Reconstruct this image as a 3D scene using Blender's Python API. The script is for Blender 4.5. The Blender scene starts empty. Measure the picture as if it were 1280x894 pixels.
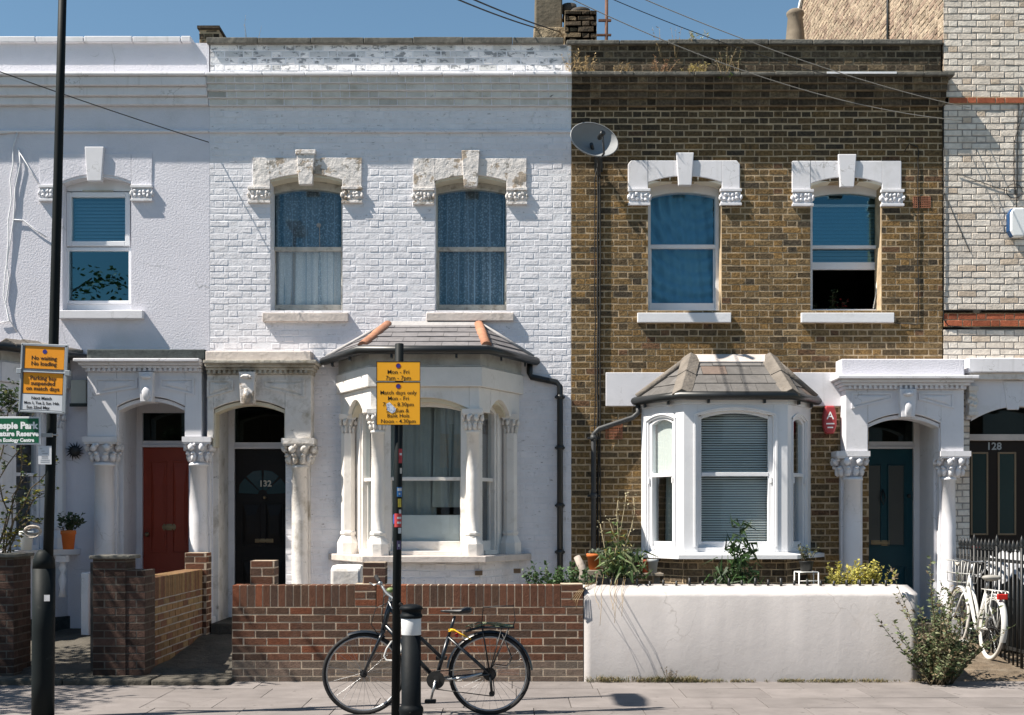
import bpy, bmesh, math, random
from mathutils import Vector, Matrix
R = random.Random(7)
SC = bpy.context.scene
COL = SC.collection
F, CX, CY, EYE = 1625.0, 640.0, 645.0, 1.62
YH, YG = 15.6, 12.7
def X(px, Y=YH): return (px-CX)*Y/F
def Z(py, Y=YH): return EYE+(CY-py)*Y/F
def PT(px, py, Y): return Vector((X(px, Y), Y, Z(py, Y)))
SUN = Vector((.72, .21, -1)).normalized()

# ---------------------------------------------------------------- materials
MATS = {}
def M(name, col=(.5, .5, .5), rough=.8, attr=False, var=None, dirt=None, bump=None, spec=.3, metal=0, dirt2=None, streak=None, trans=0, crack=None, spots=None):
    if name in MATS: return MATS[name]
    m = bpy.data.materials.new(name); m.use_nodes = True; MATS[name] = m
    nt = m.node_tree; N = nt.nodes; Lk = nt.links
    b = N['Principled BSDF']
    b.inputs['Roughness'].default_value = rough
    b.inputs['Metallic'].default_value = metal
    b.inputs['Specular IOR Level'].default_value = spec
    tc = N.new('ShaderNodeTexCoord')
    if attr:
        a = N.new('ShaderNodeAttribute'); a.attribute_name = 'col'; cur = a.outputs['Color']
    else:
        a = N.new('ShaderNodeRGB'); a.outputs[0].default_value = (*col, 1); cur = a.outputs[0]
    def noise(scale, detail=6, st=(1, 1, 1), rg=.6, off=0):
        mp = N.new('ShaderNodeMapping'); mp.inputs['Scale'].default_value = st
        mp.inputs['Location'].default_value = (off, off*.7, off*.3)
        Lk.new(tc.outputs['Object'], mp.inputs['Vector'])
        n = N.new('ShaderNodeTexNoise'); n.inputs['Scale'].default_value = scale
        n.inputs['Detail'].default_value = detail; n.inputs['Roughness'].default_value = rg
        Lk.new(mp.outputs[0], n.inputs['Vector']); return n.outputs['Fac']
    def ramp(fac, p0, p1, c0=(0, 0, 0, 1), c1=(1, 1, 1, 1)):
        r = N.new('ShaderNodeValToRGB'); e = r.color_ramp.elements
        e[0].position = p0; e[1].position = p1; e[0].color = c0; e[1].color = c1
        Lk.new(fac, r.inputs[0]); return r.outputs[0]
    def mix(fac, a_, b_, mode='MIX'):
        x = N.new('ShaderNodeMix'); x.data_type = 'RGBA'; x.blend_type = mode
        if isinstance(fac, (int, float)): x.inputs[0].default_value = fac
        else: Lk.new(fac, x.inputs[0])
        for i, v in ((6, a_), (7, b_)):
            if isinstance(v, tuple): x.inputs[i].default_value = (*v[:3], 1)
            else: Lk.new(v, x.inputs[i])
        return x.outputs[2]
    if var:
        sc, am = var[:2]
        g = ramp(noise(sc, 5), .3, .7, (1-am, 1-am, 1-am, 1), (1+am*.4, 1+am*.4, 1+am*.4, 1))
        cur = mix(1.0, cur, g, 'MULTIPLY')
    for k, d in enumerate((dirt, dirt2, streak)):
        if d:
            c, sc, lo, hi, amt = d[:5]; st = d[5] if len(d) > 5 else (1, 1, 1)
            f = ramp(noise(sc, 8, st, .65, 3.1+k*5), lo, hi)
            mm = N.new('ShaderNodeMath'); mm.operation = 'MULTIPLY'; mm.inputs[1].default_value = amt
            Lk.new(f, mm.inputs[0]); cur = mix(mm.outputs[0], cur, c)
    def vor(scale, feat, dist=0):
        v = N.new('ShaderNodeTexVoronoi'); v.inputs['Scale'].default_value = scale; v.feature = feat
        if dist:
            n = N.new('ShaderNodeTexNoise'); n.inputs['Scale'].default_value = scale*3; n.inputs['Detail'].default_value = 5
            Lk.new(tc.outputs['Object'], n.inputs['Vector'])
            ad = N.new('ShaderNodeVectorMath'); ad.operation = 'MULTIPLY_ADD'; ad.inputs[1].default_value = (dist, dist, dist)
            Lk.new(n.outputs['Color'], ad.inputs[0]); Lk.new(tc.outputs['Object'], ad.inputs[2]); Lk.new(ad.outputs[0], v.inputs['Vector'])
        else: Lk.new(tc.outputs['Object'], v.inputs['Vector'])
        return v.outputs['Distance']
    def mul(a_, b_):
        mm = N.new('ShaderNodeMath'); mm.operation = 'MULTIPLY'; Lk.new(a_, mm.inputs[0])
        if isinstance(b_, float): mm.inputs[1].default_value = b_
        else: Lk.new(b_, mm.inputs[1])
        return mm.outputs[0]
    if crack:
        c, sc, wd, amt = crack
        f = mul(mul(ramp(vor(sc, 'DISTANCE_TO_EDGE', .35), 0, wd, (1, 1, 1, 1), (0, 0, 0, 1)), ramp(noise(sc*.9, 3, off=9), .5, .6)), amt); cur = mix(f, cur, c)
    if spots:
        c, sc, rad, amt = spots
        f = mul(mul(ramp(vor(sc, 'F1'), rad*.7, rad, (1, 1, 1, 1), (0, 0, 0, 1)), ramp(noise(sc*.6, 2, off=5), .48, .52)), amt); cur = mix(f, cur, c)
    Lk.new(cur, b.inputs['Base Color'])
    if bump:
        prev = None
        for (sc, dist, *rest) in bump:
            st = rest[0] if rest else (1, 1, 1)
            bp = N.new('ShaderNodeBump'); bp.inputs['Strength'].default_value = 1; bp.inputs['Distance'].default_value = dist
            Lk.new(noise(sc, 4, st), bp.inputs['Height'])
            if prev: Lk.new(prev, bp.inputs['Normal'])
            prev = bp.outputs[0]
        Lk.new(prev, b.inputs['Normal'])
    if trans:
        t = N.new('ShaderNodeBsdfTranslucent'); Lk.new(cur, t.inputs[0])
        ms = N.new('ShaderNodeMixShader'); ms.inputs[0].default_value = trans
        Lk.new(b.outputs[0], ms.inputs[1]); Lk.new(t.outputs[0], ms.inputs[2])
        Lk.new(ms.outputs[0], N['Material Output'].inputs[0])
    return m
def glass(name, refl=.14, tint=(1, 1, 1), tr=(.9, .95, .95), wav=0):
    if name in MATS: return MATS[name]
    m = bpy.data.materials.new(name); m.use_nodes = True; MATS[name] = m
    nt = m.node_tree; N = nt.nodes; Lk = nt.links
    N.remove(N['Principled BSDF'])
    t = N.new('ShaderNodeBsdfTransparent'); t.inputs[0].default_value = (*tr, 1)
    g = N.new('ShaderNodeBsdfGlossy'); g.inputs[0].default_value = (*tint, 1); g.inputs['Roughness'].default_value = .01
    lw = N.new('ShaderNodeLayerWeight'); lw.inputs[0].default_value = .25
    mr = N.new('ShaderNodeMapRange'); mr.inputs[3].default_value = refl; mr.inputs[4].default_value = 1.0
    Lk.new(lw.outputs['Facing'], mr.inputs[0])
    if wav:
        tc = N.new('ShaderNodeTexCoord'); n = N.new('ShaderNodeTexNoise'); n.inputs['Scale'].default_value = 2.5; n.inputs['Detail'].default_value = 1
        Lk.new(tc.outputs['Object'], n.inputs['Vector'])
        bp = N.new('ShaderNodeBump'); bp.inputs['Distance'].default_value = wav; Lk.new(n.outputs[0], bp.inputs['Height'])
        Lk.new(bp.outputs[0], g.inputs['Normal'])
    mx = N.new('ShaderNodeMixShader'); Lk.new(mr.outputs[0], mx.inputs[0])
    Lk.new(t.outputs[0], mx.inputs[1]); Lk.new(g.outputs[0], mx.inputs[2])
    Lk.new(mx.outputs[0], N['Material Output'].inputs[0])
    return m
def lace(name, col, lo, hi, scale=40, amax=1.0):
    if name in MATS: return MATS[name]
    m = M(name, col, .9); nt = m.node_tree; N = nt.nodes; Lk = nt.links
    tc = N.new('ShaderNodeTexCoord'); v = N.new('ShaderNodeTexVoronoi'); v.inputs['Scale'].default_value = scale
    Lk.new(tc.outputs['Object'], v.inputs['Vector'])
    mr = N.new('ShaderNodeMapRange'); mr.inputs[1].default_value = .1; mr.inputs[2].default_value = .5
    mr.inputs[3].default_value = hi; mr.inputs[4].default_value = lo
    Lk.new(v.outputs['Distance'], mr.inputs[0]); Lk.new(mr.outputs[0], N['Principled BSDF'].inputs['Alpha'])
    return m

MORT_SHADE = M('mortar_shaded', (.22, .175, .12), .95, var=(9, .5), bump=[(60, .004)])  # brown mortar made darker, shade at cornice and parapet put into its colour
MORT_BROWN = M('mortar_brown', (.45, .345, .225), .95, var=(9, .35), bump=[(60, .004)])
MORT_DARK = M('mortar_dark', (.11, .095, .08), .95, var=(9, .3), bump=[(60, .003)])
MORT_WHITE = M('mortar_white', (.70, .71, .75), .85, var=(5, .10), dirt=((.25, .25, .24), 3, .62, .75, .5), bump=[(60, .003)])
MORT_GREY = M('mortar_grey', (.33, .305, .28), .95, var=(9, .3), bump=[(60, .003)])
MORT_RED = M('mortar_pale', (.46, .37, .28), .95, var=(9, .3), bump=[(60, .003)])
BRICK = M('stock_brick', attr=True, rough=.9, var=(34, .62), dirt=((.03, .026, .022), 9, .53, .70, .7), bump=[(45, .008), (140, .0025)], spec=.15)
BRICK_P = M('painted_brick', attr=True, rough=.6, var=(6, .10), dirt=((.30, .29, .27), 9, .60, .72, .45), dirt2=((.11, .11, .11), 13, .62, .67, .6, (1, 1, 3.2)), bump=[(16, .006), (50, .0025)], spec=.3)
BRICK_G = M('pale_painted_brick', attr=True, rough=.75, var=(14, .22), dirt=((.22, .20, .17), 10, .58, .72, .5), bump=[(40, .006), (120, .002)], spec=.2)
BRICK_R = M('red_garden_brick', attr=True, rough=.85, var=(22, .3), dirt=((.16, .13, .11), 5, .58, .75, .4), bump=[(60, .004), (180, .002)], spec=.25)
RENDER = M('rough_white_render', (.655, .648, .705), .75, crack=((.30, .31, .32), .9, .006, .8), var=(1.2, .08), dirt=((.45, .46, .46), 1.6, .56, .8, .45), streak=((.35, .35, .34), 2.2, .64, .8, .3, (3, 3, .25)), bump=[(46, .0055), (110, .002)])
SMOOTHW = M('smooth_white_render', (.685, .68, .71), .6, crack=((.28, .27, .25), 2.2, .012, .7), var=(2, .08), dirt=((.42, .42, .40), 3.5, .56, .76, .45), streak=((.3, .3, .28), 3.2, .57, .76, .45, (3, 3, .22)), bump=[(9, .0015), (60, .0008)])
STUCCO = M('old_stucco', (.68, .65, .62), .75, var=(3, .16), dirt=((.25, .21, .15), 4, .52, .70, .7), dirt2=((.12, .11, .09), 11, .62, .72, .7), bump=[(14, .008), (70, .003)])
STAIN = M('stained_cornice', (.50, .47, .41), .8, var=(3, .25), dirt=((.17, .145, .10), 4, .44, .66, .8), dirt2=((.07, .065, .055), 9, .56, .70, .7), bump=[(14, .012), (60, .004)])
PARW = M('flaking_painted_brick', attr=True, rough=.7, var=(6, .12), dirt=((.15, .165, .18), 7, .53, .58, .8, (1, 1, 2.0)), dirt2=((.06, .06, .06), 15, .60, .66, .7, (1, 1, 1.5)), bump=[(22, .006), (90, .0015)])
PEEL = M('peeling_stucco', (.68, .645, .62), .75, var=(3, .1), dirt=((.33, .26, .19), 4.2, .55, .57, .85), dirt2=((.22, .20, .17), 9, .58, .62, .8), bump=[(6, .016), (16, .010), (70, .003)])
PAINT = M('white_gloss_paint', (.72, .725, .745), .4, var=(3, .06), dirt=((.45, .44, .42), 5, .60, .78, .4), bump=[(30, .0012)], spec=.5)
CREAM = M('cream_stone_paint', (.75, .715, .675), .6, var=(3, .10), dirt=((.34, .29, .22), 4.5, .57, .74, .5), streak=((.3, .27, .22), 3, .6, .8, .4, (3, 3, .3)), bump=[(12, .006), (70, .002)])
SOFFIT = M('cream_soffit', (.62, .57, .45), .7, var=(3, .15), dirt=((.25, .22, .15), 5, .55, .75, .5), bump=[(20, .004)])
OLDTIMBER = M('weathered_sash', (.50, .48, .43), .7, var=(8, .3), dirt=((.16, .14, .11), 12, .52, .68, .7), bump=[(60, .003)])
UPVC = M('white_upvc', (.74, .75, .78), .3, spec=.5, bump=[(3, .0005)])
SILLST = M('worn_sill', (.58, .52, .48), .8, var=(4, .18), dirt=((.25, .21, .17), 6, .56, .7, .6), bump=[(20, .006)])
DARKCOPE = M('dark_coping', (.13, .125, .11), .9, var=(6, .4), dirt=((.30, .28, .24), 7, .55, .7, .5), bump=[(18, .01)])
LEAD = M('dark_roofing_felt', (.045, .055, .055), .8, var=(14, .4), dirt=((.15, .15, .14), 14, .6, .7, .4), bump=[(40, .005)])
FLASH = M('grey_flashing', (.34, .33, .33), .6, var=(5, .2), bump=[(12, .01)])
SLATE = M('grey_slate', attr=True, rough=.65, var=(9, .25), dirt=((.28, .25, .21), 8, .58, .74, .35), bump=[(30, .003)])
TERRA = M('terracotta_tile', (.40, .19, .115), .8, var=(8, .3), dirt=((.2, .13, .09), 8, .55, .7, .5), bump=[(40, .004)])
HIPSTONE = M('mortared_hip_tile', (.175, .155, .135), .9, var=(7, .3), dirt=((.16, .13, .10), 8, .55, .7, .5), bump=[(25, .012)])
BLACKP = M('black_pipe_paint', (.012, .014, .015), .4, var=(6, .2), spec=.5)
POSTP = M('dark_green_black_paint', (.006, .009, .010), .6, var=(4, .2), dirt=((.06, .06, .055), 9, .62, .75, .4), bump=[(30, .0008)], spec=.15)
GREYPIPE = M('grey_pipe_paint', (.045, .047, .05), .5, var=(6, .3))
CONC = M('render_chimney', (.135, .115, .085), .9, var=(3, .3), dirt=((.09, .08, .06), 3, .5, .7, .6, (2, 2, .5)), bump=[(16, .01)])
GLASSUP = glass('window_glass_upper', .115, (.38, .80, 1.0), (.62, .70, .72), wav=.0006)
GLASSMID = glass('window_glass_old', .05, (.42, .80, 1.0), (.86, .92, .95), wav=.0012)
GLASSLO = glass('window_glass_lower', .065, (.9, .95, 1.0), wav=.0006)
GLASSDARK = glass('fanlight_glass', .012, (.8, 1, 1), (.12, .17, .17))
CURT = lace('lace_curtain', (.42, .49, .56), .42, .95, 36)
CURT2 = lace('net_curtain', (.80, .79, .80), .75, 1.0, 60)
GREYCURT = M('grey_curtain', (.30, .33, .32), .9, var=(3, .15))
BLINDW = M('white_blind', (.82, .82, .79), .6)
BLINDB = M('blue_grey_blind', (.26, .36, .44), .5)
BOARD = M('white_board', (.68, .70, .70), .6, var=(4, .12))
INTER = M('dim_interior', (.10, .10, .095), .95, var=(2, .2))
REDDOOR = M('red_door_paint', (.28, .044, .022), .45, var=(3, .15), spec=.3)
BLKDOOR = M('black_door_paint', (.007, .0055, .005), .5, var=(5, .2), spec=.25)
BLUEDOOR = M('blue_door_paint', (.004, .047, .062), .35, var=(3, .15), spec=.25)
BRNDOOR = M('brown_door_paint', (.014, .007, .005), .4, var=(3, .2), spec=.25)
TANW = M('tan_beading', (.22, .16, .10), .6)
BRASS = M('old_brass', (.25, .19, .11), .45, metal=.7, var=(8, .3))
NUMB = M('pale_number', (.50, .46, .38), .5)
IRON = M('black_iron', (.010, .011, .012), .5, var=(10, .3), bump=[(50, .002)], spec=.5)
GPAVE = M('pale_garden_concrete', (.34, .315, .285), .9, var=(3, .2), dirt=((.15, .13, .10), 2.5, .55, .75, .5), bump=[(40, .003)])
YEL = M('yellow_plate', (.80, .37, .012), .55, var=(3, .06), dirt=((.4, .2, .03), 7, .62, .78, .35), spec=.4)
SIGNBLK = M('black_print', (.012, .012, .014), .5)
SIGNWHT = M('white_plate', (.62, .64, .68), .5, var=(5, .1), dirt=((.35, .35, .36), 9, .6, .75, .4))
SIGNGRN = M('green_plate', (.010, .115, .055), .4, var=(3, .06))
SIGNGREY = M('grey_sign_frame', (.33, .36, .39), .5, metal=.3, var=(5, .2))
DOT = M('blue_symbol', (.03, .035, .22), .5)
WHT = M('white_lettering', (.80, .82, .82), .5)
PAVE = M('paving_slab', attr=True, rough=.9, spots=((.085, .078, .072), 7, .13, .75), crack=((.07, .06, .055), .8, .006, .9), var=(3, .2), dirt=((.14, .125, .115), 2.6, .52, .76, .5), dirt2=((.08, .07, .065), 18, .655, .69, .5), bump=[(60, .002), (240, .001)], spec=.2)
JOINT = M('slab_joint', (.10, .09, .08), .95, var=(9, .4))
ASPH = M('asphalt', (.085, .083, .08), .9, var=(30, .4), bump=[(120, .004)])
EARTH = M('trodden_earth', (.15, .115, .08), .95, var=(4, .4), dirt=((.26, .22, .17), 5, .5, .7, .6), bump=[(12, .03), (50, .012)])
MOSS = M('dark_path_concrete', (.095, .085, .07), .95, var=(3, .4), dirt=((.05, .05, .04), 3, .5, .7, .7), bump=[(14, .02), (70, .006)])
WALLW = M('white_wall_paint', (.455, .43, .422), .8, crack=((.18, .16, .14), 1.3, .006, .45), var=(2, .10), dirt=((.36, .31, .27), 2.2, .58, .8, .35), bump=[(5, .0015), (24, .0018), (90, .001)])
LEAF = M('leaf_green', attr=True, rough=.5, var=(20, .3), spec=.35, trans=.3)
STEM = M('brown_stem', (.10, .08, .05), .9, var=(20, .3))
BARK = M('tree_bark', (.09, .075, .06), .95, var=(8, .4), bump=[(14, .03, (1, 1, .3))])
POTO = M('orange_pot', (.52, .14, .035), .8, var=(7, .15))
POTR = M('red_pot', (.34, .075, .04), .8, var=(7, .2))
POTK = M('black_pot', (.012, .013, .013), .5)
POTG = M('grey_pot', (.30, .32, .33), .6)
SOIL = M('potting_soil', (.04, .03, .02), 1)
RUBBER = M('tyre_rubber', (.016, .016, .017), .75, bump=[(90, .001)])
BIKEB = M('dark_bike_paint', (.010, .014, .020), .3, spec=.5)
STEEL = M('worn_steel', (.42, .43, .44), .35, metal=.9, var=(10, .2))
DARKST = M('oily_metal', (.05, .05, .05), .5, metal=.6, var=(10, .3))
BIKEW = M('white_bike_paint', (.56, .56, .54), .35, spec=.5, dirt=((.35, .30, .24), 14, .6, .72, .4))
REDL = M('red_lens', (.45, .02, .015), .25, spec=.5)
LIME = M('green_bell', (.15, .20, .08), .4)
YSTR = M('yellow_strap', (.75, .42, .02), .6)
WOOD = M('weathered_wood', (.33, .28, .22), .9, var=(12, .3), bump=[(30, .004, (1, 1, 8))])
TARP = M('grey_tarpaulin', (.42, .43, .45), .45, var=(4, .15), bump=[(6, .04), (20, .015)])
REFL = M('white_reflective_band', (.62, .63, .64), .5, dirt=((.12, .12, .12), 9, .6, .68, .7))
BOLL = M('bollard_paint', (.006, .008, .010), .6, var=(6, .25), dirt=((.30, .30, .29), 12, .68, .71, .6, (1.5, 1.5, .8)), bump=[(30, .0015)], spec=.12)
ALRED = M('red_alarm_plastic', (.34, .04, .045), .4, spec=.45)
ALWHT = M('white_alarm_plastic', (.74, .76, .77), .35)
ALBLU = M('blue_alarm_plastic', (.015, .06, .16), .35)
DISHM = M('grey_dish_paint', (.22, .23, .24), .55, var=(3, .08))
DRY = M('dry_grass', (.36, .26, .14), .95, var=(20, .3))
AIRB = M('red_air_brick', (.36, .15, .09), .9, var=(14, .3))
CABLE = M('cable_sheath', (.02, .02, .02), .6)
CABLEW = M('pale_cable', (.26, .25, .23), .6)

# ---------------------------------------------------------------- mesh builder
class MB:
    def __init__(s):
        s.v = []; s.f = []; s.c = []; s.m = []; s.s = []
        s.T = None; s.col = (1, 1, 1); s.mat = 0; s.sm = False
    def vs(s, pts):
        b = len(s.v)
        T = s.T
        s.v.extend([tuple(T(p)) if T else tuple(p) for p in pts]); return b
    def fc(s, idx):
        s.f.append(tuple(idx)); s.c.append(s.col); s.m.append(s.mat); s.s.append(s.sm)
    def poly(s, pts):
        b = s.vs(pts); s.fc(range(b, b+len(pts)))
    def box(s, x0, x1, y0, y1, z0, z1):
        b = s.vs([(x0, y0, z0), (x1, y0, z0), (x1, y1, z0), (x0, y1, z0), (x0, y0, z1), (x1, y0, z1), (x1, y1, z1), (x0, y1, z1)])
        for q in ((0, 3, 2, 1), (4, 5, 6, 7), (0, 1, 5, 4), (1, 2, 6, 5), (2, 3, 7, 6), (3, 0, 4, 7)): s.fc([b+i for i in q])
    def prism(s, pts, y0, y1):           # polygon in (x,z) extruded along y
        n = len(pts)
        b = s.vs([(p[0], y0, p[1]) for p in pts]+[(p[0], y1, p[1]) for p in pts])
        s.fc(range(b, b+n)); s.fc(range(b+2*n-1, b+n-1, -1))
        for i in range(n):
            j = (i+1) % n; s.fc((b+i, b+n+i, b+n+j, b+j))
    def xprism(s, pts, x0, x1):          # polygon in (y,z) extruded along x
        n = len(pts)
        b = s.vs([(x0, p[0], p[1]) for p in pts]+[(x1, p[0], p[1]) for p in pts])
        s.fc(range(b+n-1, b-1, -1)); s.fc(range(b+n, b+2*n))
        for i in range(n):
            j = (i+1) % n; s.fc((b+i, b+j, b+n+j, b+n+i))
    def zprism(s, pts, z0, z1):
        n = len(pts)
        b = s.vs([(p[0], p[1], z0) for p in pts]+[(p[0], p[1], z1) for p in pts])
        s.fc(range(b+n-1, b-1, -1)); s.fc(range(b+n, b+2*n))
        for i in range(n):
            j = (i+1) % n; s.fc((b+i, b+j, b+n+j, b+n+i))
    def tube(s, path, r, n=8, closed=False, caps=True):
        P = [Vector(p) for p in path]; k = len(P)
        rr = r if isinstance(r, (list, tuple)) else [r]*k
        prev = None; rings = []
        for i in range(k):
            a = P[i-1] if (i > 0 or closed) else P[i]
            c = P[(i+1) % k] if (i < k-1 or closed) else P[i]
            t = (c-a)
            t = t.normalized() if t.length > 1e-9 else Vector((0, 0, 1))
            if prev is None:
                up = Vector((0, 0, 1)) if abs(t.z) < .9 else Vector((1, 0, 0))
                u = t.cross(up).normalized()
            else:
                u = (prev-t*prev.dot(t)); u = u.normalized() if u.length > 1e-6 else t.orthogonal().normalized()
            prev = u; w = t.cross(u)
            rings.append(s.vs([P[i]+(u*math.cos(2*math.pi*j/n)+w*math.sin(2*math.pi*j/n))*rr[i] for j in range(n)]))
        o = s.sm; s.sm = True
        for i in range(k if closed else k-1):
            a = rings[i]; b = rings[(i+1) % k]
            for j in range(n):
                q = (j+1) % n; s.fc((a+j, a+q, b+q, b+j))
        s.sm = o
        if caps and not closed:
            s.fc([rings[0]+j for j in range(n-1, -1, -1)]); s.fc([rings[-1]+j for j in range(n)])
    def lathe(s, prof, cx, cy, n=20, smooth=True, sq=None):
        rings = []
        for (r, z) in prof:
            rings.append(s.vs([(cx+r*math.cos(2*math.pi*(j+.5)/n), cy+r*math.sin(2*math.pi*(j+.5)/n), z) for j in range(n)]))
        o = s.sm; s.sm = smooth
        for a, b in zip(rings, rings[1:]):
            for j in range(n):
                q = (j+1) % n; s.fc((a+j, a+q, b+q, b+j))
        s.sm = o
        s.fc([rings[0]+j for j in range(n-1, -1, -1)]); s.fc([rings[-1]+j for j in range(n)])
    def blob(s, c, r, n=8, m=5, jit=.15):
        if not isinstance(r, (tuple, list)): r = (r, r, r)
        o = s.sm; s.sm = True
        top = s.vs([(c[0], c[1], c[2]+r[2])]); rows = []
        for i in range(1, m):
            th = math.pi*i/m
            pts = []
            for j in range(n):
                k = 1+R.uniform(-jit, jit); ph = 2*math.pi*j/n
                pts.append((c[0]+r[0]*k*math.sin(th)*math.cos(ph), c[1]+r[1]*k*math.sin(th)*math.sin(ph), c[2]+r[2]*k*math.cos(th)))
            rows.append(s.vs(pts))
        bot = s.vs([(c[0], c[1], c[2]-r[2])])
        for j in range(n): s.fc((top, rows[0]+j, rows[0]+(j+1) % n))
        for a, b in zip(rows, rows[1:]):
            for j in range(n):
                q = (j+1) % n; s.fc((a+j, b+j, b+q, a+q))
        for j in range(n): s.fc((bot, rows[-1]+(j+1) % n, rows[-1]+j))
        s.sm = o
    def leaf(s, p, d, side, L, W, bend=.25):
        p = Vector(p); d = Vector(d).normalized(); side = Vector(side)
        side = (side-d*side.dot(d)); side = side.normalized() if side.length > 1e-6 else d.orthogonal().normalized()
        up = side.cross(d)
        m1 = p+d*L*.5+up*L*bend*.25
        tip = p+d*L-up*L*bend*.4
        b = s.vs([p, m1+side*W*.5-up*W*.12, tip, m1-side*W*.5-up*W*.12, m1])
        s.fc((b, b+1, b+4)); s.fc((b+1, b+2, b+4)); s.fc((b+2, b+3, b+4)); s.fc((b+3, b, b+4))
    def build(s, name, mats, parent=None, bevel=0, fix=True, loc=None, label=None, subs=0):
        me = bpy.data.meshes.new(name)
        off = Vector((0, 0, 0))
        p = parent
        while p is not None:
            off += p.location; p = p.parent
        if loc is not None: off += Vector(loc)
        me.from_pydata([(v[0]-off.x, v[1]-off.y, v[2]-off.z) for v in s.v], [], s.f)
        if not isinstance(mats, (list, tuple)): mats = [mats]
        for m in mats: me.materials.append(m)
        me.polygons.foreach_set('material_index', s.m)
        me.polygons.foreach_set('use_smooth', s.s)
        ca = me.color_attributes.new('col', 'FLOAT_COLOR', 'CORNER')
        buf = []
        for f, c in zip(s.f, s.c): buf.extend((c[0], c[1], c[2], 1.0)*len(f))
        ca.data.foreach_set('color', buf)
        if fix:
            bm = bmesh.new(); bm.from_mesh(me); bmesh.ops.recalc_face_normals(bm, faces=bm.faces); bm.to_mesh(me); bm.free()
        me.update()
        o = bpy.data.objects.new(name, me); COL.objects.link(o)
        if parent is not None: o.parent = parent
        if loc is not None: o.location = loc
        if bevel:
            md = o.modifiers.new('bevel', 'BEVEL'); md.width = bevel; md.segments = 2; md.limit_method = 'ANGLE'; md.angle_limit = math.radians(40)
        if label: o['label'] = label
        return o
def tag(o, label=None, cat=None, group=None, kind=None):
    if label: o['label'] = label
    if cat: o['category'] = cat
    if group: o['group'] = group
    if kind: o['kind'] = kind
    return o
def thing(name, loc, label, cat, group=None):
    o = bpy.data.objects.new(name, None); COL.objects.link(o); o.location = loc; o.empty_display_size = .2
    return tag(o, label, cat, group)
def jit(c, a, rnd=R):
    k = 1+rnd.uniform(-a, a); return (c[0]*k, c[1]*k, c[2]*k)
def lerp(a, b, t): return a+(b-a)*t
def mixc(a, b, t): return tuple(lerp(x, y, t) for x, y in zip(a, b))

def text_mb(mb, txt, x, y, z, size, align='CENTER', T=None, sx=1.0, bold=0.0):
    cu = bpy.data.curves.new('t', 'FONT'); cu.body = txt; cu.size = size; cu.align_x = align; cu.resolution_u = 2
    cu.offset = bold
    ob = bpy.data.objects.new('t', cu); COL.objects.link(ob)
    bpy.context.view_layer.update()
    ev = ob.evaluated_get(bpy.context.evaluated_depsgraph_get()); me = ev.to_mesh()
    old = mb.T; mb.T = T
    b = mb.vs([(x+v.co.x*sx, y, z+v.co.y) for v in me.vertices])
    for p in me.polygons: mb.fc([b+i for i in p.vertices])
    mb.T = old
    ev.to_mesh_clear(); bpy.data.objects.remove(ob); bpy.data.curves.remove(cu)

# ---------------------------------------------------------------- brickwork
def pieces(a, b, holes):
    iv = [(a, b)]
    for (h0, h1) in holes:
        nv = []
        for (p, q) in iv:
            if h1 <= p or h0 >= q: nv.append((p, q)); continue
            if h0 > p: nv.append((p, h0))
            if h1 < q: nv.append((h1, q))
        iv = nv
    return iv
def bricks(mb, u0, u1, v0, v1, w, opens, pal, course=.0771, bond='flemish', S=.226, Hd=.1125, joint=.010, rec=.006, jw=.002, jc=.0015, back=True, mcol=(1, 1, 1), seed=1, v_anchor=0.0, ends=0, ch=.004, vj=None, proudj=False):
    vj = joint if vj is None else vj
    rnd = random.Random(seed)
    r0 = math.floor((v0-v_anchor)/course+1e-6); r = r0
    while v_anchor+r*course < v1-1e-4:
        a = max(v0, v_anchor+r*course); b = min(v1, v_anchor+(r+1)*course); mid = (a+b)/2
        if b-a < .012: r += 1; continue
        holes = [(o[0], o[1]) for o in opens if o[2] < mid < o[3]]
        iv = pieces(u0, u1, holes)
        for (p, q) in iv:
            if back:
                mb.mat = 1; mb.col = mcol
                mb.poly([(p, w+rec, a), (q, w+rec, a), (q, w+rec, b), (p, w+rec, b)])
            mb.mat = 0
            P = S+Hd if bond == 'flemish' else S
            u = math.floor((p-u0)/P-1)*P+u0+(P/2 if r % 2 else 0)
            while u < q:
                for L in ((S, Hd) if bond == 'flemish' else (S,)):
                    dj = rnd.uniform(-.006, .006)
                    x0 = max(p, u+vj/2+dj*.4); x1 = min(q, u+L-vj/2+dj*.4)
                    if ends and x0 == p: x0 = p+.001
                    if x1-x0 > .025:
                        z0 = a+joint/2+rnd.uniform(-jc, jc); z1 = b-joint/2+rnd.uniform(-jc, jc)
                        ww = w-rnd.uniform(0, jw) if proudj else w+rnd.uniform(-jw, jw)
                        mb.col = pal(rnd, r, (x0+x1)/2, mid, L == S)
                        t = [rnd.uniform(-jw*.6, 0 if proudj else jw*.6) for _ in range(4)]
                        e = [rnd.uniform(-jc, jc) for _ in range(8)]
                        vb = mb.vs([(x0+ch+e[0], ww+t[0], z0+ch+e[1]), (x1-ch+e[2], ww+t[1], z0+ch+e[3]), (x1-ch+e[4], ww+t[2], z1-ch+e[5]), (x0+ch+e[6], ww+t[3], z1-ch+e[7]),
                                    (x0, w+rec+.003, z0), (x1, w+rec+.003, z0), (x1, w+rec+.003, z1), (x0, w+rec+.003, z1)])
                        for qd in ((0, 1, 2, 3), (4, 5, 1, 0), (5, 6, 2, 1), (6, 7, 3, 2), (7, 4, 0, 3)): mb.fc([vb+i for i in qd])
                    u += L
        r += 1
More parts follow.
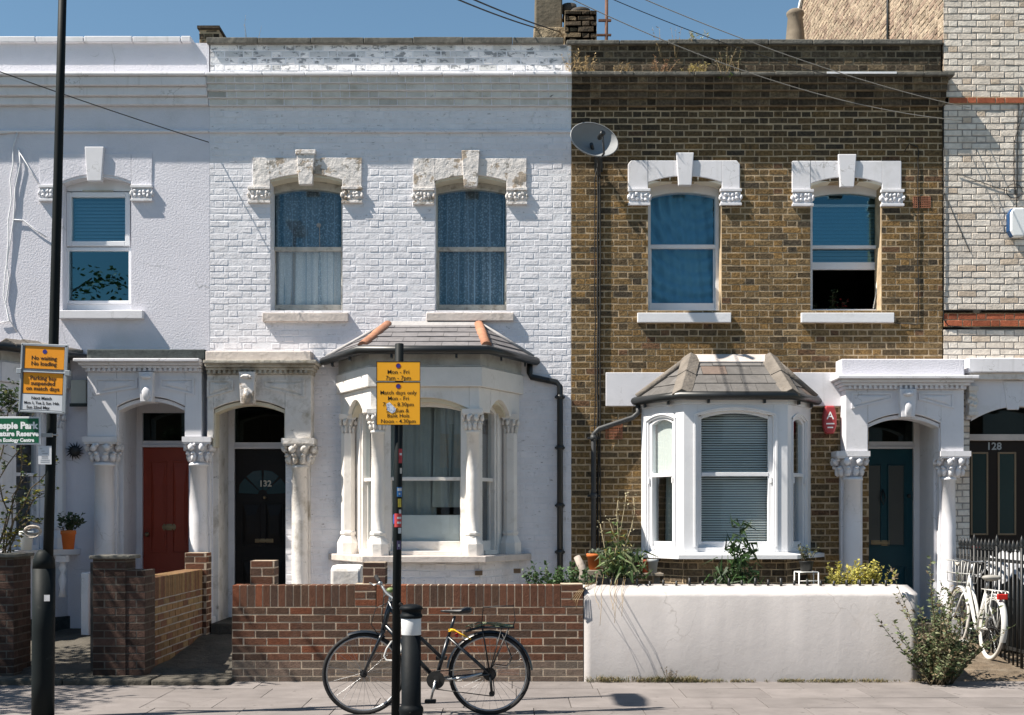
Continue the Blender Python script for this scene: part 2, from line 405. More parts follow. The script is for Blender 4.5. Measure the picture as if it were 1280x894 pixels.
def wall_rects(mb, u0, u1, v0, v1, w, opens, depth=0.0):
    us = sorted({u0, u1, *[min(max(o[i], u0), u1) for o in opens for i in (0, 1)]})
    vsx = sorted({v0, v1, *[min(max(o[i], v0), v1) for o in opens for i in (2, 3)]})
    for a, b in zip(us, us[1:]):
        for c, d in zip(vsx, vsx[1:]):
            mx, mz = (a+b)/2, (c+d)/2
            if any(o[0] < mx < o[1] and o[2] < mz < o[3] for o in opens): continue
            mb.poly([(a, w, c), (b, w, c), (b, w, d), (a, w, d)])
    if depth: reveals(mb, opens, w, w+depth)
def reveals(mb, opens, w0, w1):
    for (a, b, c, d) in opens:
        for q in (((a, c), (a, d)), ((b, c), (b, d)), ((a, d), (b, d)), ((a, c), (b, c))):
            (xa, za), (xb, zb) = q
            mb.poly([(xa, w0, za), (xa, w1, za), (xb, w1, zb), (xb, w0, zb)])
def pal_brown(rnd, r, u, v, st):
    t = rnd.random()
    base = (.205, .145, .072)
    if t < .20: base = (.125, .098, .062)
    elif t < .24: base = (.085, .074, .058)
    elif t < .38: base = (.26, .175, .078)
    elif t < .41: base = (.17, .105, .065)
    elif t < .60: base = (.23, .172, .095)
    c = jit((base[0]*.92, base[1]*.84, base[2]*.76), .17, rnd)
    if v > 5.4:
        k = min(1, (v-5.4)/1.0)*.75; c = mixc(c, (.05, .042, .032), k*rnd.uniform(.55, 1))  # high courses darkened, part of the cornice's shade is in the brick colour
    return c
def pal_white(rnd, r, u, v, st):
    c = jit((.715, .71, .745), .022, rnd)
    return c
def pal_white_par(rnd, r, u, v, st):
    if v > 7.06 and rnd.random() < .25: return jit((.58, .59, .61), .1, rnd)
    if rnd.random() < .12: return jit((.58, .58, .58), .12, rnd)
    return jit((.78, .77, .78), .06, rnd)
def pal_cor(rnd, r, u, v, st):
    n = math.sin(u*3.1)+math.sin(u*7.3+1)
    if n > .9 and 6.5 < v < 6.72 and rnd.random() < .2: return jit((.45, .45, .43), .2, rnd)
    return jit((.60, .60, .58), .07, rnd)
def pal_grey(rnd, r, u, v, st):
    t = rnd.random()
    c = (.68, .61, .53)
    if t < .08: c = (.58, .48, .38)
    elif t < .5: c = (.72, .66, .585)
    return jit(c, .06, rnd)
def pal_redband(rnd, r, u, v, st): return jit((.34, .10, .05), .3, rnd)
def pal_dark(rnd, r, u, v, st):
    c = jit((.085, .065, .045), .5, rnd)
    if rnd.random() < .25: c = jit((.16, .12, .075), .3, rnd)
    return c
def pal_garden(rnd, r, u, v, st):
    t = rnd.random()
    c = (.118, .052, .031)
    if t < .22: c = (.076, .044, .031)
    elif t < .30: c = (.175, .060, .030)
    elif t < .5: c = (.098, .055, .036)
    if v < .17: c = mixc(c, (.20, .17, .14), .6)
    return jit(c, .18, rnd)
def pal_yellow(rnd, r, u, v, st):
    t = rnd.random()
    c = (.20, .115, .052)
    if t < .3: c = (.15, .07, .04)
    elif t < .5: c = (.23, .15, .07)
    return jit(c, .2, rnd)
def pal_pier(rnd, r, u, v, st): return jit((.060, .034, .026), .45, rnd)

# ---------------------------------------------------------------- shaped pieces
def arcz(x, x0, x1, zs, rise):
    t = (x-x0)/(x1-x0)*2-1; return zs+rise*(1-t*t)
def spandrel(mb, x0, x1, zs, rise, ztop, y0, y1, n=14):
    for i in range(n):
        a = lerp(x0, x1, i/n); b = lerp(x0, x1, (i+1)/n)
        za, zb = arcz(a, x0, x1, zs, rise), arcz(b, x0, x1, zs, rise)
        mb.prism([(a, za), (b, zb), (b, ztop), (a, ztop)], y0, y1) if False else None
        v = mb.vs([(a, y0, za), (b, y0, zb), (b, y0, ztop), (a, y0, ztop), (a, y1, za), (b, y1, zb), (b, y1, ztop), (a, y1, ztop)])
        mb.fc((v, v+1, v+2, v+3)); mb.fc((v+7, v+6, v+5, v+4)); mb.fc((v, v+4, v+5, v+1)); mb.fc((v+3, v+2, v+6, v+7))
def arcband(mb, x0, x1, zs, rise, t, y0, y1, n=14):
    for i in range(n):
        a = lerp(x0, x1, i/n); b = lerp(x0, x1, (i+1)/n)
        za, zb = arcz(a, x0, x1, zs, rise), arcz(b, x0, x1, zs, rise)
        v = mb.vs([(a, y0, za-t), (b, y0, zb-t), (b, y0, zb), (a, y0, za), (a, y1, za-t), (b, y1, zb-t), (b, y1, zb), (a, y1, za)])
        for q in ((0, 1, 2, 3), (7, 6, 5, 4), (0, 4, 5, 1), (3, 2, 6, 7)): mb.fc([v+i for i in q])
def arcpane(mb, x0, x1, z0, zs, rise, y, n=14):
    pts = [(x0, y, z0), (x1, y, z0)]+[(lerp(x1, x0, i/n), y, arcz(lerp(x1, x0, i/n), x0, x1, zs, rise)) for i in range(n+1)]
    mb.poly(pts)
def column(mb, cx, cy, r, z0, z1, base=True, n=24):
    p = []
    if base:
        p += [(r*1.42, z0), (r*1.42, z0+.05), (r*1.25, z0+.06), (r*1.32, z0+.085), (r*1.32, z0+.105), (r*1.1, z0+.125), (r*1.1, z0+.14), (r*1.2, z0+.16), (r*1.0, z0+.18)]
    else: p += [(r, z0)]
    h = z1-z0
    p += [(r*1.01, z0+h*.3), (r*.97, z0+h*.65), (r*.88, z1-.045), (r*1.05, z1-.04), (r*1.08, z1-.022), (r*1.0, z1-.008), (r*.9, z1)]
    mb.lathe(p, cx, cy, n)
def capital(mb, cx, cy, w, z0, z1, wall=None):
    hw = w/2; h = z1-z0
    mb.box(cx-hw, cx+hw, cy-hw, cy+hw, z1-h*.2, z1)
    mb.box(cx-hw*.93, cx+hw*.93, cy-hw*.93, cy+hw*.93, z1-h*.27, z1-h*.2)
    mb.lathe([(hw*.58, z0), (hw*.62, z0+h*.25), (hw*.66, z0+h*.5), (hw*.85, z1-h*.27)], cx, cy, 16)
    for k in range(10):
        a = 2*math.pi*k/10; rr = hw*.72
        mb.blob((cx+rr*math.cos(a), cy+rr*math.sin(a), z0+h*.24), (hw*.2, hw*.2, h*.2), 6, 4, .25)
        rr = hw*.86
        mb.blob((cx+rr*math.cos(a), cy+rr*math.sin(a), z0+h*.38), (hw*.15, hw*.15, h*.07), 6, 4, .3)
    for k in range(8):
        a = 2*math.pi*(k+.5)/8; rr = hw*(.95 if k % 2 == 0 else .95)
        mb.blob((cx+rr*math.cos(a), cy+rr*math.sin(a), z0+h*.60), (hw*.22, hw*.22, h*.15), 7, 5, .25)
        mb.blob((cx+rr*1.02*math.cos(a+.25), cy+rr*1.02*math.sin(a+.25), z0+h*.70), (hw*.12, hw*.12, h*.08), 6, 4, .3)
def corbel(mb, x0, x1, y0, y1, z0, z1):
    h = z1-z0
    mb.box(x0, x1, y0-.012, y1, z1-h*.17, z1); mb.box(x0, x1, y0-.008, y1, z0, z0+h*.15)
    mb.box(x0+.012, x1-.012, y0+.01, y1, z0+h*.15, z1-h*.17)
    n = 4
    for i in range(n):
        cx = lerp(x0+.03, x1-.03, (i+.5)/n)
        for q in (.38, .62):
            mb.blob((cx+R.uniform(-.012, .012), y0+.008, z0+h*q+R.uniform(-.01, .01)), (.026, .024, .028), 6, 4, .35)
    for sx in (x0+.006, x1-.006):
        for yy in (.25, .7): mb.blob((sx, lerp(y0, y1, yy), z0+h*.5), (.02, .03, .035), 6, 4, .3)
SKYS, SUNS, EXPO = .060, 5.0, 1.1
# ================================================================= THE TERRACE
G_TER = 'houses of the terrace'
XL, XA, XB, XR = -8.6, X(262), X(714), X(1178)
H_L = thing('terraced_house', ((XL+XA)/2, YH, .1), 'white rough-rendered terraced house with a dull red front door, left of the white brick one', 'house', G_TER)
H_W = thing('terraced_house', ((XA+XB)/2, YH, .1), 'white painted brick terraced house with peeling window heads and a columned bay', 'house', G_TER)
H_B = thing('terraced_house', ((XB+XR)/2, YH, .1), 'bare brown brick terraced house with blue front door and glossy white sash bay', 'house', G_TER)
H_R = thing('terraced_house', (XR+1.2, YH, .1), 'taller pale painted brick house with red brick bands at the right edge', 'house', G_TER)
ZTOP = Z(56)
def R4(x0, x1, y0, y1, Y=YH): return (X(x0, Y), X(x1, Y), Z(y1, Y), Z(y0, Y))
OPEN_L = [R4(78, 164, 219, 388), (X(142), X(236), .1, Z(500)), (-7.25, -5.55, 1.2, 3.1)]
OPEN_W = [R4(338, 428, 219, 390), R4(544, 633, 219, 390), (X(266), X(357), .1, Z(503)), (-1.83, -.13, 1.2, 3.05)]
OPEN_B = [R4(810, 902, 224, 391), R4(1013, 1102, 226, 391), (X(1086), X(1176), .1, Z(520)), (1.66, 3.47, 1.12, 2.88)]
OPEN_R = [(X(1211), X(1330), .1, Z(508))]

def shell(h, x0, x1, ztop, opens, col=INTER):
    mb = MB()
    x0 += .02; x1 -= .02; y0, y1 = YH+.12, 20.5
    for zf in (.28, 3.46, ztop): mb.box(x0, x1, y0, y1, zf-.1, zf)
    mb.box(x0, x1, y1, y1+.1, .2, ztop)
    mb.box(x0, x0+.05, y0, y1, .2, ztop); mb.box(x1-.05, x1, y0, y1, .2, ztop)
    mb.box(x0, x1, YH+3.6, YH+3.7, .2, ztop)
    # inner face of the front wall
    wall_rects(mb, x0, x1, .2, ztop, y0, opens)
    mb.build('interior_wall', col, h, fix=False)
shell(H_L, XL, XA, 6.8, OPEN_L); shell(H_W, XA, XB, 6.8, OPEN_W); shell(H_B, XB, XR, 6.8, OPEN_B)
shell(H_R, XR, 8.2, 9.6, OPEN_R)

# --- rendered wall
mb = MB(); wall_rects(mb, XL, XA, 0, Z(133), YH, OPEN_L); reveals(mb, OPEN_L[:2], YH, YH+.3); mb.build('wall', RENDER, H_L, fix=False)
mb = MB(); mb.box(XL, XA-.005, YH-.004, YH+.2, Z(97), Z(54)); mb.build('parapet', RENDER, H_L)
mb = MB()
x = XL
while x < X(238):
    L = .58; mb.box(x+.004, min(x+L, X(240))-.004, YH-.06, YH+.26, Z(54.5)+R.uniform(-.003, .003), Z(47.5)+R.uniform(-.004, .004)); x += L
mb.build('coping', SMOOTHW, H_L, bevel=.008)
mb = MB()
for (ya, yb, p) in ((97, 101, .21), (101, 112, .165), (112, 123, .11), (123, 133, .06), (163.5, 166.5, .035)):
    mb.box(XL, XA-.004, YH-p, YH+.05, Z(yb), Z(ya)-.0005)
mb.build('cornice', SMOOTHW, H_L, bevel=.012)
# --- white painted brick wall
mb = MB()
bricks(mb, XA, XB, .05, Z(133), YH, OPEN_W, pal_white, rec=.0022, jw=.0018, jc=.004, seed=11, mcol=(1, 1, 1), joint=.009, ch=.006, vj=.005)
mb.mat = 1; reveals(mb, OPEN_W[:3], YH, YH+.3); mb.build('wall', [BRICK_P, MORT_WHITE], H_W, fix=False)
mb = MB()
bricks(mb, XA+.01, XB, Z(97), Z(56), YH-.004, [], pal_white_par, rec=.003, seed=12, mcol=(.8, .8, .8), v_anchor=Z(97), course=.0795)
mb.mat = 1; mb.poly([(XA, YH+.2, Z(97)), (XB, YH+.2, Z(97)), (XB, YH+.2, ZTOP), (XA, YH+.2, ZTOP)])
mb.build('parapet', [PARW, MORT_WHITE], H_W, fix=False)
mb = MB(); x = XA-.03
while x < X(703)-.05:
    L = R.uniform(.58, .64); mb.box(x+.003, min(x+L, X(704)), YH-.055, YH+.27, Z(56), Z(48.5)+R.uniform(-.006, .006)); x += L
mb.build('coping', DARKCOPE, H_W, bevel=.008)
def cornice_bricks(h, x0, x1, pal, mats, seed, ledge, endret=0, ledgepal=None):
    mb = MB()
    for (ya, yb, p) in ((101, 109, .165), (109, 117, .13), (117, 125, .09), (125, 133.5, .05)):
        za, zb = Z(yb), Z(ya)
        bricks(mb, x0, x1, za, zb, YH-p, [], pal, course=zb-za, v_anchor=za, seed=seed+int(ya), bond='head' if ya == 101 else 'flemish', S=.1125 if ya == 101 else .226, rec=.005)
        mb.mat = 1
        mb.poly([(x0, YH-p+.005, za), (x1, YH-p+.005, za), (x1, YH, za), (x0, YH, za)])
        mb.poly([(x0, YH-p+.005, zb), (x1, YH-p+.005, zb), (x1, YH, zb), (x0, YH, zb)])
        for xe in ((x0, x1)): mb.poly([(xe, YH-p+.005, za), (xe, YH, za), (xe, YH, zb), (xe, YH-p+.005, zb)])
    o = mb.build('cornice', mats, h, fix=False)
    mb = MB()
    x = x0
    while x < x1+endret-.02:
        L = R.uniform(.4, .9); mb.box(x, min(x+L-.002, x1+endret), YH-.215+R.uniform(-.006, .006), YH+.02, Z(101.5), Z(97)+R.uniform(-.006, .004)); x += L
    mb.build('ledge', ledge, o, bevel=.01)
cornice_bricks(H_W, XA, XB, pal_cor, [M('stained_painted_brick', attr=True, rough=.7, var=(6, .15), dirt=((.30, .28, .22), 4, .50, .68, .6), dirt2=((.06, .06, .05), 6, .66, .69, .85, (1, 1, 1.6)), bump=[(22, .006)]), MORT_WHITE], 40, SMOOTHW)
mb = MB(); mb.box(XA, XB, YH-.03, YH+.004, Z(166.5), Z(163.5)); mb.build('string_course', SMOOTHW, H_W, bevel=.004)
# --- brown brick wall
mb = MB()
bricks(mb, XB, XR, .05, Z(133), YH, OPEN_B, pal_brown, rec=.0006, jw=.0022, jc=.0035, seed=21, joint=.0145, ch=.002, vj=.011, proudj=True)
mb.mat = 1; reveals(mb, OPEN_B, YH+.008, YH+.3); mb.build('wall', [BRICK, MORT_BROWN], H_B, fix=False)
mb = MB()
bricks(mb, XB, XR-.02, Z(97), Z(57), YH-.004, [], pal_dark, rec=.001, jw=.003, proudj=True, seed=22, v_anchor=Z(97), course=.0785, joint=.014)
mb.mat = 1; mb.poly([(XB, YH+.2, Z(97)), (XR-.02, YH+.2, Z(97)), (XR-.02, YH+.2, ZTOP), (XB, YH+.2, ZTOP)])
mb.poly([(XR-.02, YH, Z(97)), (XR-.02, YH+.2, Z(97)), (XR-.02, YH+.2, ZTOP), (XR-.02, YH, ZTOP)])
mb.build('parapet', [BRICK, MORT_SHADE], H_B, fix=False)
mb = MB(); x = XB-.06
while x < XR-.04:
    L = R.uniform(.45, .7); mb.box(x+.003, min(x+L, XR-.01), YH-.05, YH+.27, Z(57), Z(51)+R.uniform(-.008, .006)); x += L
mb.build('coping', DARKCOPE, H_B, bevel=.01)
cornice_bricks(H_B, XB, XR+.02, pal_dark, [BRICK, MORT_SHADE], 70, DARKCOPE, endret=.06)
mb = MB(); mb.box(X(1028), X(1114), YH-.224, YH-.2, Z(100), Z(97.5)); mb.build('flashing_strip', PAINT, H_B)
# string courses beside the bay
for a_, b_ in ((757, 852), (968, 1052)): mb = MB(); mb.box(X(a_), X(b_), YH-.03, YH+.01, Z(508), Z(466)); mb.build('string_course', SMOOTHW, H_B, bevel=.006)
def airbrick(h, x0, x1, y0, y1):
    mb = MB(); a, b, c, d = X(x0), X(x1), Z(y1), Z(y0); y = YH-.008
    mb.box(a, b, y+.012, YH+.02, c, d)
    t = .012
    for q in (a, b-t): mb.box(q, q+t, y, y+.012, c, d)
    for i in range(1, 8):
        q = lerp(a, b-t*.5, i/8); mb.box(q, q+t*.5, y, y+.012, c, d)
    for i in range(6):
        q = lerp(c, d-t*.6, i/5); mb.box(a, b, y-.001, y+.012, q, q+t*.6)
    mb.build('air_brick', AIRB, h)
airbrick(H_B, 1141, 1163, 246, 260); airbrick(H_B, 757, 778, 530, 549)
# --- pale painted brick house
YR = YH-.03
bands = [(Z(131), Z(123)), (Z(409), Z(392))]
mb = MB()
op = OPEN_R+[(XR, 9, b[0], b[1]) for b in bands]
bricks(mb, XR+.004, 8.2, .05, 9.9, YR, op, pal_grey, rec=.0045, jw=.0025, jc=.004, seed=31, joint=.011, ch=.005, vj=.009)
mb.mat = 1; reveals(mb, OPEN_R, YR+.006, YR+.3); mb.build('wall', [BRICK_G, MORT_GREY], H_R, fix=False)
for k, (za, zb) in enumerate(bands):
    mb = MB(); n = 1 if k == 0 else 2
    bricks(mb, XR+.004 if k else XR+.06, 8.2, za, zb, YR-(.02 if k == 0 else .006), [], pal_redband, course=(zb-za)/n, v_anchor=za, seed=33+k)
    mb.mat = 1
    for q in (za, zb): mb.poly([(XR, YR-.012, q), (8.2, YR-.012, q), (8.2, YR+.01, q), (XR, YR+.01, q)])
    mb.build('brick_band', [BRICK_R, MORT_BROWN], H_R, fix=False, label='single band of red brick' if k == 0 else 'double band of red brick')
# flank (faces -x), seen above the brown parapet
mb = MB(); mb.T = lambda p: (XR+.004+p[1], p[0], p[2])
def roofline(y): return 9.9 if y < 16.4 else 9.9+min((y-16.4)*.62, (24.6-y)*.62)
v = 6.95
for i in range(64):
    za = 6.95+i*.0771
    if za > 12.4: break
    # extent of this course under the sloping verge
    ys = [y*.05+YR for y in range(0, 170) if roofline(y*.05+YR) > za+.07]
    if not ys: break
    bricks(mb, ys[0], ys[-1]+.05, za, za+.0771, 0, [], lambda r_, a, b, c, d: jit((.42, .33, .24) if r_.random() < .6 else (.33, .24, .18), .25, r_), v_anchor=za, seed=600+i, joint=.014, rec=.006, jw=.004)
mb.build('gable_wall', [BRICK, MORT_RED], H_R, fix=False)
mb = MB()
for (ya, yb) in ((16.4, 20.5), (20.5, 24.6)):
    za, zb = roofline(ya), roofline(yb)
    mb.poly([(XR-.04, ya, za+.04), (8.2, ya, za+.04), (8.2, yb, zb+.04), (XR-.04, yb, zb+.04)])
    mb.poly([(XR-.04, ya, za+.04), (XR-.04, yb, zb+.04), (XR-.04, yb, zb-.05), (XR-.04, ya, za-.05)])
mb.col = (.1, .1, .11); mb.build('roof', SLATE, H_R, fix=False)
mb = MB(); mb.tube([(XR-.02, 17.8+.0, 7.0), (XR-.02, 17.8, 9.9)], .018, 6); mb.build('flank_pipe', BLACKP, H_R)
for h, a, b in ((H_L, XL, XA), (H_W, XA, XB), (H_B, XB, XR)):
    mb = MB(); mb.col = (.12, .12, .13)
    mb.poly([(a, YH+.2, 6.86), (b, YH+.2, 6.86), (b, 24, 7.0), (a, 24, 7.0)]); mb.build('roof', SLATE, h, fix=False)

# ---------------------------------------------------------------- upper windows
def wavy(mb, x0, x1, z0, z1, y, amp=.018, n=40, seed=0, gather=0):
    r_ = random.Random(seed); ph = [r_.uniform(0, 6) for _ in range(4)]
    row0 = []; row1 = []
    pts0 = []; pts1 = []
    for i in range(n+1):
        u = i/n; x = lerp(x0, x1, u)
        d = amp*(math.sin(u*26+ph[0])+.6*math.sin(u*47+ph[1])+.5*math.sin(u*11+ph[2]))
        pts1.append((x, y+d*.5, z1)); pts0.append((x+gather*math.sin(u*9+ph[3]), y+d, z0))
    b = mb.vs(pts0+pts1); o = mb.sm; mb.sm = True
    for i in range(n): mb.fc((b+i, b+i+1, b+n+2+i, b+n+1+i))
    mb.sm = o
def blind(mb, x0, x1, z0, z1, y, pitch=.025, tilt=.6):
    z = z0
    while z < z1-.004:
        dy = pitch*.5*math.cos(tilt); dz = pitch*.5*math.sin(tilt)
        mb.poly([(x0, y-dy, z-dz), (x1, y-dy, z-dz), (x1, y+dy, z+dz), (x0, y+dy, z+dz)]); z += pitch
def keystone(mb, x0, x1, z0, z1, y0, y1, taper=.72, cap=0):
    c = (x0+x1)/2; hw = (x1-x0)/2
    mb.prism([(c-hw*taper, z0), (c+hw*taper, z0), (c+hw, z1), (c-hw, z1)], y0, y1)
    if cap: mb.box(c-hw*1.12, c+hw*1.12, y0-.012, y1, z1-cap, z1+.004)
def surround(h, mat, kmat, sx, sytop, key, cor, ox, crown, rise, proud, slope=0, keyproud=.028, cap=0, cproud=.032, soff=SOFFIT, bev=.008):
    y0 = YH-proud; Yf = YH+.25
    xa, xb = X(sx[0], y0), X(sx[1], y0); zt = Z(sytop, y0)
    oa, ob = X(ox[0]), X(ox[1]); zc = Z(crown, y0); zs = Z(crown+rise, y0)
    zl = Z(cor[2], y0)
    mb = MB()
    k = slope*15.5/F
    if zs > zl: pass
    mb.prism([(xa, zl), (oa, zl), (oa, zt), (xa+k, zt), (xa, zt-k*1.2)], y0, YH+.02)
    mb.prism([(ob, zl), (xb, zl), (xb, zt-k*1.2), (xb-k, zt), (ob, zt)], y0, YH+.02)
    spandrel(mb, oa, ob, zs, zc-zs, zt, y0, YH+.02)
    s = mb.build('window_surround', mat, h, bevel=bev)
    mb = MB(); arcband(mb, oa-.01, ob+.01, zs+.004, zc-zs, .03, YH+.0, Yf, 16)
    spandrel(mb, oa, ob, zs+.004, zc-zs, Z(219)+.03, YH+.021, Yf)
    mb.build('arch_soffit', soff, s)
    mb = MB(); keystone(mb, X(key[0], y0), X(key[1], y0), Z(key[3], y0-.05), Z(key[2], y0-.05), y0-keyproud, YH+.03, .74, cap)
    mb.build('keystone', kmat, s, bevel=.008)
    for (a, b) in cor[:2]:
        mb = MB(); corbel(mb, X(a, y0), X(b, y0), YH-cproud, YH+.02, Z(cor[3], y0), Z(cor[2], y0)); mb.build('corbel', kmat, s, bevel=.004)
    return s
def sill(h, par, x0, x1, y0, y1, mat, proj=.07):
    mb = MB(); yf = YH-proj
    a, b = X(x0, yf), X(x1, yf); zb = Z(y1, yf); zt = Z(y0, yf)
    mb.xprism([(yf, zb), (YH+.25, zb), (YH+.25, zt+.03), (yf, zt)], a, b)
    mb.build('window_sill', mat, par, bevel=.006)
def sash_window(h, mat, ox, gl, crown, mid, gbot, sill_, sillmat, rise=.055, silproj=.07, glassm=None, lowglass=None, back=None, botrail=None, fr=.0):
    Yf = YH+.25; oa, ob = X(ox[0]), X(ox[1])
    ga, gb = X(gl[0], Yf), X(gl[1], Yf); zc = Z(crown, Yf); zs = zc-rise
    zm0, zm1 = Z(mid[1], Yf), Z(mid[0], Yf); zb = Z(gbot, Yf+.04); zbase = Z(sill_[2], YH)-.01
    mb = MB()
    mb.box(oa-.02, ga, Yf-.03, Yf+.1, zbase, zs+.12); mb.box(gb, ob+.02, Yf-.03, Yf+.1, zbase, zs+.12)
    spandrel(mb, ga, gb, zs, rise, zc+.16, Yf-.03, Yf+.1)
    mb.box(ga, gb, Yf-.012, Yf+.035, zm0, zm1)             # meeting rail
    t = .018
    mb.box(ga, ga+t, Yf+.04, Yf+.075, zb, zm0+.01); mb.box(gb-t, gb, Yf+.04, Yf+.075, zb, zm0+.01)
    mb.box(ga, gb, Yf+.035, Yf+.08, zbase, zb)
    mb.box(ga, gb, Yf-.03, Yf+.03, zbase, zbase+.02)
    w = mb.build('window', mat, h, bevel=.004)
    mb = MB(); arcpane(mb, ga, gb, zm1-.005, zs, rise, Yf+.02); mb.build('pane', glassm or GLASSUP, w, fix=False)
    mb = MB(); mb.poly([(ga, Yf+.058, zb), (gb, Yf+.058, zb), (gb, Yf+.058, zm0+.02), (ga, Yf+.058, zm0+.02)]); mb.build('pane', lowglass or glassm or GLASSUP, w, fix=False)
    sill(h, w, *sill_, sillmat, silproj)
    return w, (ga, gb, zb, zc, Yf)
# white brick house
for ox, sx, key, cor, gl, sl, seed in (((338, 428), (316, 452), (371, 394, 187, 230), ((310, 338), (427, 453), 233.5, 254), (342, 427), (328, 435, 391, 402), 1),
                                       ((544, 633), (517, 658), (577, 600, 187, 233), ((516, 543), (633, 659), 235, 256), (547, 632), (533, 642, 391, 401), 2)):
    surround(H_W, PEEL, PEEL, sx, 197 if seed == 1 else 198, key, cor, ox, 217.5 if seed == 1 else 219, 7.5, .02, cap=.05 if seed == 1 else 0, bev=.006)
    w, (ga, gb, zb, zc, Yf) = sash_window(H_W, OLDTIMBER, ox, gl, 237, (309, 314), 381, sl, SILLST, silproj=.055, glassm=GLASSMID, lowglass=GLASSLO if seed == 1 else None)
    mb = MB(); wavy(mb, ga, gb, zb-.05, zc+.05, Yf+.17, .030, 90, seed); mb.build('curtain', CURT, w, fix=False)
    mb = MB(); rc = random.Random(seed+20)
    for k in range(6):
        xq = lerp(ga, gb, (k+rc.uniform(.1, .9))/6); wq = rc.uniform(.004, .014); dz_ = rc.uniform(-.02, .02); mb.poly([(xq+dz_-wq*.7, Yf+.10, zb-.04), (xq+dz_+wq*.7, Yf+.10, zb-.04), (xq+wq*.3, Yf+.12, zc+.04), (xq-wq*.3, Yf+.12, zc+.04)])
    mb.build('curtain_folds', M('curtain_fold_cloth', (.34, .41, .49), .9), w, fix=False)
    if seed == 1:
        mb = MB(); wavy(mb, ga, gb, zb-.05, Z(312, Yf), Yf+.12, .016, 90, 9); mb.build('curtain', CURT2, w, fix=False)
        mb = MB(); mb.blob((X(398.5, Yf+.1), Yf+.1, Z(281.5, Yf+.1)), .028, 10, 8, 0); mb.tube([(X(399.5, Yf+.1), Yf+.1, Z(284, Yf+.1)), (X(399.5, Yf+.1), Yf+.1, Z(312, Yf+.1))], .005, 5); mb.build('ball_on_rod', M('pale_tan', (.65, .42, .28), .6), w)  # small tan ball on a thin rod behind the pane
# brown brick house
for i, (ox, sx, key, cor, gl, sl) in enumerate((((810, 902), (785, 925), (845, 867, 190, 231), ((785, 813), (900, 927), 236, 257), (813, 894), (797, 914, 391, 403)),
                                               ((1013, 1102), (990, 1127), (1047, 1070, 192, 233), ((990, 1017), (1101, 1130), 237, 258), (1015, 1097), (1002, 1118, 391, 403)))):
    surround(H_B, SMOOTHW, SMOOTHW, sx, 200.5 if i == 0 else 201, key, cor, ox, 220+i*1.5, 8, .02, slope=4 if i == 0 else 1, soff=M('cream_paint_soffit', (.78, .73, .62), .6, var=(3, .06)))
    if i == 0:
        w, (ga, gb, zb, zc, Yf) = sash_window(H_B, PAINT, ox, gl, 241, (306, 311), 379, sl, PAINT, silproj=.055, glassm=GLASSMID)
        mb = MB()
        n = 70; m_ = 60
        b0 = mb.vs([(lerp(ga, gb, a/n), Yf+.21-.085*abs(math.sin(3.2*math.hypot((a/n-.75)*2.2, (c/m_-1.02)*3.2)*2.6+.25*math.sin(c*.35)))*(.4+abs(a/n-.6))+.016*math.sin(a/n*37+c*.1), lerp(zb-.03, zc+.03, c/m_)) for c in range(m_+1) for a in range(n+1)])
        mb.sm = True
        for c in range(m_):
            for a in range(n): q = b0+c*(n+1)+a; mb.fc((q, q+1, q+n+2, q+n+1))
        mb.build('curtain', M('blue_sheet_curtain', (.10, .28, .42), .8, bump=[(300, .001, (.02, .02, 1))]), w, fix=False)
    else:
        # lower sash pushed up
        Yf = YH+.25; oa, ob = X(ox[0]), X(ox[1]); ga, gb = X(gl[0], Yf), X(gl[1], Yf); zc = Z(242, Yf); zs = zc-.05; zbase = Z(391, YH)-.01
        mb = MB()
        mb.box(oa-.02, ga, Yf-.03, Yf+.1, zbase, zs+.12); mb.box(gb, ob+.02, Yf-.03, Yf+.1, zbase, zs+.12)
        spandrel(mb, ga, gb, zs, .05, zc+.16, Yf-.03, Yf+.1)
        mb.box(ga, gb, Yf-.012, Yf+.035, Z(311, Yf), Z(307, Yf))
        mb.box(ga, gb, Yf+.04, Yf+.08, Z(337, Yf+.04), Z(328, Yf+.04)); mb.box(ga, gb, Yf+.04, Yf+.08, Z(258.5, Yf+.04), Z(255.5, Yf+.04))
        mb.box(ga, gb, Yf-.03, Yf+.08, zbase, Z(387, Yf))
        w = mb.build('window', PAINT, H_B, bevel=.004, label='sash window with its lower half pushed up')
        mb = MB(); arcpane(mb, ga, gb, Z(307, Yf), zs, .05, Yf+.02); mb.build('pane', GLASSUP, w, fix=False)
        mb = MB(); mb.poly([(ga, Yf+.058, Z(328.5, Yf)), (gb, Yf+.058, Z(328.5, Yf)), (gb, Yf+.058, Z(257, Yf)), (ga, Yf+.058, Z(257, Yf))]); mb.build('pane', GLASSUP, w, fix=False)
        mb = MB(); blind(mb, ga, gb, Z(329, Yf), Z(256, Yf), Yf+.15, .045, 1.1); mb.build('blind', BLINDB, w, fix=False)
        mb = MB(); mb.tube([(X(1096, Yf), Yf-.02, Z(338, Yf)), (X(1094.5, Yf), Yf-.03, Z(365, Yf)), (X(1091, Yf), Yf-.02, Z(386, Yf))], .006, 5); mb.build('sash_cord', WHT, w)
        sill(H_B, w, *sl, PAINT, .055)
        OPENW = (ga, gb, zbase, Yf)
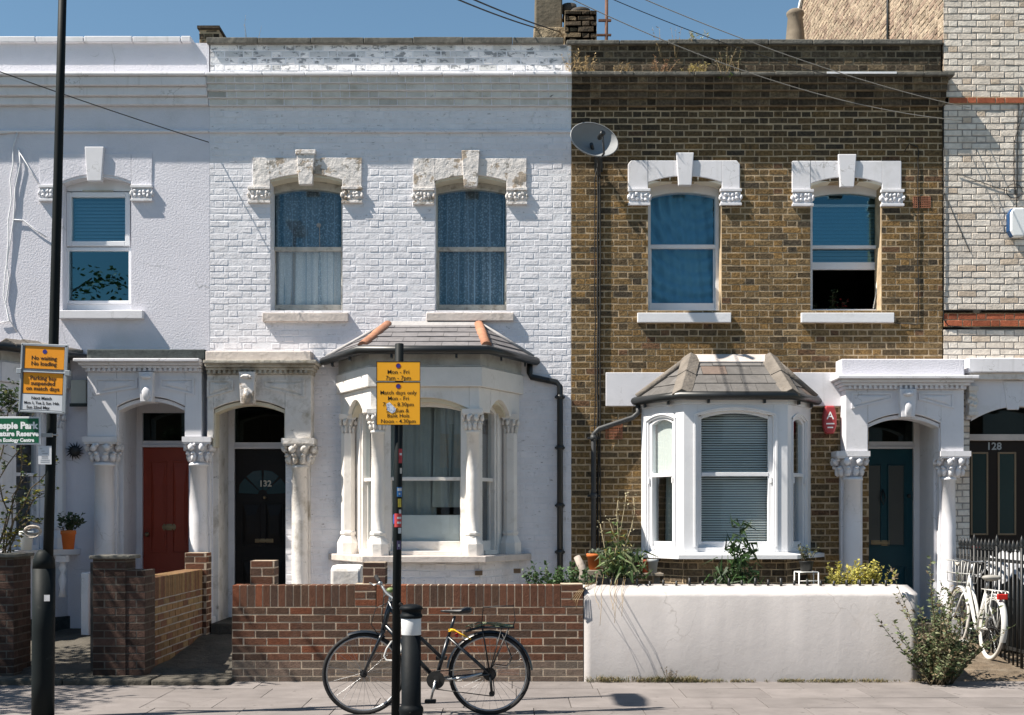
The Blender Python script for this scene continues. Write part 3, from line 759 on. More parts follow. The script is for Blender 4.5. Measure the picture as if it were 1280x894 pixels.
# rendered house: plastic casement
ox = (78, 164)
surround(H_L, RENDER, SMOOTHW, (49, 190), 191.5, (107, 131, 183, 226), ((49, 76), (164, 191), 232, 252), ox, 218, 9, .010, keyproud=.04, cproud=.035, soff=SMOOTHW)
Yf = YH+.16; oa, ob = X(78), X(164)
mb = MB(); zt = Z(232, Yf); zb = Z(382, Yf)
a1, b1, c1, d1 = X(90, Yf), X(157, Yf), Z(302, Yf), Z(247, Yf); a2, b2, c2, d2 = X(86, Yf), X(161, Yf), Z(376, Yf), Z(314, Yf)
mb.box(oa-.02, a2-.03, Yf, Yf+.08, zb-.06, zt+.12); mb.box(b2+.03, ob+.02, Yf, Yf+.08, zb-.06, zt+.12); mb.box(a2-.03, b2+.03, Yf, Yf+.08, d1+.075, zt+.12)
for (a, b, c, d, t, y) in ((a1, b1, c1, d1, .06, -.025), (a2, b2, c2, d2, .04, -.012)):
    mb.box(a-t, a, Yf+y, Yf+.07, c-t, d+t); mb.box(b, b+t, Yf+y, Yf+.07, c-t, d+t); mb.box(a, b, Yf+y, Yf+.07, d, d+t); mb.box(a, b, Yf+y, Yf+.07, c-t, c)
mb.box(a2-.03, b2+.03, Yf+.01, Yf+.08, d2+.04, c1-.055); mb.box(a2-.03, b2+.03, Yf+.004, Yf+.08, zb-.06, c2-.04)
w = mb.build('window', UPVC, H_L, bevel=.006)
mb = MB(); mb.box(X(104, Yf), X(142, Yf), Yf-.03, Yf+.02, Z(246, Yf)+.055, Z(244, Yf)+.055); mb.build('trickle_vent', OLDTIMBER, w)
for (a, b, c, d) in ((a1, b1, c1, d1), (a2, b2, c2, d2)):
    mb = MB(); mb.poly([(a, Yf+.02, c), (b, Yf+.02, c), (b, Yf+.02, d), (a, Yf+.02, d)]); mb.build('pane', GLASSUP, w, fix=False)
mb = MB(); blind(mb, a1, b1, c1, d1, Yf+.12, .042, .95); mb.build('blind', BLINDB, w, fix=False)
sill(H_L, w, 72, 178, 388, 398, SMOOTHW, .09)
# ---------------------------------------------------------------- porches
YP = YH-.24
def pxp(v): return X(v, YP)
def panel(mb, pts, y, bw=.022, pr=.016):
    c = Vector((sum(p[0] for p in pts)/4, 0, sum(p[1] for p in pts)/4))
    q = []
    for p in pts:
        sx = 1 if p[0] < c.x else -1; sz = 1 if p[1] < c.z else -1
        q.append((p[0]+sx*bw, p[1]+sz*bw))
    for i in range(4):
        j = (i+1) % 4; mb.prism([pts[i], pts[j], q[j], q[i]], y-pr, y+.002)
    q2 = [(lerp(p[0], c.x, .45), lerp(p[1], c.z, .55)) for p in q]
    for i in range(4):
        j = (i+1) % 4
        mb.poly([(q[i][0], y-.001, q[i][1]), (q[j][0], y-.001, q[j][1]), (q2[j][0], y-.02, q2[j][1]), (q2[i][0], y-.02, q2[i][1])])
    mb.poly([(p[0], y-.02, p[1]) for p in q2])
def porch(h, mat, corn_mat, up_mat, body, up, cor, crown, spring, ox, key, panels, capr, cols, zbase, capmat, keymat, dent=True, leftpier=True, up_x=None, soffmat=None, kout=.09):
    a, b = pxp(body[0]), pxp(body[1]); oa, ob = pxp(ox[0]), pxp(ox[1])
    zt = Z(cor[1], YP); zs = Z(spring, YP); zc = Z(crown, YP); zcap = Z(capr[0], YP)
    mb = MB()
    mb.box(a, oa, YP, YH+.02, zcap, zt); mb.box(ob, b, YP, YH+.02, zcap, zt)
    spandrel(mb, oa, ob, zs, zc-zs, zt, YP, YH+.02)
    P = mb.build('porch', mat, h, bevel=.008)
    # inner arch order and recess ceiling
    mb = MB(); arcband(mb, oa, ob, zs-.012, zc-zs, .045, YP+.035, YH+.02, 14)
    mb.box(oa-.02, oa+.012, YP+.035, YH+.02, zcap-.1, zs-.02); mb.box(ob-.012, ob+.02, YP+.035, YH+.02, zcap-.1, zs-.02)
    mb.build('arch_moulding', soffmat or mat, P, bevel=.004)
    for k, pts in enumerate(panels):
        mb = MB(); panel(mb, [(pxp(x), Z(y, YP)) for x, y in pts], YP); mb.build('frieze_panel', mat, P)
    # cornice: stacked mouldings
    mb = MB(); z0, z1 = Z(cor[1], YP), Z(cor[0], YP); hh = z1-z0
    ca, cb = pxp(cor[2]), pxp(cor[3])
    for f0, f1, p in ((.0, .28, .03), (.28, .5, .07), (.5, .74, .11), (.74, 1.0, .17)):
        mb.box(a-(a-ca)*p/.17, b+(cb-b)*p/.17, YP-p, YH+.015, z0+hh*f0+.0005, z0+hh*f1)
    mb.build('cornice', corn_mat, P, bevel=.008)
    if dent:
        mb = MB(); x = a+.02
        while x < b-.03: mb.box(x, x+.032, YP-.065, YP-.028, z0+hh*.02, z0+hh*.285); x += .06
        mb.build('dentil_row', corn_mat, P, bevel=.003)
    ua, ub = pxp(up_x[0]), pxp(up_x[1])
    mb = MB(); mb.box(ua, ub, YP-.02, YH+.01, Z(up[1], YP), Z(up[0], YP)); mb.build('upstand', up_mat, P, bevel=.012)
    mb = MB(); keystone(mb, pxp(key[0]), pxp(key[1]), Z(key[3], YP), Z(key[2], YP), YP-kout, YH, .78)
    c = (pxp(key[0])+pxp(key[1]))/2; mb.blob((c, YP-kout, Z(key[3]-10, YP)), (.05, .03, .09), 8, 5, .2); mb.blob((c, YP-kout-.01, Z(key[2]+6, YP)), (.07, .035, .03), 8, 5, .2)
    mb.build('keystone', keymat, P, bevel=.006)
    for (x0, x1, w0, w1) in cols:
        cx = (pxp(x0)+pxp(x1))/2; r = (pxp(x1)-pxp(x0))/2; cw = pxp(w1)-pxp(w0); cc = (pxp(w0)+pxp(w1))/2
        zc0 = Z(capr[1], YP)
        mb = MB(); capital(mb, cc, YP+cw*.42, cw, zc0, zcap); mb.build('capital', capmat, P)
        mb = MB(); column(mb, cx, YP+.12, r, zbase+.12, zc0+.01); mb.build('column', mat, P)
        mb = MB(); mb.box(cx-r*1.6, cx+r*1.6, YP-.04, YH+.01, .1, zbase+.12); mb.build('plinth', mat, P, bevel=.01)
        mb = MB(); mb.box(cx-r*1.15, cx+r*1.15, YP+.16, YH+.01, zbase+.1, zcap); mb.build('pilaster', mat, P, bevel=.006)
    return P
YD = YH+.55
def doorway(h, ox, mat_in, mat_fr, mat_dr, ftop, trans, zthr, label, number=None, half=None, frame_px=None):
    """recess, frame, fanlight and door; ox px at the porch front plane"""
    oa, ob = pxp(ox[0]), pxp(ox[1])
    zt = Z(ftop-12, YP)+.12
    mb = MB()
    mb.box(oa-.25, oa, YH+.02, YD+.1, .1, zt); mb.box(ob, ob+.25, YH+.02, YD+.1, .1, zt); mb.box(oa-.25, ob+.25, YH+.02, YD+.1, zt, zt+.1)
    mb.build('door_recess', mat_in, h, bevel=.004)
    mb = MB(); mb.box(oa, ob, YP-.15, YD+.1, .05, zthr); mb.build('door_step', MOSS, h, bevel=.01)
    f = .075
    z1, z0 = Z(trans[0], YD), Z(trans[1], YD)
    mb = MB(); zf = Z(ftop, YD)
    mb.box(oa, oa+f, YD, YD+.09, zthr, zt); mb.box(ob-f, ob, YD, YD+.09, zthr, zt); mb.box(oa+f, ob-f, YD+.002, YD+.09, z0, z1); mb.box(oa+f, ob-f, YD+.002, YD+.09, zf, zt)
    mb.box(oa+f, ob-f, YD-.02, YD+.002, z0, z0+.03)
    fr = mb.build('door_frame', mat_fr, h, bevel=.005)
    mb = MB(); mb.poly([(oa+f, YD+.05, z1), (ob-f, YD+.05, z1), (ob-f, YD+.05, zf), (oa+f, YD+.05, zf)]); mb.build('fanlight', GLASSDARK, fr, fix=False)
    return oa+f, ob-f, zthr, z0
def door_slab(h, a, b, z0, z1, mat, panels, Y=None, bolection=.012):
    Y = Y or YD+.045
    mb = MB(); mb.box(a, b, Y, Y+.05, z0, z1); w, hh = b-a, z1-z0
    for (u0, u1, v0, v1) in panels:
        p = [(a+w*u0, z0+hh*v0), (a+w*u1, z0+hh*v0), (a+w*u1, z0+hh*v1), (a+w*u0, z0+hh*v1)]
        panel(mb, p, Y, .018, bolection)
    return mb.build('front_door', mat, h, bevel=.003)
def knob(par, x, z, mat=BRASS, r=.03, Y=None):
    mb = MB(); Y = Y or YD+.045; mb.tube([(x, Y, z), (x, Y-.04, z)], .012, 8); mb.blob((x, Y-.055, z), (r, r*.8, r), 10, 7, 0); mb.build('door_knob', mat, par)
def letterbox(par, x0, x1, z, mat=BRASS, Y=None, hgt=.05):
    mb = MB(); Y = Y or YD+.045; mb.box(x0, x1, Y-.012, Y, z-hgt/2, z+hgt/2); mb.box(x0+.02, x1-.02, Y-.018, Y-.012, z-hgt*.28, z+hgt*.28); mb.build('letterbox', mat, par, bevel=.003)
def digits(par, txt, x, z, size, mat, Y, bold=.003):
    mb = MB(); text_mb(mb, txt, x, Y, z, size, bold=bold); mb.build('door_number', mat, par, fix=False)

# rendered house
porch(H_L, SMOOTHW, SMOOTHW, LEAD, (109, 252), (437, 450), (450, 465, 97, 253), 496, 508, (146, 231), (176, 194, 466, 503),
      [[(119, 494), (172, 485), (172, 473), (119, 473)], [(200, 485), (243, 494), (243, 473), (200, 473)]],
      (546, 579), [(114, 139, 104, 147), (234, 257, 228, 264)], .3, SMOOTHW, SMOOTHW, up_x=(109, 257))
a, b, z0, z1 = doorway(H_L, (146, 231), SMOOTHW, SMOOTHW, SMOOTHW, 516, (551, 559), .36, '')
d = door_slab(H_L, a, b, z0, z1, REDDOOR, [(.13, .45, .38, .92), (.55, .87, .38, .92), (.13, .45, .06, .28), (.55, .87, .06, .28)])
letterbox(d, X(193, YD), X(222, YD), Z(659, YD), BRASS, hgt=.08); knob(d, X(184, YD), Z(668, YD))
digits(d, '3', X(160.5, YD-.2), Z(608, YD-.2), .14, SIGNBLK, YD-.21)
# white brick house, number 132
porch(H_W, STUCCO, STAIN, SILLST, (259, 389), (439, 452), (452, 468, 258, 398), 500, 511, (267, 356), (301, 321, 466, 506),
      [[(254+5, 497), (292, 488), (292, 475), (259, 475)], [(328, 486), (381, 497), (381, 475), (328, 475)]],
      (548, 582), [(363, 383, 352, 393)], .3, STUCCO, PEEL, up_x=(257, 389), soffmat=SOFFIT, kout=.12)
a, b, z0, z1 = doorway(H_W, (267, 356), STUCCO, SMOOTHW, STUCCO, 505, (553, 561), .36, '')
d = door_slab(H_W, a, b, z0, z1, BLKDOOR, [(.12, .46, .42, .68), (.54, .88, .42, .68), (.12, .46, .06, .34), (.54, .88, .06, .34)])
mb = MB(); c_ = (a+b)/2; zc_ = z0+(z1-z0)*.73
for k in range(4):
    t0, t1 = math.pi*k/4+.05, math.pi*(k+1)/4-.05
    mb.poly([(c_+.06*math.cos(t0), YD+.038, zc_+.06*math.sin(t0)), (c_+.30*math.cos(t0), YD+.038, zc_+.30*math.sin(t0)), (c_+.31*math.cos((t0+t1)/2), YD+.038, zc_+.31*math.sin((t0+t1)/2)), (c_+.30*math.cos(t1), YD+.038, zc_+.30*math.sin(t1)), (c_+.06*math.cos(t1), YD+.038, zc_+.06*math.sin(t1))])
mb.build('door_light', M('door_glass', (.02, .05, .06), .1, spec=.6), d, fix=False)
letterbox(d, X(318, YD), X(341, YD), Z(676, YD), BRASS, hgt=.05); knob(d, X(331, YD), Z(622, YD), r=.02)
digits(d, '132', X(331, YD), Z(608, YD), .105, NUMB, YD+.03)
# brown brick house, blue door
porch(H_B, SMOOTHW, SMOOTHW, RENDER, (1057, 1205), (449, 471), (471, 487, 1043, 1218), 517, 529, (1085, 1176), (1122, 1143, 487, 522),
      [[(1064, 511), (1115, 500), (1115, 491), (1064, 491)], [(1148, 500), (1192, 511), (1192, 491), (1148, 491)]],
      (564, 597), [(1057, 1081, 1045, 1087), (1181, 1199, 1175, 1213)], .3, SMOOTHW, SMOOTHW, up_x=(1051, 1205))
a, b, z0, z1 = doorway(H_B, (1085, 1176), SMOOTHW, PAINT, SMOOTHW, 519, (552, 561), .36, '')
d = door_slab(H_B, a, b, z0, z1, BLUEDOOR, [(.12, .88, .06, .30)])
for (u0, u1) in ((.16, .43), (.57, .84)):
    xa, xb = lerp(a, b, u0), lerp(a, b, u1); za, zb = lerp(z0, z1, .43), lerp(z0, z1, .90)
    mb = MB(); mb.poly([(xa, YD+.04, za), (xb, YD+.04, za), (xb, YD+.04, zb), (xa, YD+.04, zb)]); mb.build('door_light', M('frosted_door_glass', (.05, .055, .05), .25, spec=.6), d, fix=False)
    mb = MB()
    for q in ((xa-.012, xa), (xb, xb+.012)): mb.box(q[0], q[1], YD+.028, YD+.045, za-.012, zb+.012)
    for q in ((za-.012, za), (zb, zb+.012)): mb.box(xa, xb, YD+.028, YD+.045, q[0], q[1])
    mb.build('door_moulding', BLUEDOOR, d, bevel=.003)
letterbox(d, X(1090, YD), X(1113, YD), Z(679, YD), BRASS, hgt=.07); knob(d, X(1136, YD), Z(620, YD), DARKST, .025)
mb = MB(); mb.tube([(X(1104, YD), YD+.03, Z(612, YD)), (X(1101, YD), YD, Z(622, YD)), (X(1104, YD), YD-.005, Z(631, YD)), (X(1107, YD), YD, Z(622, YD)), (X(1104, YD), YD+.03, Z(612, YD))], .009, 6); mb.build('door_knocker', DARKST, d)
# pale house doorway, number 128
y_ = YR-.05
mb = MB(); oa, ob = X(1211), X(1330)
spandrel(mb, oa, ob, Z(527), Z(509)-Z(527), Z(476), y_, YH+.02); mb.box(X(1206), oa, y_, YH+.02, Z(525), Z(476)); mb.box(ob, 8.2, y_, YH+.02, Z(525), Z(476))
P = mb.build('door_head', SMOOTHW, H_R, bevel=.006)
mb = MB(); mb.box(X(1203), 8.2, y_-.13, YH, Z(468), Z(450)); mb.build('canopy_slab', SMOOTHW, P, bevel=.012)
mb = MB(); mb.box(X(1206), 8.2, y_-.08, YH, Z(476), Z(468)-.001); mb.build('moulding', STUCCO, P, bevel=.006)
mb = MB(); keystone(mb, X(1250), X(1276), Z(513), Z(477), y_-.012, y_+.02, .55); mb.build('keystone', SMOOTHW, P, bevel=.008)
mb = MB(); corbel(mb, X(1205), X(1217), y_-.08, YH-.02, Z(521), Z(484)); mb.build('corbel', STUCCO, P, bevel=.003)
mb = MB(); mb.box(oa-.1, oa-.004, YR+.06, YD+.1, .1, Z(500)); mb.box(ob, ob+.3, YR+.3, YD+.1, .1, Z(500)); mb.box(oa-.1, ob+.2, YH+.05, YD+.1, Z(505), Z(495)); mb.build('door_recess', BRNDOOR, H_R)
yd = YH+.2
mb = MB(); mb.box(oa, ob, yd-.03, yd+.08, Z(551, yd), Z(543, yd)); mb.box(oa, oa+.04, yd, yd+.08, .3, Z(505)); fr = mb.build('door_frame', SILLST, H_R, bevel=.004)
mb = MB(); mb.poly([(oa, yd+.04, Z(543, yd)), (ob, yd+.04, Z(543, yd)), (ob, yd+.04, Z(505)), (oa, yd+.04, Z(505))]); mb.build('fanlight', GLASSDARK, fr, fix=False)
mb = MB(); mb.box(oa+.03, ob, yd+.03, yd+.09, .3, Z(551, yd)); d = mb.build('front_door', BRNDOOR, H_R)
mb = MB(); mb.box(X(1211, yd), X(1227, yd), yd+.012, yd+.03, Z(685, yd), Z(681.5, yd)); mb.build('red_strip', M('red_strip', (.45, .03, .03), .5), d)
for (p0, p1) in ((1214, 1236), (1248, 1271), (1283, 1306)):
    mb = MB(); xa, xb, za, zb = X(p0, yd), X(p1, yd), Z(669, yd), Z(565, yd); t = .022
    mb.box(xa, xa+t, yd+.015, yd+.03, za, zb); mb.box(xb-t, xb, yd+.015, yd+.03, za, zb); mb.box(xa+t, xb-t, yd+.015, yd+.03, za, za+t); mb.box(xa+t, xb-t, yd+.015, yd+.03, zb-t, zb)
    pf = mb.build('beading', TANW, d, bevel=.003)
    mb = MB(); mb.poly([(xa, yd+.026, za), (xb, yd+.026, za), (xb, yd+.026, zb), (xa, yd+.026, zb)]); mb.build('door_light', M('dark_door_glass', (.015, .035, .035), .15, spec=.5), d, fix=False)
digits(d, '128', X(1243.5, yd), Z(562, yd), .125, M('silver_number', (.35, .37, .38), .4), yd+.024)

# ---------------------------------------------------------------- bays
def face_T(A, B):
    d = Vector((B[0]-A[0], B[1]-A[1])); L = d.length; d /= L; n = Vector((-d.y, d.x))
    return (lambda p: (A[0]+d.x*p[0]+n.x*p[1], A[1]+d.y*p[0]+n.y*p[1], p[2])), L
def offset_poly(P, o):
    """outward offset of the open 3-face plan (ends stay on the house plane)"""
    lines = []
    for a, b in zip(P, P[1:]):
        d = Vector((b[0]-a[0], b[1]-a[1])).normalized(); n = Vector((d.y, -d.x)); lines.append((Vector(a)+n*o, d))
    def inter(l1, l2):
        (p, d), (q, e) = l1, l2; den = d.x*e.y-d.y*e.x; t = ((q.x-p.x)*e.y-(q.y-p.y)*e.x)/den; return p+d*t
    yend = P[0][1]
    out = [inter((Vector((0, yend)), Vector((1, 0))), lines[0])]
    for a, b in zip(lines, lines[1:]): out.append(inter(a, b))
    out.append(inter(lines[-1], (Vector((0, yend)), Vector((1, 0)))))
    return [tuple(p) for p in out]
def ring(mb, P, o0, o1, z0, z1):
    A = offset_poly(P, o0); B = offset_poly(P, o1)
    for i in range(3):
        mb.zprism([A[i], A[i+1], B[i+1], B[i]], z0, z1) if o0 > o1 else mb.zprism([B[i], B[i+1], A[i+1], A[i]], z0, z1)
def solid(mb, P, o, z0, z1):
    mb.zprism(offset_poly(P, o), z0, z1)
def bay_roof(par, P, oeave, z_e, T1, T2, mat_hip, nrow, slw, colf, hip_r, hip_part=(0, 1), hips_wall=True, seed=3, flash=None, gut=BLACKP):
    E = offset_poly(P, oeave)
    r_ = random.Random(seed)
    mb = MB(); mb.mat = 0
    E3 = [Vector((e[0], e[1], z_e)) for e in E]
    planes = [(E3[0], E3[1], T1, T1), (E3[1], E3[2], T1, T2), (E3[2], E3[3], T2, T2)]
    for (bl, br, tl, tr) in planes:
        d = (br-bl).normalized(); up = (tl-bl); n = d.cross(up).normalized()
        if n.z < 0: n = -n
        L = (br-bl).length
        for i in range(nrow):
            t0, t1 = i/nrow, (i+1)/nrow+.02
            l0, r0 = bl.lerp(tl, t0), br.lerp(tr, t0); l1, r1 = bl.lerp(tl, min(t1, 1)), br.lerp(tr, min(t1, 1))
            def along(q): return (q-bl).dot(d)
            a0, b0, a1, b1 = along(l0), along(r0), along(l1), along(r1)
            base0 = l0-d*a0; base1 = l1-d*a1
            x = -slw*(.5 if i % 2 else 0)-slw*2
            while x < L+slw:
                xa, xb = x+.002, x+slw-.002
                p0, p1 = min(max(xa, a0), b0), min(max(xb, a0), b0); q0, q1 = min(max(xa, a1), b1), min(max(xb, a1), b1)
                if p1-p0 > .01 or q1-q0 > .01:
                    mb.col = colf(r_); lift = .014+r_.uniform(-.003, .003)
                    v = mb.vs([base0+d*p0+n*lift, base0+d*p1+n*lift, base1+d*q1+n*.003, base1+d*q0+n*.003, base0+d*p0, base0+d*p1])
                    mb.fc((v, v+1, v+2, v+3)); mb.fc((v+4, v+5, v+1, v))
                x += slw
        mb.col = (.05, .05, .05)
        mb.poly([bl, br, tr, tl] if tl != tr else [bl, br, tl])
    R_ = mb.build('roof', SLATE, par, fix=False)
    for e, t in ((E3[1], T1), (E3[2], T2)):
        a = e.lerp(t, hip_part[0]); b = e.lerp(t, hip_part[1])
        mb = MB(); o = Vector((0, 0, -hip_r*.2))
        if mat_hip is TERRA:
            mb.tube([a+o, a.lerp(b, .48)+o, a.lerp(b, .5)+o*.8, b+o*.8], [hip_r, hip_r*.95, hip_r, hip_r*.95], 12)
        else:
            k = 3
            for i in range(2):
                p, q = a.lerp(b, i/2), a.lerp(b, (i+1)/2+.01)
                dd = (q-p).normalized(); sd = dd.cross(Vector((0, 0, 1))).normalized(); up = sd.cross(dd)
                ww = .115
                vv = []
                for s_ in (p+up*.012*i, q+up*.012*i):
                    vv += [s_-sd*ww-up*.035, s_-sd*ww-up*.005, s_+up*.065, s_+sd*ww-up*.005, s_+sd*ww-up*.035]
                b_ = mb.vs(vv)
                for j in range(4): mb.fc((b_+j, b_+j+1, b_+j+6, b_+j+5))
                mb.fc((b_, b_+1, b_+2, b_+3, b_+4)); mb.fc((b_+9, b_+8, b_+7, b_+6, b_+5)); mb.fc((b_, b_+4, b_+9, b_+5))
        mb.build('hip_tile', mat_hip, R_, bevel=0 if mat_hip is TERRA else .008)
    if hips_wall:
        for e, t in ((E3[0], T1), (E3[3], T2)):
            o = Vector((0, -.02, .015)); mb = MB(); mb.tube([e+o, t+o], .045 if mat_hip is not TERRA else .025, 8)
            mb.build('verge_fillet', mat_hip if mat_hip is not TERRA else FLASH, R_)
    if flash:
        mb = MB(); mb.xprism([(YH-.01, T1.z+flash), (YH-.03, T1.z+flash), (YH-.14, T1.z-.055), (YH-.13, T1.z-.075), (YH-.01, T1.z-.03)], T1.x+.02, T2.x-.02)
        mb.tube([T1+Vector((0, -.03, .0)), T2+Vector((0, -.03, .0))], .02, 6) if False else None
        mb.build('flashing', FLASH if mat_hip is TERRA else M('pale_flashing', (.52, .47, .44), .8, var=(5, .2), bump=[(12, .01)]), R_)
    G = offset_poly(P, oeave+.03); g3 = [Vector((g[0], g[1], z_e-.035)) for g in G]
    mb = MB(); mb.tube(g3, .05, 10)
    for i in range(3):
        for t in (.25, .75): q = g3[i].lerp(g3[i+1], t); mb.box(q.x-.012, q.x+.012, q.y-.01, q.y+.09, q.z-.085, q.z-.04)
    mb.build('gutter', gut, par)
    return R_, E3, g3
def curtain_T(mb, T, u0, u1, z0, z1, w, amp, n, seed):
    mb.T = T; wavy(mb, u0, u1, z0, z1, w, amp, n, seed); mb.T = None
def tall_bay(h, dx, dz, mat, capmat, board, label=None, eavez=None, roofmat=None, curt=GREYCURT):
    P = [(-2.06+dx, YH), (-1.60+dx, YH-.9), (-.37+dx, YH-.9), (.09+dx, YH)]
    zs, ze = 1.17+dz, 3.31+dz
    mb = MB(); solid(mb, P, -.02, ze-.26, ze-.0); ring(mb, P, 0, -.2, ze-.23, ze+.001)
    solid(mb, P, .03, ze-.0, ze+.01)
    B = mb.build('bay_window', mat, h, bevel=.006)
    mb = MB(); ring(mb, P, .045, -.1, ze-.23, ze-.005); mb.build('frieze_block', mat, B, bevel=.008)
    mb = MB(); solid(mb, P, .02, ze+.011, ze+.165); mb.build('fascia', M('grey_fascia', (.42, .42, .40), .8, var=(4, .25), dirt=((.2, .19, .17), 5, .5, .7, .6), bump=[(20, .004)]), B, bevel=.004)
    # arched zone under the frieze
    mb = MB(); z0 = 2.80+dz
    faces = []
    for i, (a, b) in enumerate(zip(P, P[1:])):
        T, L = face_T(a, b); mb.T = T; faces.append((T, L))
        u0, u1 = (L/2-.5, L/2+.5) if i == 1 else (L/2-.24, L/2+.24)
        mb.box(0, u0, 0, .17, z0, ze-.232); mb.box(u1, L, 0, .17, z0, ze-.232)
        spandrel(mb, u0, u1, z0+.03, .13 if i == 1 else .14, ze-.232, 0, .17)
    mb.T = None; mb.build('arch_head', mat, B, bevel=.006)
    for i, (T, L) in enumerate(faces):
        mb = MB(); mb.T = T; u0, u1 = (L/2-.5, L/2+.5) if i == 1 else (L/2-.24, L/2+.24)
        arcband(mb, u0, u1, z0+.03, .13 if i == 1 else .14, .045, .05, .17)
        mb.T = None; mb.build('arch_moulding', SOFFIT, B, bevel=.004)
    # mullion walls behind the columns, windows
    mb = MB()
    zt = z0+.16
    ops = []
    for i, (T, L) in enumerate(faces):
        mb.T = T; u0, u1 = (L/2-.46, L/2+.46) if i == 1 else (L/2-.19, L/2+.19)
        mb.box(.03, u0, .13, .26, zs, zt); mb.box(u1, L-.03, .13, .26, zs, zt); ops.append((T, u0, u1, L))
    mb.T = None; mb.build('mullion', mat, B, bevel=.006)
    for i, (T, u0, u1, L) in enumerate(ops):
        f = .05 if i == 1 else .04; zm = 2.045+dz
        mb = MB(); mb.T = T
        mb.box(u0, u0+f, .15, .24, zs, zt); mb.box(u1-f, u1, .15, .24, zs, zt)
        spandrel(mb, u0+f, u1-f, 2.82+dz, .05, zt, .15, .24)
        mb.box(u0+f, u1-f, .17, .215, zm-.02, zm+.02); mb.box(u0+f, u1-f, .2, .24, zs, zs+.16)
        mb.box(u0+f, u0+f+.02, .205, .24, zs, zm); mb.box(u1-f-.02, u1-f, .205, .24, zs, zm)
        mb.box(u0+f, u1-f, .11, .2, zs, zs+.05)
        mb.T = None; w = mb.build('window', mat if i != 1 else mat, B, bevel=.004)
        # glazing in the same mesh level: panes are parts of the bay
        mb = MB(); mb.T = T; arcpane(mb, u0+f, u1-f, zm, 2.82+dz, .05, .195); mb.poly([(u0+f, .222, zs+.1), (u1-f, .222, zs+.1), (u1-f, .222, zm), (u0+f, .222, zm)]); mb.T = None
        mb.build('pane', GLASSLO, B, fix=False)
        mb = MB(); mb.T = T
        if i == 1:
            wavy(mb, u0-.02, lerp(u0, u1, .62), zs, zt, .34, .018, 50, 4); wavy(mb, lerp(u0, u1, .60), u1+.02, zs+.55, zt, .33, .02, 30, 5, .05)
        else: wavy(mb, u0-.02, lerp(u0, u1, .5) if i else u1+.02, zs, zt, .32, .02, 20, 6+i)
        mb.T = None; mb.build('curtain', curt, B, fix=False)
        if i == 1 and board:
            mb = MB(); mb.T = T; mb.box(u0+f+.02, u1-f, .26, .27, zs+.12, zs+.46); mb.T = None; mb.build('white_board', BOARD, B)
    # columns
    C_ = offset_poly(P, -.075)
    for k, (cx, cy, r, sq) in enumerate(((P[0][0]+.11, YH-.1, .082, 1), (C_[1][0]+.03, C_[1][1]+.0, .078, 0), (C_[2][0]-.03, C_[2][1], .078, 0), (P[3][0]-.11, YH-.1, .082, 1))):
        mb = MB()
        if sq: mb.zprism([(cx-r, cy-r*.5), (cx-r*.5, cy-r), (cx+r*.5, cy-r), (cx+r, cy-r*.5), (cx+r, YH+.02), (cx-r, YH+.02)], zs+.2, 2.6+dz)
        column(mb, cx, cy, r*(.8 if sq else 1), zs+.05, 2.6+dz)
        mb.build('column', mat, B)
        mb = MB(); capital(mb, cx, cy, .235 if not sq else .2, 2.58+dz, 2.83+dz)
        if sq: mb.box(cx-.08, cx+.08, cy, YH+.02, 2.6+dz, 2.83+dz)
        mb.build('capital', capmat, B)
        mb = MB(); pr = [(1.7, 0), (1.7, .13), (1.25, .2), (1.05, .22), (1.25, .235), (1.25, .26), (1.0, .28)]
        mb.lathe([(r*a_, zs+b_) for a_, b_ in pr], cx, cy, 8 if not sq else 8, smooth=False); mb.build('column_base', capmat, B, bevel=.004)
    mb = MB(); solid(mb, P, .13, zs-.075, zs); mb.build('bay_sill', SILLST if board else SMOOTHW, B, bevel=.008)
    return B, P, zs, ze
# --- 132
B, P, zs, ze = tall_bay(H_W, 0, 0, CREAM, CREAM, True)
mb = MB()
for i, (a, b) in enumerate(zip(P, P[1:])):
    T, L = face_T(a, b); mb.T = T
    bricks(mb, 0, L, .1, zs-.076, 0, [], pal_white, rec=.004, jw=.005, jc=.003, seed=80+i)
mb.T = None; mb.build('bay_plinth', [BRICK_P, MORT_WHITE], B, fix=False)
mb = MB()
for px_ in (600, 647): mb.box(X(px_-5, YH-.5), X(px_+4, YH-.5), YH-(.93 if px_ == 600 else .4), YH-.3, zs-.22, zs-.17)
mb.build('vent_slot', M('slot_brick', (.16, .11, .07), .9), B)
T1, T2 = Vector((X(486), YH-.01, Z(405))), Vector((X(598), YH-.01, Z(405)))
R_, E3, g3 = bay_roof(B, P, .15, ze+.20, T1, T2, TERRA, 5, .30, lambda r: jit((.17, .162, .168), .08, r), .062, (.06, .97), True, 3, .03)
g = g3[3]
mb = MB(); px2 = X(700, YH-.08)
mb.tube([g+Vector((-.08, -.02, 0)), g+Vector((-.08, -.02, -.14)), g+Vector((-.06, -.02, -.19)), Vector((px2-.04, YH-.07, Z(478, YH-.07))), Vector((px2, YH-.07, Z(483, YH-.07))), Vector((px2, YH-.07, .2))], .036, 12)
for yy in (497, 560, 632, 690): z = Z(yy); mb.tube([(px2, YH-.07, z-.025), (px2, YH-.07, z+.025)], .046, 12); mb.box(px2-.06, px2+.06, YH-.06, YH+.005, z-.012, z+.012)
mb.build('drainpipe', BLACKP, H_W)
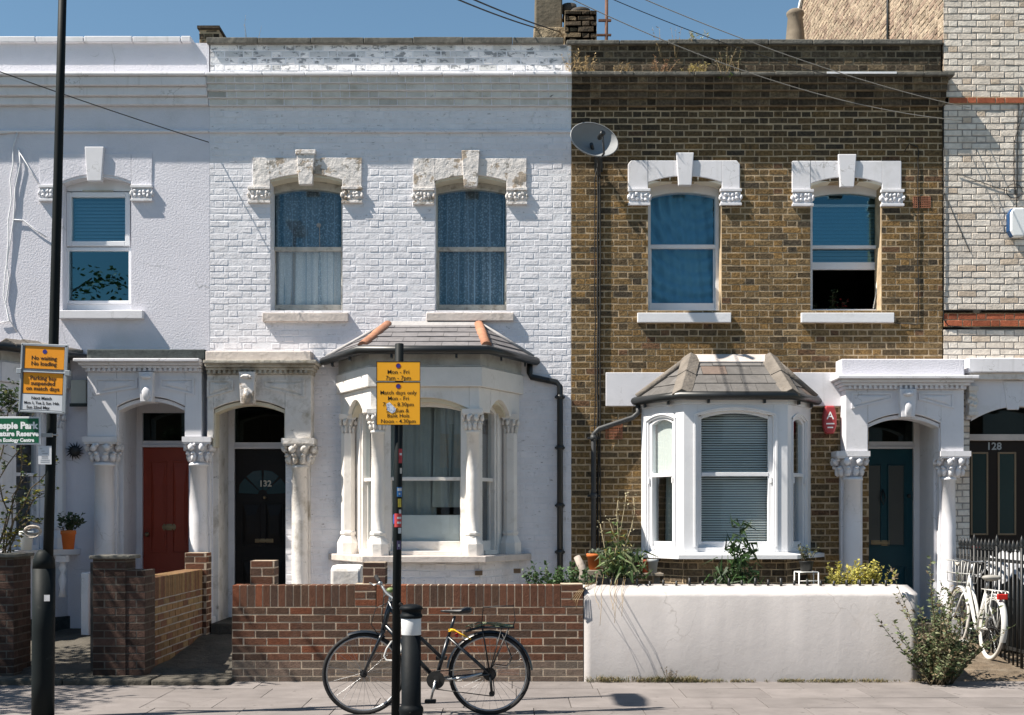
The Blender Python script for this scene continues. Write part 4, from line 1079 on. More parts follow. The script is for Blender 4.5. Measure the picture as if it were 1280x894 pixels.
# --- rendered house's own bay, mostly behind the lamp post signs
B, P, zs, ze = tall_bay(H_L, -5.41, .06, SMOOTHW, SMOOTHW, False)
mb = MB(); solid(mb, P, -.01, .1, zs-.076); mb.build('bay_plinth', SMOOTHW, B)
mb = MB(); solid(mb, P, .015, .1, .42); mb.build('dark_base', LEAD, B)
T1, T2 = Vector((P[0][0]+.35, YH-.01, ze+.27)), Vector((P[3][0]-.35, YH-.01, ze+.27))
bay_roof(B, P, .15, ze+.18, T1, T2, HIPSTONE, 3, .30, lambda r: jit((.10, .10, .11), .1, r), .06, (.06, .97), True, 5, .03)
for px_ in (71,):
    mb = MB(); cx = X(px_, YH-.55); 
    pts = [(.035, zs-.076), (.05, zs-.12), (.025, zs-.17), (.045, zs-.22), (.02, zs-.28), (.05, zs-.36), (.03, zs-.46), (.045, zs-.56)]
    mb.lathe(list(reversed(pts)), cx, YH-.36, 10); mb.box(cx-.06, cx+.06, YH-.42, YH-.3, zs-.15, zs-.076); mb.build('sill_bracket', SMOOTHW, B)
# --- brown house's timber bay
P = [(1.55, YH), (1.97, YH-.68), (3.165, YH-.68), (3.585, YH)]
zs, zt = 1.205, 2.905
mb = MB(); solid(mb, P, -.01, zt-.02, zt+.10); ring(mb, P, .012, -.1, zt+.0, zt+.06)
B = mb.build('bay_window', PAINT, H_B, bevel=.005)
mb = MB(); solid(mb, P, .03, zt+.061, zt+.12); mb.build('fascia', PAINT, B, bevel=.004)
faces = []
for i, (a, b) in enumerate(zip(P, P[1:])):
    T, L = face_T(a, b)
    gu0, gu1 = (L/2-.385, L/2+.385) if i == 1 else (L/2-.215, L/2+.165) if i == 0 else (L/2-.17, L/2+.17)
    rise = .065 if i == 1 else .05; zg = 2.74 if i == 1 else 2.70
    mb = MB(); mb.T = T
    # wide flat frame, arched opening
    o0, o1 = gu0-.05, gu1+.05
    mb.box(0, o0, 0, .12, zs, zt-.001); mb.box(o1, L, 0, .12, zs, zt-.001); spandrel(mb, o0, o1, zg+.03, rise, zt-.001, 0, .12)
    mb.box(o0, o1, 0.02, .12, zs, zs+.05)
    fr = mb.build('bay_frame', PAINT, B, bevel=.004); mb = MB(); mb.T = T
    arcband(mb, o0-.045, o1+.045, zg+.055, rise+.02, .022, -.014, .004); mb.box(o0-.045, o0-.022, -.014, .004, zs+.06, zg+.04); mb.box(o1+.022, o1+.045, -.014, .004, zs+.06, zg+.04)
    mb.build('frame_moulding', PAINT, B, bevel=.003); mb = MB(); mb.T = T
    zm = 2.10; T0 = T
    if i != 1: T = (lambda p, T0=T0: T0((p[0], p[1]-.04, p[2]))); mb.T = T
    mb.box(o0, gu0, .06, .13, zs+.05, zg+.03); mb.box(gu1, o1, .06, .13, zs+.05, zg+.03); spandrel(mb, gu0, gu1, zg, rise, zg+rise+.06, .06, .13)
    mb.box(gu0, gu1, .055, .1, zm-.022, zm+.022); mb.box(gu0, gu1, .085, .13, zs+.05, 1.325 if i == 1 else 1.32)
    mb.T = None; w = mb.build('window', PAINT, B, bevel=.004)
    mb = MB(); mb.T = T; arcpane(mb, gu0, gu1, zm, zg, rise, .085); mb.poly([(gu0, .11, 1.3), (gu1, .11, 1.3), (gu1, .11, zm), (gu0, .11, zm)]); mb.T = None
    mb.build('pane', GLASSLO, B, fix=False)
    mb = MB(); mb.T = T
    if i == 1: blind(mb, gu0-.03, gu1+.03, 1.3, 2.83, .17, .028, .75); mb.build('blind', BLINDW, B, fix=False)
    elif i == 0: mb.poly([(gu0-.05, .135, zm-.02), (gu1+.05, .135, zm-.02), (gu1+.05, .135, 2.85), (gu0-.05, .135, 2.85)]); mb.build('roller_blind', BLINDW, B, fix=False); mb = MB(); mb.T = T; wavy(mb, gu0-.05, gu1+.05, 1.2, zm, .3, .02, 16, 7); mb.build('curtain', GREYCURT, B, fix=False)
    else: wavy(mb, gu0-.05, gu1+.05, 1.2, 2.85, .24, .02, 16, 8); mb.build('curtain', GREYCURT, B, fix=False)
    mb = MB(); mb.T = T
    for q in ((o0+.005), (o1-.03)): mb.box(q, q+.022, .03, .06, zm-.10, zm-.03)
    mb.T = None; mb.build('sash_horn', PAINT, B, bevel=.004)
mb = MB(); A = offset_poly(P, .14); 
A0 = offset_poly(P, -.1)
b_ = mb.vs([(p[0], p[1], zs-.075) for p in A]+[(p[0], p[1], zs-.03) for p in A]+[(p[0], p[1], zs+.012) for p in A0])
for i in range(3): mb.fc((b_+i, b_+i+1, b_+i+5, b_+i+4)); mb.fc((b_+4+i, b_+5+i, b_+9+i, b_+8+i))
mb.fc((b_, b_+1, b_+2, b_+3)); mb.build('bay_sill', PAINT, B, fix=True)
mb = MB()
for i, (a, b) in enumerate(zip(P, P[1:])):
    T, L = face_T(a, b); mb.T = T; bricks(mb, 0, L, .1, zs-.076, .03, [], pal_dark, rec=.008, seed=90+i)
mb.T = None; mb.build('bay_plinth', [BRICK, MORT_BROWN], B, fix=False)
T1, T2 = Vector((X(864), YH-.01, Z(448))), Vector((X(961), YH-.01, Z(448)))
def slc(r):
    return jit((.17, .13, .11), .1, r) if r.random() < .10 else jit((.125, .119, .115), .18, r)
R_, E3, g3 = bay_roof(B, P, .045, zt+.125, T1, T2, HIPSTONE, 4, .29, slc, .07, (-.02, 1.0), True, 4, .045)
g = g3[0]
mb = MB(); xp = X(742, YH-.08)
mb.tube([g+Vector((.05, -.02, -.02)), g+Vector((.05, -.03, -.14)), g+Vector((-.02, -.03, -.2)), Vector((xp+.06, YH-.08, Z(537, YH))), Vector((xp, YH-.08, Z(543, YH))), Vector((xp, YH-.08, .2))], .031, 12)
for yy in (548, 620): z = Z(yy); mb.tube([(xp, YH-.08, z-.03), (xp, YH-.08, z+.03)], .04, 12); mb.box(xp-.07, xp+.07, YH-.07, YH+.005, z-.012, z+.012)
mb.build('drainpipe', GREYPIPE, H_B)
# ---------------------------------------------------------------- chimneys, fittings
mb = MB()
yc = 17.6
mb.box(X(669, yc), X(703, yc), yc, yc+.6, 7.0, Z(-14, yc)); ch = mb.build('chimney', CONC, H_W, bevel=.02, label='grey rendered chimney stack')
mb = MB(); mb.box(X(667, yc), X(708, yc), yc-.05, yc+.65, 7.0, Z(35, yc)); mb.build('chimney_base', M('rubble', (.30, .24, .16), .95, var=(9, .5), dirt=((.10, .08, .06), 8, .5, .65, .7), bump=[(14, .05)]), ch, bevel=.02)
mb = MB(); yb = 17.4
bricks(mb, X(706, yb), X(746, yb), 7.0, Z(13, yb), yb, [], pal_dark, rec=.012, jw=.012, jc=.006, seed=55, joint=.016)
mb.mat = 1; mb.box(X(706, yb)+.005, X(746, yb)-.005, yb+.012, yb+.6, 7.0, Z(13, yb)-.005)
ch = mb.build('chimney', [BRICK, MORT_BROWN], H_B, fix=False, label='ragged soot-black brick chimney stack')
mb = MB(); mb.lathe([(.14, Z(14, yb)), (.13, Z(9, yb)), (.14, Z(8, yb)), (.13, Z(4, yb)), (.08, Z(2, yb))], X(727, yb), yb+.25, 14); mb.lathe([(.10, Z(14, yb)), (.09, Z(5, yb)), (.11, Z(3, yb)), (.10, Z(-6, yb))], X(713, yb), yb+.35, 12); mb.build('chimney_pots', M('sooty_pot', (.05, .045, .04), .9, bump=[(20, .01)]), ch)
mb = MB(); mb.box(X(705, yb), X(722, yb), yb+.05, yb+.5, Z(12, yb), Z(-10, yb)); mb.build('chimney_stub', [BRICK], ch) if False else None
mb = MB(); ya = 17.3
mb.tube([(X(757.5, ya), ya, 7.0), (X(758.5, ya), ya, Z(-40, ya))], .022, 8)
mb.box(X(748, ya), X(764, ya), ya-.02, ya+.02, Z(27, ya), Z(24.5, ya)); mb.box(X(746, ya), X(764, ya), ya-.02, ya+.02, Z(45, ya), Z(43, ya))
o = mb.build('aerial_mast', M('rusty_iron', (.16, .085, .06), .9, var=(14, .4)), None, loc=(X(758, ya), ya, 7.0)); tag(o, 'rusty aerial mast clamped beside the sooty brick chimney', 'aerial')
mb = MB(); yb = 16.4
bricks(mb, X(249, yb), X(274, yb), 6.95, Z(37, yb), yb, [], pal_dark, rec=.01, jw=.01, seed=56); mb.mat = 1; mb.box(X(249, yb)+.004, X(274, yb)-.004, yb+.012, yb+.5, 6.95, Z(37, yb)-.003)
mb.mat = 0; mb.col = (.07, .055, .04); mb.box(X(247, yb), X(275, yb), yb-.03, yb+.5, Z(36.5, yb), Z(33, yb))
mb.build('party_wall_stub', [BRICK, MORT_BROWN], H_W, fix=False)
yb = 18.5
mb = MB(); mb.lathe([(.135, 7.0), (.135, Z(50, yb)), (.125, Z(42, yb)), (.105, Z(22, yb)), (.12, Z(20, yb)), (.125, Z(16, yb)), (.09, Z(13, yb))], X(994, yb), yb, 16); mb.col = (1, 1, 1)
mb.build('chimney_pot', M('buff_pot', (.20, .165, .125), .9, var=(6, .3), dirt=((.12, .1, .08), 6, .55, .7, .6)), H_B)

# satellite dish
yd_ = YH-.42
dc = PT(743, 174.5, yd_)
D = thing('satellite_dish', (dc.x, YH, dc.z-.2), 'grey satellite dish high on the brown brick wall by the white house', 'satellite dish')
nrm = Vector((.40, -.81, .40)).normalized(); ux = Vector((nrm.y, -nrm.x, 0)).normalized()*-1; uy = nrm.cross(ux).normalized()
if uy.z < 0: uy = -uy
ux, uy = ux*math.cos(.21)+uy*math.sin(.21), uy*math.cos(.21)-ux*math.sin(.21)
mb = MB(); mb.sm = True
n, m_ = 32, 6; rings = []
for i in range(m_+1):
    r = i/m_
    pts = [dc+ux*(.318*r*math.cos(2*math.pi*j/n))+uy*(.238*r*math.sin(2*math.pi*j/n))-nrm*(.15*(1-r*r)) for j in range(n)]
    rings.append(mb.vs(pts))
for a, b in zip(rings, rings[1:]):
    for j in range(n): q = (j+1) % n; mb.fc((a+j, a+q, b+q, b+j))
mb.tube([dc+ux*(.320*math.cos(2*math.pi*j/n))+uy*(.240*math.sin(2*math.pi*j/n)) for j in range(n)], .008, 6, closed=True)
mb.build('dish', DISHM, D, fix=False)
mb = MB(); low = dc-uy*.235; tip = dc+nrm*.20-uy*.07-ux*.03
mb.tube([low-nrm*.05, low+nrm*.05, tip], .012, 8); mb.build('feed_arm', GREYPIPE, D)
mb = MB(); mb.tube([tip-nrm*.06, tip+nrm*.02], .03, 10); mb.blob(tip-nrm*.07, .032, 10, 6, 0); mb.build('receiver', BLACKP, D)
mb = MB(); bk = dc-nrm*.08; wl = Vector((X(748), YH, Z(205))); mb.tube([bk, bk+Vector((.03, .12, -.06)), wl+Vector((0, -.12, 0)), wl+Vector((0, -.12, -.18))], .022, 8); mb.box(wl.x-.05, wl.x+.05, YH-.02, YH+.0, wl.z-.1, wl.z+.1); mb.tube([wl+Vector((0, -.12, -.05)), wl+Vector((0, 0, -.05))], .018, 8); mb.build('bracket', BLACKP, D)
mb = MB()
for k, x0 in enumerate((743.5, 747, 750)):
    path = [Vector((X(747), YH-.06, Z(206)))]
    for yy in range(225, 690, 22): path.append(Vector((X(x0+R.uniform(-.7, .7)), YH-.02-.006*k, Z(yy))))
    mb.tube(path, [.007, .011, .009][k], 5)
o = mb.build('aerial_cable', CABLE, None, loc=(X(747), YH, .3)); tag(o, 'dark cables dropping down the brown brick from the satellite dish', 'cable')
mb = MB(); path = [(X(1130), YH-.015, Z(190)), (X(1136), YH-.015, Z(180)), (X(1146), YH-.015, Z(184))]
for yy in range(190, 410, 12): path.append((X(1147.5+R.uniform(-1, 1)+(-.5 if yy > 330 else 0)), YH-.015, Z(yy)))
path.append((X(1118), YH-.015, Z(404)))
mb.tube(path, .006, 5); o = mb.build('wall_cable', CABLE, None, loc=(X(1147), YH, Z(410))); tag(o, 'thin black cable down the brown brick right of the half-open window', 'cable')
mb = MB()
mb.tube([(X(x+R.uniform(-.8, .8)), YH-.02, Z(y)) for x, y in ((22, 166), (17, 185), (18, 205), (14, 225), (15, 250), (12, 275), (12, 300), (9, 330), (12, 350), (8, 380), (12, 402), (0, 404))], .008, 5)
mb.tube([(X(x+R.uniform(-.8, .8)), YH-.02, Z(y)) for x, y in ((24, 186), (27, 205), (20, 235), (17, 275), (14, 300), (8, 340), (5, 370), (12, 400), (22, 415))], .007, 5)
mb.tube([(X(x), YH-.02, Z(y)) for x, y in ((18, 275), (30, 276), (45, 288), (59, 297))], .007, 5)
mb.tube([(X(x), YH-.02, Z(y)) for x, y in ((22, 186), (40, 215), (50, 232))], .006, 5)
mb.tube([(X(x), YH-.02, Z(y)) for x, y in ((-20, 168), (5, 167), (22, 165), (70, 165.5))], .010, 5)
o = mb.build('wall_cable', M('painted_cable', (.66, .67, .69), .6), None, loc=(X(12), YH, Z(410))); tag(o, 'tangle of white-painted cables on the rough white wall left of the lamp post', 'cable')
# alarm boxes
def alarm(px0, px1, py0, py1, Y, mat, name_lab, pts, depth=.09, side=None):
    x0, x1, z0, z1 = X(px0, Y), X(px1, Y), Z(py1, Y), Z(py0, Y)
    T = thing('alarm_box', ((x0+x1)/2, Y, z0), name_lab, 'alarm box')
    mb = MB(); mb.prism([(lerp(x0, x1, a), lerp(z0, z1, b)) for a, b in pts], Y-depth, Y-.0)
    mb.build('cover', mat, T, bevel=.02)
    if side: mb = MB(); mb.prism([(lerp(x0, x1, a)-.015, lerp(z0+.004, z1-.004, b)) for a, b in pts], Y-depth*.8, Y-.001); mb.build('backing', side, T, bevel=.01)
    return T, x0, x1, z0, z1
T_, x0, x1, z0, z1 = alarm(1027, 1044, 508, 543, YH, ALRED, 'red coffin-shaped alarm box with a white letter A', [(.2, 0), (.8, 0), (1, .3), (1, .62), (.85, 1), (.15, 1), (0, .62), (0, .3)])
mb = MB(); text_mb(mb, 'A', (x0+x1)/2, YH-.0935, lerp(z0, z1, .52), .13, bold=.001); yq = lerp(z0, z1, .42)
for k, w_ in ((0, .42), (1, .3)): mb.box(lerp(x0, x1, .5-w_/2*1.4), lerp(x0, x1, .5+w_/2*1.4), YH-.0935, YH-.092, yq-.028-k*.045, yq-.012-k*.045)
mb.build('lettering', WHT, T_, fix=False)
alarm(1259, 1279, 262, 298, YR, ALWHT, 'white alarm box with a blue side on the pale brick wall', [(.2, 0), (.85, 0), (1, .2), (1, .8), (.85, 1), (.2, 1), (0, .8), (0, .2)], .11, ALBLU)
mb = MB()
mb.tube([(X(1272), YR-.01, Z(105)), (X(1270.5), YR-.01, Z(150)), (X(1270), YR-.012, Z(220)), (X(1269), YR-.012, Z(262))], .006, 5)
mb.tube([(X(1280), YR-.01, Z(130)), (X(1266), YR-.01, Z(180)), (X(1266), YR-.012, Z(225)), (X(1268), YR-.012, Z(245))], .006, 5)
mb.tube([(X(1266+10*math.cos(a*.5)), YR-.015, Z(240+9*math.sin(a*.5))) for a in range(14)], .005, 5)
mb.tube([(X(1195), YR-.01, Z(218)), (X(1245), YR-.01, Z(236)), (X(1262), YR-.01, Z(241))], .004, 5)
mb.tube([(X(1178), YR-.01, Z(240)), (X(1195), YR-.01, Z(280)), (X(1211), YR-.01, Z(316))], .004, 5)
mb.tube([(X(1177.5), YR-.012, Z(104)), (X(1178.5), YR-.012, Z(250)), (X(1178), YR-.012, Z(400)), (X(1184), YR-.012, Z(408)), (X(1215), YR-.012, Z(411)), (X(1280), YR-.012, Z(411))], .006, 5)
o = mb.build('wall_cable', CABLE, None, loc=(X(1268), YR, Z(262))); tag(o, 'loose black wires on the pale brick above and around the white alarm box', 'cable')
# meter box
mb = MB(); mb.box(X(89, YH-.1), X(108, YH-.1), YH-.12, YH, Z(505, YH-.1), Z(475, YH-.1)); o = mb.build('meter_box', M('grey_meter_plastic', (.42, .44, .41), .6), None, bevel=.006, loc=(X(98), YH, Z(505))); tag(o, 'white meter box on the shaded wall above the sun ornament', 'meter box')
mb2 = MB(); mb2.box(X(88, YH-.1), X(109, YH-.1), YH-.13, YH-.1, Z(508.5, YH-.1), Z(504.5, YH-.1)); mb2.build('shelf_edge', LEAD, o)
# metal sun ornament
sc_ = PT(93.5, 564, YH-.04); S_ = thing('sun_ornament', (sc_.x, YH, sc_.z), 'dark metal sun-shaped wall ornament with a face disc and rays', 'wall ornament')
mb = MB(); mb.lathe([(.065, -.012), (.06, 0), (.03, .012), (.004, .016)], 0, 0, 16)
mb.v = [(sc_.x+v[0], sc_.y-v[2]-.01, sc_.z+v[1]) for v in mb.v]; mb.build('disc', IRON, S_)
mb = MB()
for k in range(16):
    a = 2*math.pi*k/16; L = .125 if k % 2 else .105; q = a+.16
    p = [Vector((math.cos(a+s_), 0, math.sin(a+s_))) for s_ in (-.17, .17)]
    b = mb.vs([sc_+p[0]*.06, sc_+p[1]*.06, sc_+Vector((math.cos(q), 0, math.sin(q)))*L, sc_+p[0]*.06+Vector((0, -.014, 0)), sc_+p[1]*.06+Vector((0, -.014, 0))])
    mb.fc((b, b+1, b+2)); mb.fc((b+3, b+4, b+2)); mb.fc((b, b+3, b+2)); mb.fc((b+1, b+4, b+2)); mb.fc((b, b+1, b+4, b+3))
mb.build('rays', IRON, S_)

# overhead cables
def span(name, label, a, b, sag, r, mat, n=24):
    a, b = Vector(a), Vector(b); mb = MB()
    mb.tube([a.lerp(b, i/n)-Vector((0, 0, sag*4*(i/n)*(1-i/n))) for i in range(n+1)], r, 5)
    o = mb.build(name, mat, None, loc=tuple(b)); tag(o, label, 'cable')
span('overhead_cable', 'thin black cable from the upper left corner to the white rendered wall', PT(-60, 68, 13.2), PT(261, 178, YH-.02), .02, .006, CABLE)
span('overhead_cable', 'upper of two black cables reaching the grey chimney against the sky', PT(540, -24, 12), PT(700, 40, 17.55), .03, .009, CABLE)
span('overhead_cable', 'lower of two black cables reaching the grey chimney against the sky', PT(515, -26, 12), PT(670, 35, 17.55), .03, .009, CABLE)
span('overhead_cable', 'long cable from the top edge across the sky to the single red band', PT(770, -16, 11.5), PT(1212, 135, YR-.02), .10, .0045, CABLEW)
span('overhead_cable', 'pale cable crossing the brown parapet and sagging to the pale house', PT(680, -18, 11.5), PT(1204, 151, YR-.02), .22, .0045, CABLEW)
span('overhead_cable', 'faint third cable across the sky between chimney and pot', PT(700, -30, 11.5), PT(1177, 122, YR-.05), .16, .004, CABLE)
# ---------------------------------------------------------------- ground
mb = MB(); mb.box(-90, 90, -60, 120, -.40, -.14); tag(mb.build('ground', EARTH), kind='structure')
mb = MB(); mb.box(-60, 60, 2.6, 9.0, -.139, -.115); tag(mb.build('road', ASPH), kind='structure')
mb = MB(); x = -24
while x < 24: mb.box(x+.004, x+.91, 9.0, 9.14, -.138, 0.0); x += .914
tag(mb.build('kerb', M('granite_kerb', (.30, .29, .28), .85, var=(12, .3), bump=[(40, .004)]), bevel=.012), kind='structure')
mb = MB(); mb.box(-24, 24, 9.14, YG+.05, -.137, -.008); mb.mat = 1
rp = random.Random(5); rows = [9.142, 9.75, 10.36, 10.97, 11.58, 12.19, YG+.03]
mats = [JOINT, PAVE]
for i in range(len(rows)-1):
    x = -12+rp.uniform(0, .5)+(.38 if i % 2 else 0)
    while x < 12:
        L = rp.choice((.76, .76, .91, .61)); g = .004
        c = jit((.195, .176, .169), .10, rp); mb.col = c
        a, b, y0, y1 = x+g, x+L-g, rows[i]+g, rows[i+1]-g; t = [rp.uniform(-.002, .002) for _ in range(4)]
        v = mb.vs([(a, y0, t[0]), (b, y0, t[1]), (b, y1, t[2]), (a, y1, t[3]), (a, y0, -.007), (b, y0, -.007), (b, y1, -.007), (a, y1, -.007)])
        for q in ((0, 1, 2, 3), (4, 5, 1, 0), (5, 6, 2, 1), (6, 7, 3, 2), (7, 4, 0, 3)): mb.fc([v+k for k in q])
        x += L
tag(mb.build('pavement', mats, fix=False), kind='structure')
mb = MB(); mb.box(-60, 60, .3, 2.6, -.138, 0.0); tag(mb.build('far_pavement', GPAVE), kind='structure')
# front gardens: sheets rising slightly to the houses
def sheet(name, x0, x1, mat, z0=.05, z1=.26, y0=YG+.05, y1=YH+.1, n=14):
    mb = MB(); r_ = random.Random(name); nx = int((x1-x0)/.15)+1
    def hz(x, y): return lerp(z0, z1, (y-y0)/(y1-y0))+.012*math.sin(x*5.1+y*3)+.01*math.sin(x*13+y*7)
    b = mb.vs([(lerp(x0, x1, i/nx), lerp(y0, y1, j/n), hz(lerp(x0, x1, i/nx), lerp(y0, y1, j/n)) if j else -.02) for j in range(n+1) for i in range(nx+1)])
    mb.sm = True
    for j in range(n):
        for i in range(nx): q = b+j*(nx+1)+i; mb.fc((q, q+1, q+nx+2, q+nx+1))
    tag(mb.build(name, mat, fix=False), kind='structure')
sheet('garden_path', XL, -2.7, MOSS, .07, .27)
sheet('garden_paving', -2.7, .72, GPAVE, .06, .25)
sheet('garden_soil', .72, 3.98, GPAVE, .06, .25)
sheet('earth_path', 3.98, 5.2, EARTH, .02, .28)
sheet('front_yard', 5.2, 8.3, EARTH, .02, .15)
mb = MB(); x = XL
while x < X(285, 12.6): L = R.uniform(.7, 1.0); mb.box(x+.006, x+L, YG-.28, YG+.28, -.02, .055+R.uniform(-.008, .008)); x += L
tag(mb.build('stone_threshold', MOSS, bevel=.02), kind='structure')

# ---------------------------------------------------------------- garden walls
def brick_box(mb, x0, x1, y0, y1, z0, z1, pal, seed, bond='stretcher', sides='fblr', S=.225, top=True, anchor=None, **kw):
    an = z0 if anchor is None else anchor
    k = dict(bond=bond, S=S, course=.075, rec=.0007, jw=.0016, jc=.0015, proudj=True, ch=.0025, v_anchor=an); k.update(kw)
    rec = k['rec']
    if 'f' in sides: mb.T = None; bricks(mb, x0, x1, z0, z1, y0, [], pal, seed=seed, **k)
    if 'b' in sides: mb.T = lambda p: (x1+x0-p[0], 2*0+y1-p[1], p[2]); bricks(mb, x0, x1, z0, z1, 0, [], pal, seed=seed+1, **k)
    if 'l' in sides: mb.T = lambda p: (x0+p[1], y0+y1-p[0], p[2]); bricks(mb, y0, y1, z0, z1, 0, [], pal, seed=seed+2, **k)
    if 'r' in sides: mb.T = lambda p: (x1-p[1], p[0], p[2]); bricks(mb, y0, y1, z0, z1, 0, [], pal, seed=seed+3, **k)
    mb.T = None
    if top: mb.mat = 1; mb.poly([(x0+rec, y0+rec, z1-.002), (x1-rec, y0+rec, z1-.002), (x1-rec, y1-rec, z1-.002), (x0+rec, y1-rec, z1-.002)])
def soldiers(mb, x0, x1, y0, y1, z0, z1, pal, rnd, step=.075, skip=None):
    n = round((x1-x0)/step); st = (x1-x0)/n
    for i in range(n):
        a, b = x0+i*st+.005, x0+(i+1)*st-.005
        if skip and skip(a): continue
        mb.mat = 0; mb.col = pal(rnd, 9, a, .5, True); e = .004; j = rnd.uniform(-.0015, .0005)
        v = mb.vs([(a, y0+j, z0), (b, y0+j, z0), (b, y0+j, z1-e), (a, y0+j, z1-e), (a+e, y0+e, z1), (b-e, y0+e, z1), (b-e, y1-e, z1), (a+e, y1-e, z1), (a, y1, z0), (b, y1, z0), (b, y1, z1-e), (a, y1, z1-e)])
        for q in ((0, 1, 2, 3), (3, 2, 5, 4), (4, 5, 6, 7), (7, 6, 10, 11), (9, 8, 11, 10), (0, 3, 11, 8), (3, 4, 7, 11), (1, 9, 10, 2), (2, 10, 6, 5)): mb.fc([v+k for k in q])
    mb.mat = 1; mb.box(x0+.004, x1-.004, y0+.002, y1-.002, z0-.004, z1-.003)
# red wall of the white brick house
xw0, xw1 = X(290, YG), X(729, YG)
W = thing('garden_wall', ((xw0+xw1)/2, YG+.1, 0), 'low dark red brick garden wall with upright bricks along its top', 'garden wall')
ztop = Z(731.5, YG); zs_ = ztop-.215
mb = MB(); brick_box(mb, xw0, xw1, YG, YG+.215, 0, zs_, pal_garden, 101, anchor=zs_-.075*12)
mb.build('wall_body', [BRICK_R, MORT_RED], W, fix=False)
mb = MB(); blocks = [(X(443, YG), X(470, YG)), (X(701, YG), X(729, YG))]
segs = [(xw0, blocks[0][0]), (blocks[0][1], blocks[1][0])]
for a, b in segs: soldiers(mb, a, b, YG, YG+.215, zs_+.005, ztop, pal_garden, random.Random(3))
for i, (a, b) in enumerate(blocks): brick_box(mb, a+.002, b-.002, YG-.001, YG+.216, zs_+.005, ztop+.012, pal_garden, 110+i*5, course=.0735)
mb.build('soldier_course', [BRICK_R, MORT_RED], W, fix=False)
for k, (pa, pb, pt) in enumerate(((313, 343, 701), (453.5, 481.5, 703))):
    mb = MB(); y = YG+.1
    brick_box(mb, X(pa, y), X(pb, y), y, y+.225, ztop+.0, Z(pt, y), pal_garden if k == 0 else pal_pier, 120+k*7, course=.083)
    mb.build('wall_pier', [BRICK_R, MORT_RED], W, fix=False)
# white wall of the brown house
xa, xb = X(730, YG), X(1147, YG)
W = thing('garden_wall', ((xa+xb)/2, YG+.15, 0), 'low white painted blockwork garden wall with stubs of cut-off railings on top', 'garden wall')
mb = MB(); rw = random.Random(8); n = 46; zf = Z(742, YG)
prof = [(YG+.0, 0), (YG, zf-.03), (YG+.012, zf-.006), (YG+.05, zf+.012), (YG+.34, Z(730.5, YG+.34)), (YG+.36, Z(731, YG+.36)-.02), (YG+.36, 0)]
rows_ = []
for i in range(n+1):
    x = lerp(xa, xb, i/n); rows_.append(mb.vs([(x, p[0]+(rw.uniform(-.0018, .0018) if p[0] > YG+.02 else 0), p[1]+(rw.uniform(-.006, .006) if p[1] > 0 else 0)) for p in prof]))
mb.sm = True
for a, b in zip(rows_, rows_[1:]):
    for j in range(len(prof)-1): mb.fc((a+j, b+j, b+j+1, a+j+1))
mb.sm = False; mb.fc([rows_[0]+j for j in range(len(prof))]); mb.fc([rows_[-1]+j for j in range(len(prof)-1, -1, -1)])
mb.build('wall_body', WALLW, W)
x = X(747, YG+.3); k = 0
while x < xb-.1:
    mb = MB(); mb.tube([(x, YG+.29, .9), (x+R.uniform(-.004, .004), YG+.29, Z(724+R.uniform(-2, 3), YG+.29))], .013, 6); mb.build('iron_stub', IRON, W); x += .131
# brick pier and side wall between the left gardens
def side_wall():
    x0, x1 = X(116, 12.75), X(180.5, 13.0)
    W = thing('garden_wall', (x1-.1, 13.8, .1), 'yellowish brick side wall with dark pier running from the pavement to the porch column', 'garden wall')
    mb = MB(); yp = YG
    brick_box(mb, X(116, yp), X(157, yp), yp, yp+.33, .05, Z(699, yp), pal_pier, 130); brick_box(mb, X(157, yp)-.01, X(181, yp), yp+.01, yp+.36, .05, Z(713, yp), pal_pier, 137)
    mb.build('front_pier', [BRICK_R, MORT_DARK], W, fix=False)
    mb = MB(); mb.box(X(112.5, yp), X(163, yp), yp-.03, yp+.36, Z(699, yp)+.001, Z(694.5, yp)); mb.build('pier_cap', DARKCOPE, W, bevel=.008)
    xr = X(181, yp); zt = Z(722, 13.06)
    mb = MB()
    ya, yb = yp+.36, 15.06
    mb.T = lambda p: (xr-p[1], p[0], p[2]); bricks(mb, ya, yb, .1, zt-.225, 0, [], pal_yellow, bond='stretcher', S=.225, course=.075, seed=140, v_anchor=zt-.225, rec=.005)
    mb.T = lambda p: (xr-.215+p[1], ya+yb-p[0], p[2]); bricks(mb, ya, yb, .1, zt-.225, 0, [], pal_yellow, bond='stretcher', S=.225, course=.075, seed=141, v_anchor=zt-.225, rec=.005)
    mb.T = None; mb.build('wall_body', [BRICK_R, MORT_GREY], W, fix=False)
    mb = MB(); mb.T = lambda p: (xr-p[1], p[0], p[2]); soldiers(mb, ya, yb, 0, .215, zt-.22, zt, pal_yellow, random.Random(4)); mb.T = None
    mb.build('soldier_course', [BRICK_R, MORT_GREY], W, fix=False)
    mb = MB(); yq = 15.06; brick_box(mb, X(231, yq)+.0, X(258, yq), yq, yq+.25, .1, Z(691, yq), pal_garden, 150); mb.build('rear_pier', [BRICK_R, MORT_RED], W, fix=False)
    mb = MB(); mb.box(X(112, yp), X(115.5, yp), yp+.02, yp+.05, .1, Z(703, yp)); mb.build('gate_post', IRON, W)
side_wall()
mb = MB(); yp = YG
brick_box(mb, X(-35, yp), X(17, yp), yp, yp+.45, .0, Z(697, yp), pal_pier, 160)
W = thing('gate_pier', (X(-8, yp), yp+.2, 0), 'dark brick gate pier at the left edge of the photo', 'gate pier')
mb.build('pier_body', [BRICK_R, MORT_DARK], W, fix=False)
mb = MB(); mb.box(X(-38, yp), X(21, yp), yp-.03, yp+.48, Z(697, yp)+.001, Z(692.5, yp)); mb.build('pier_cap', DARKCOPE, W, bevel=.008)
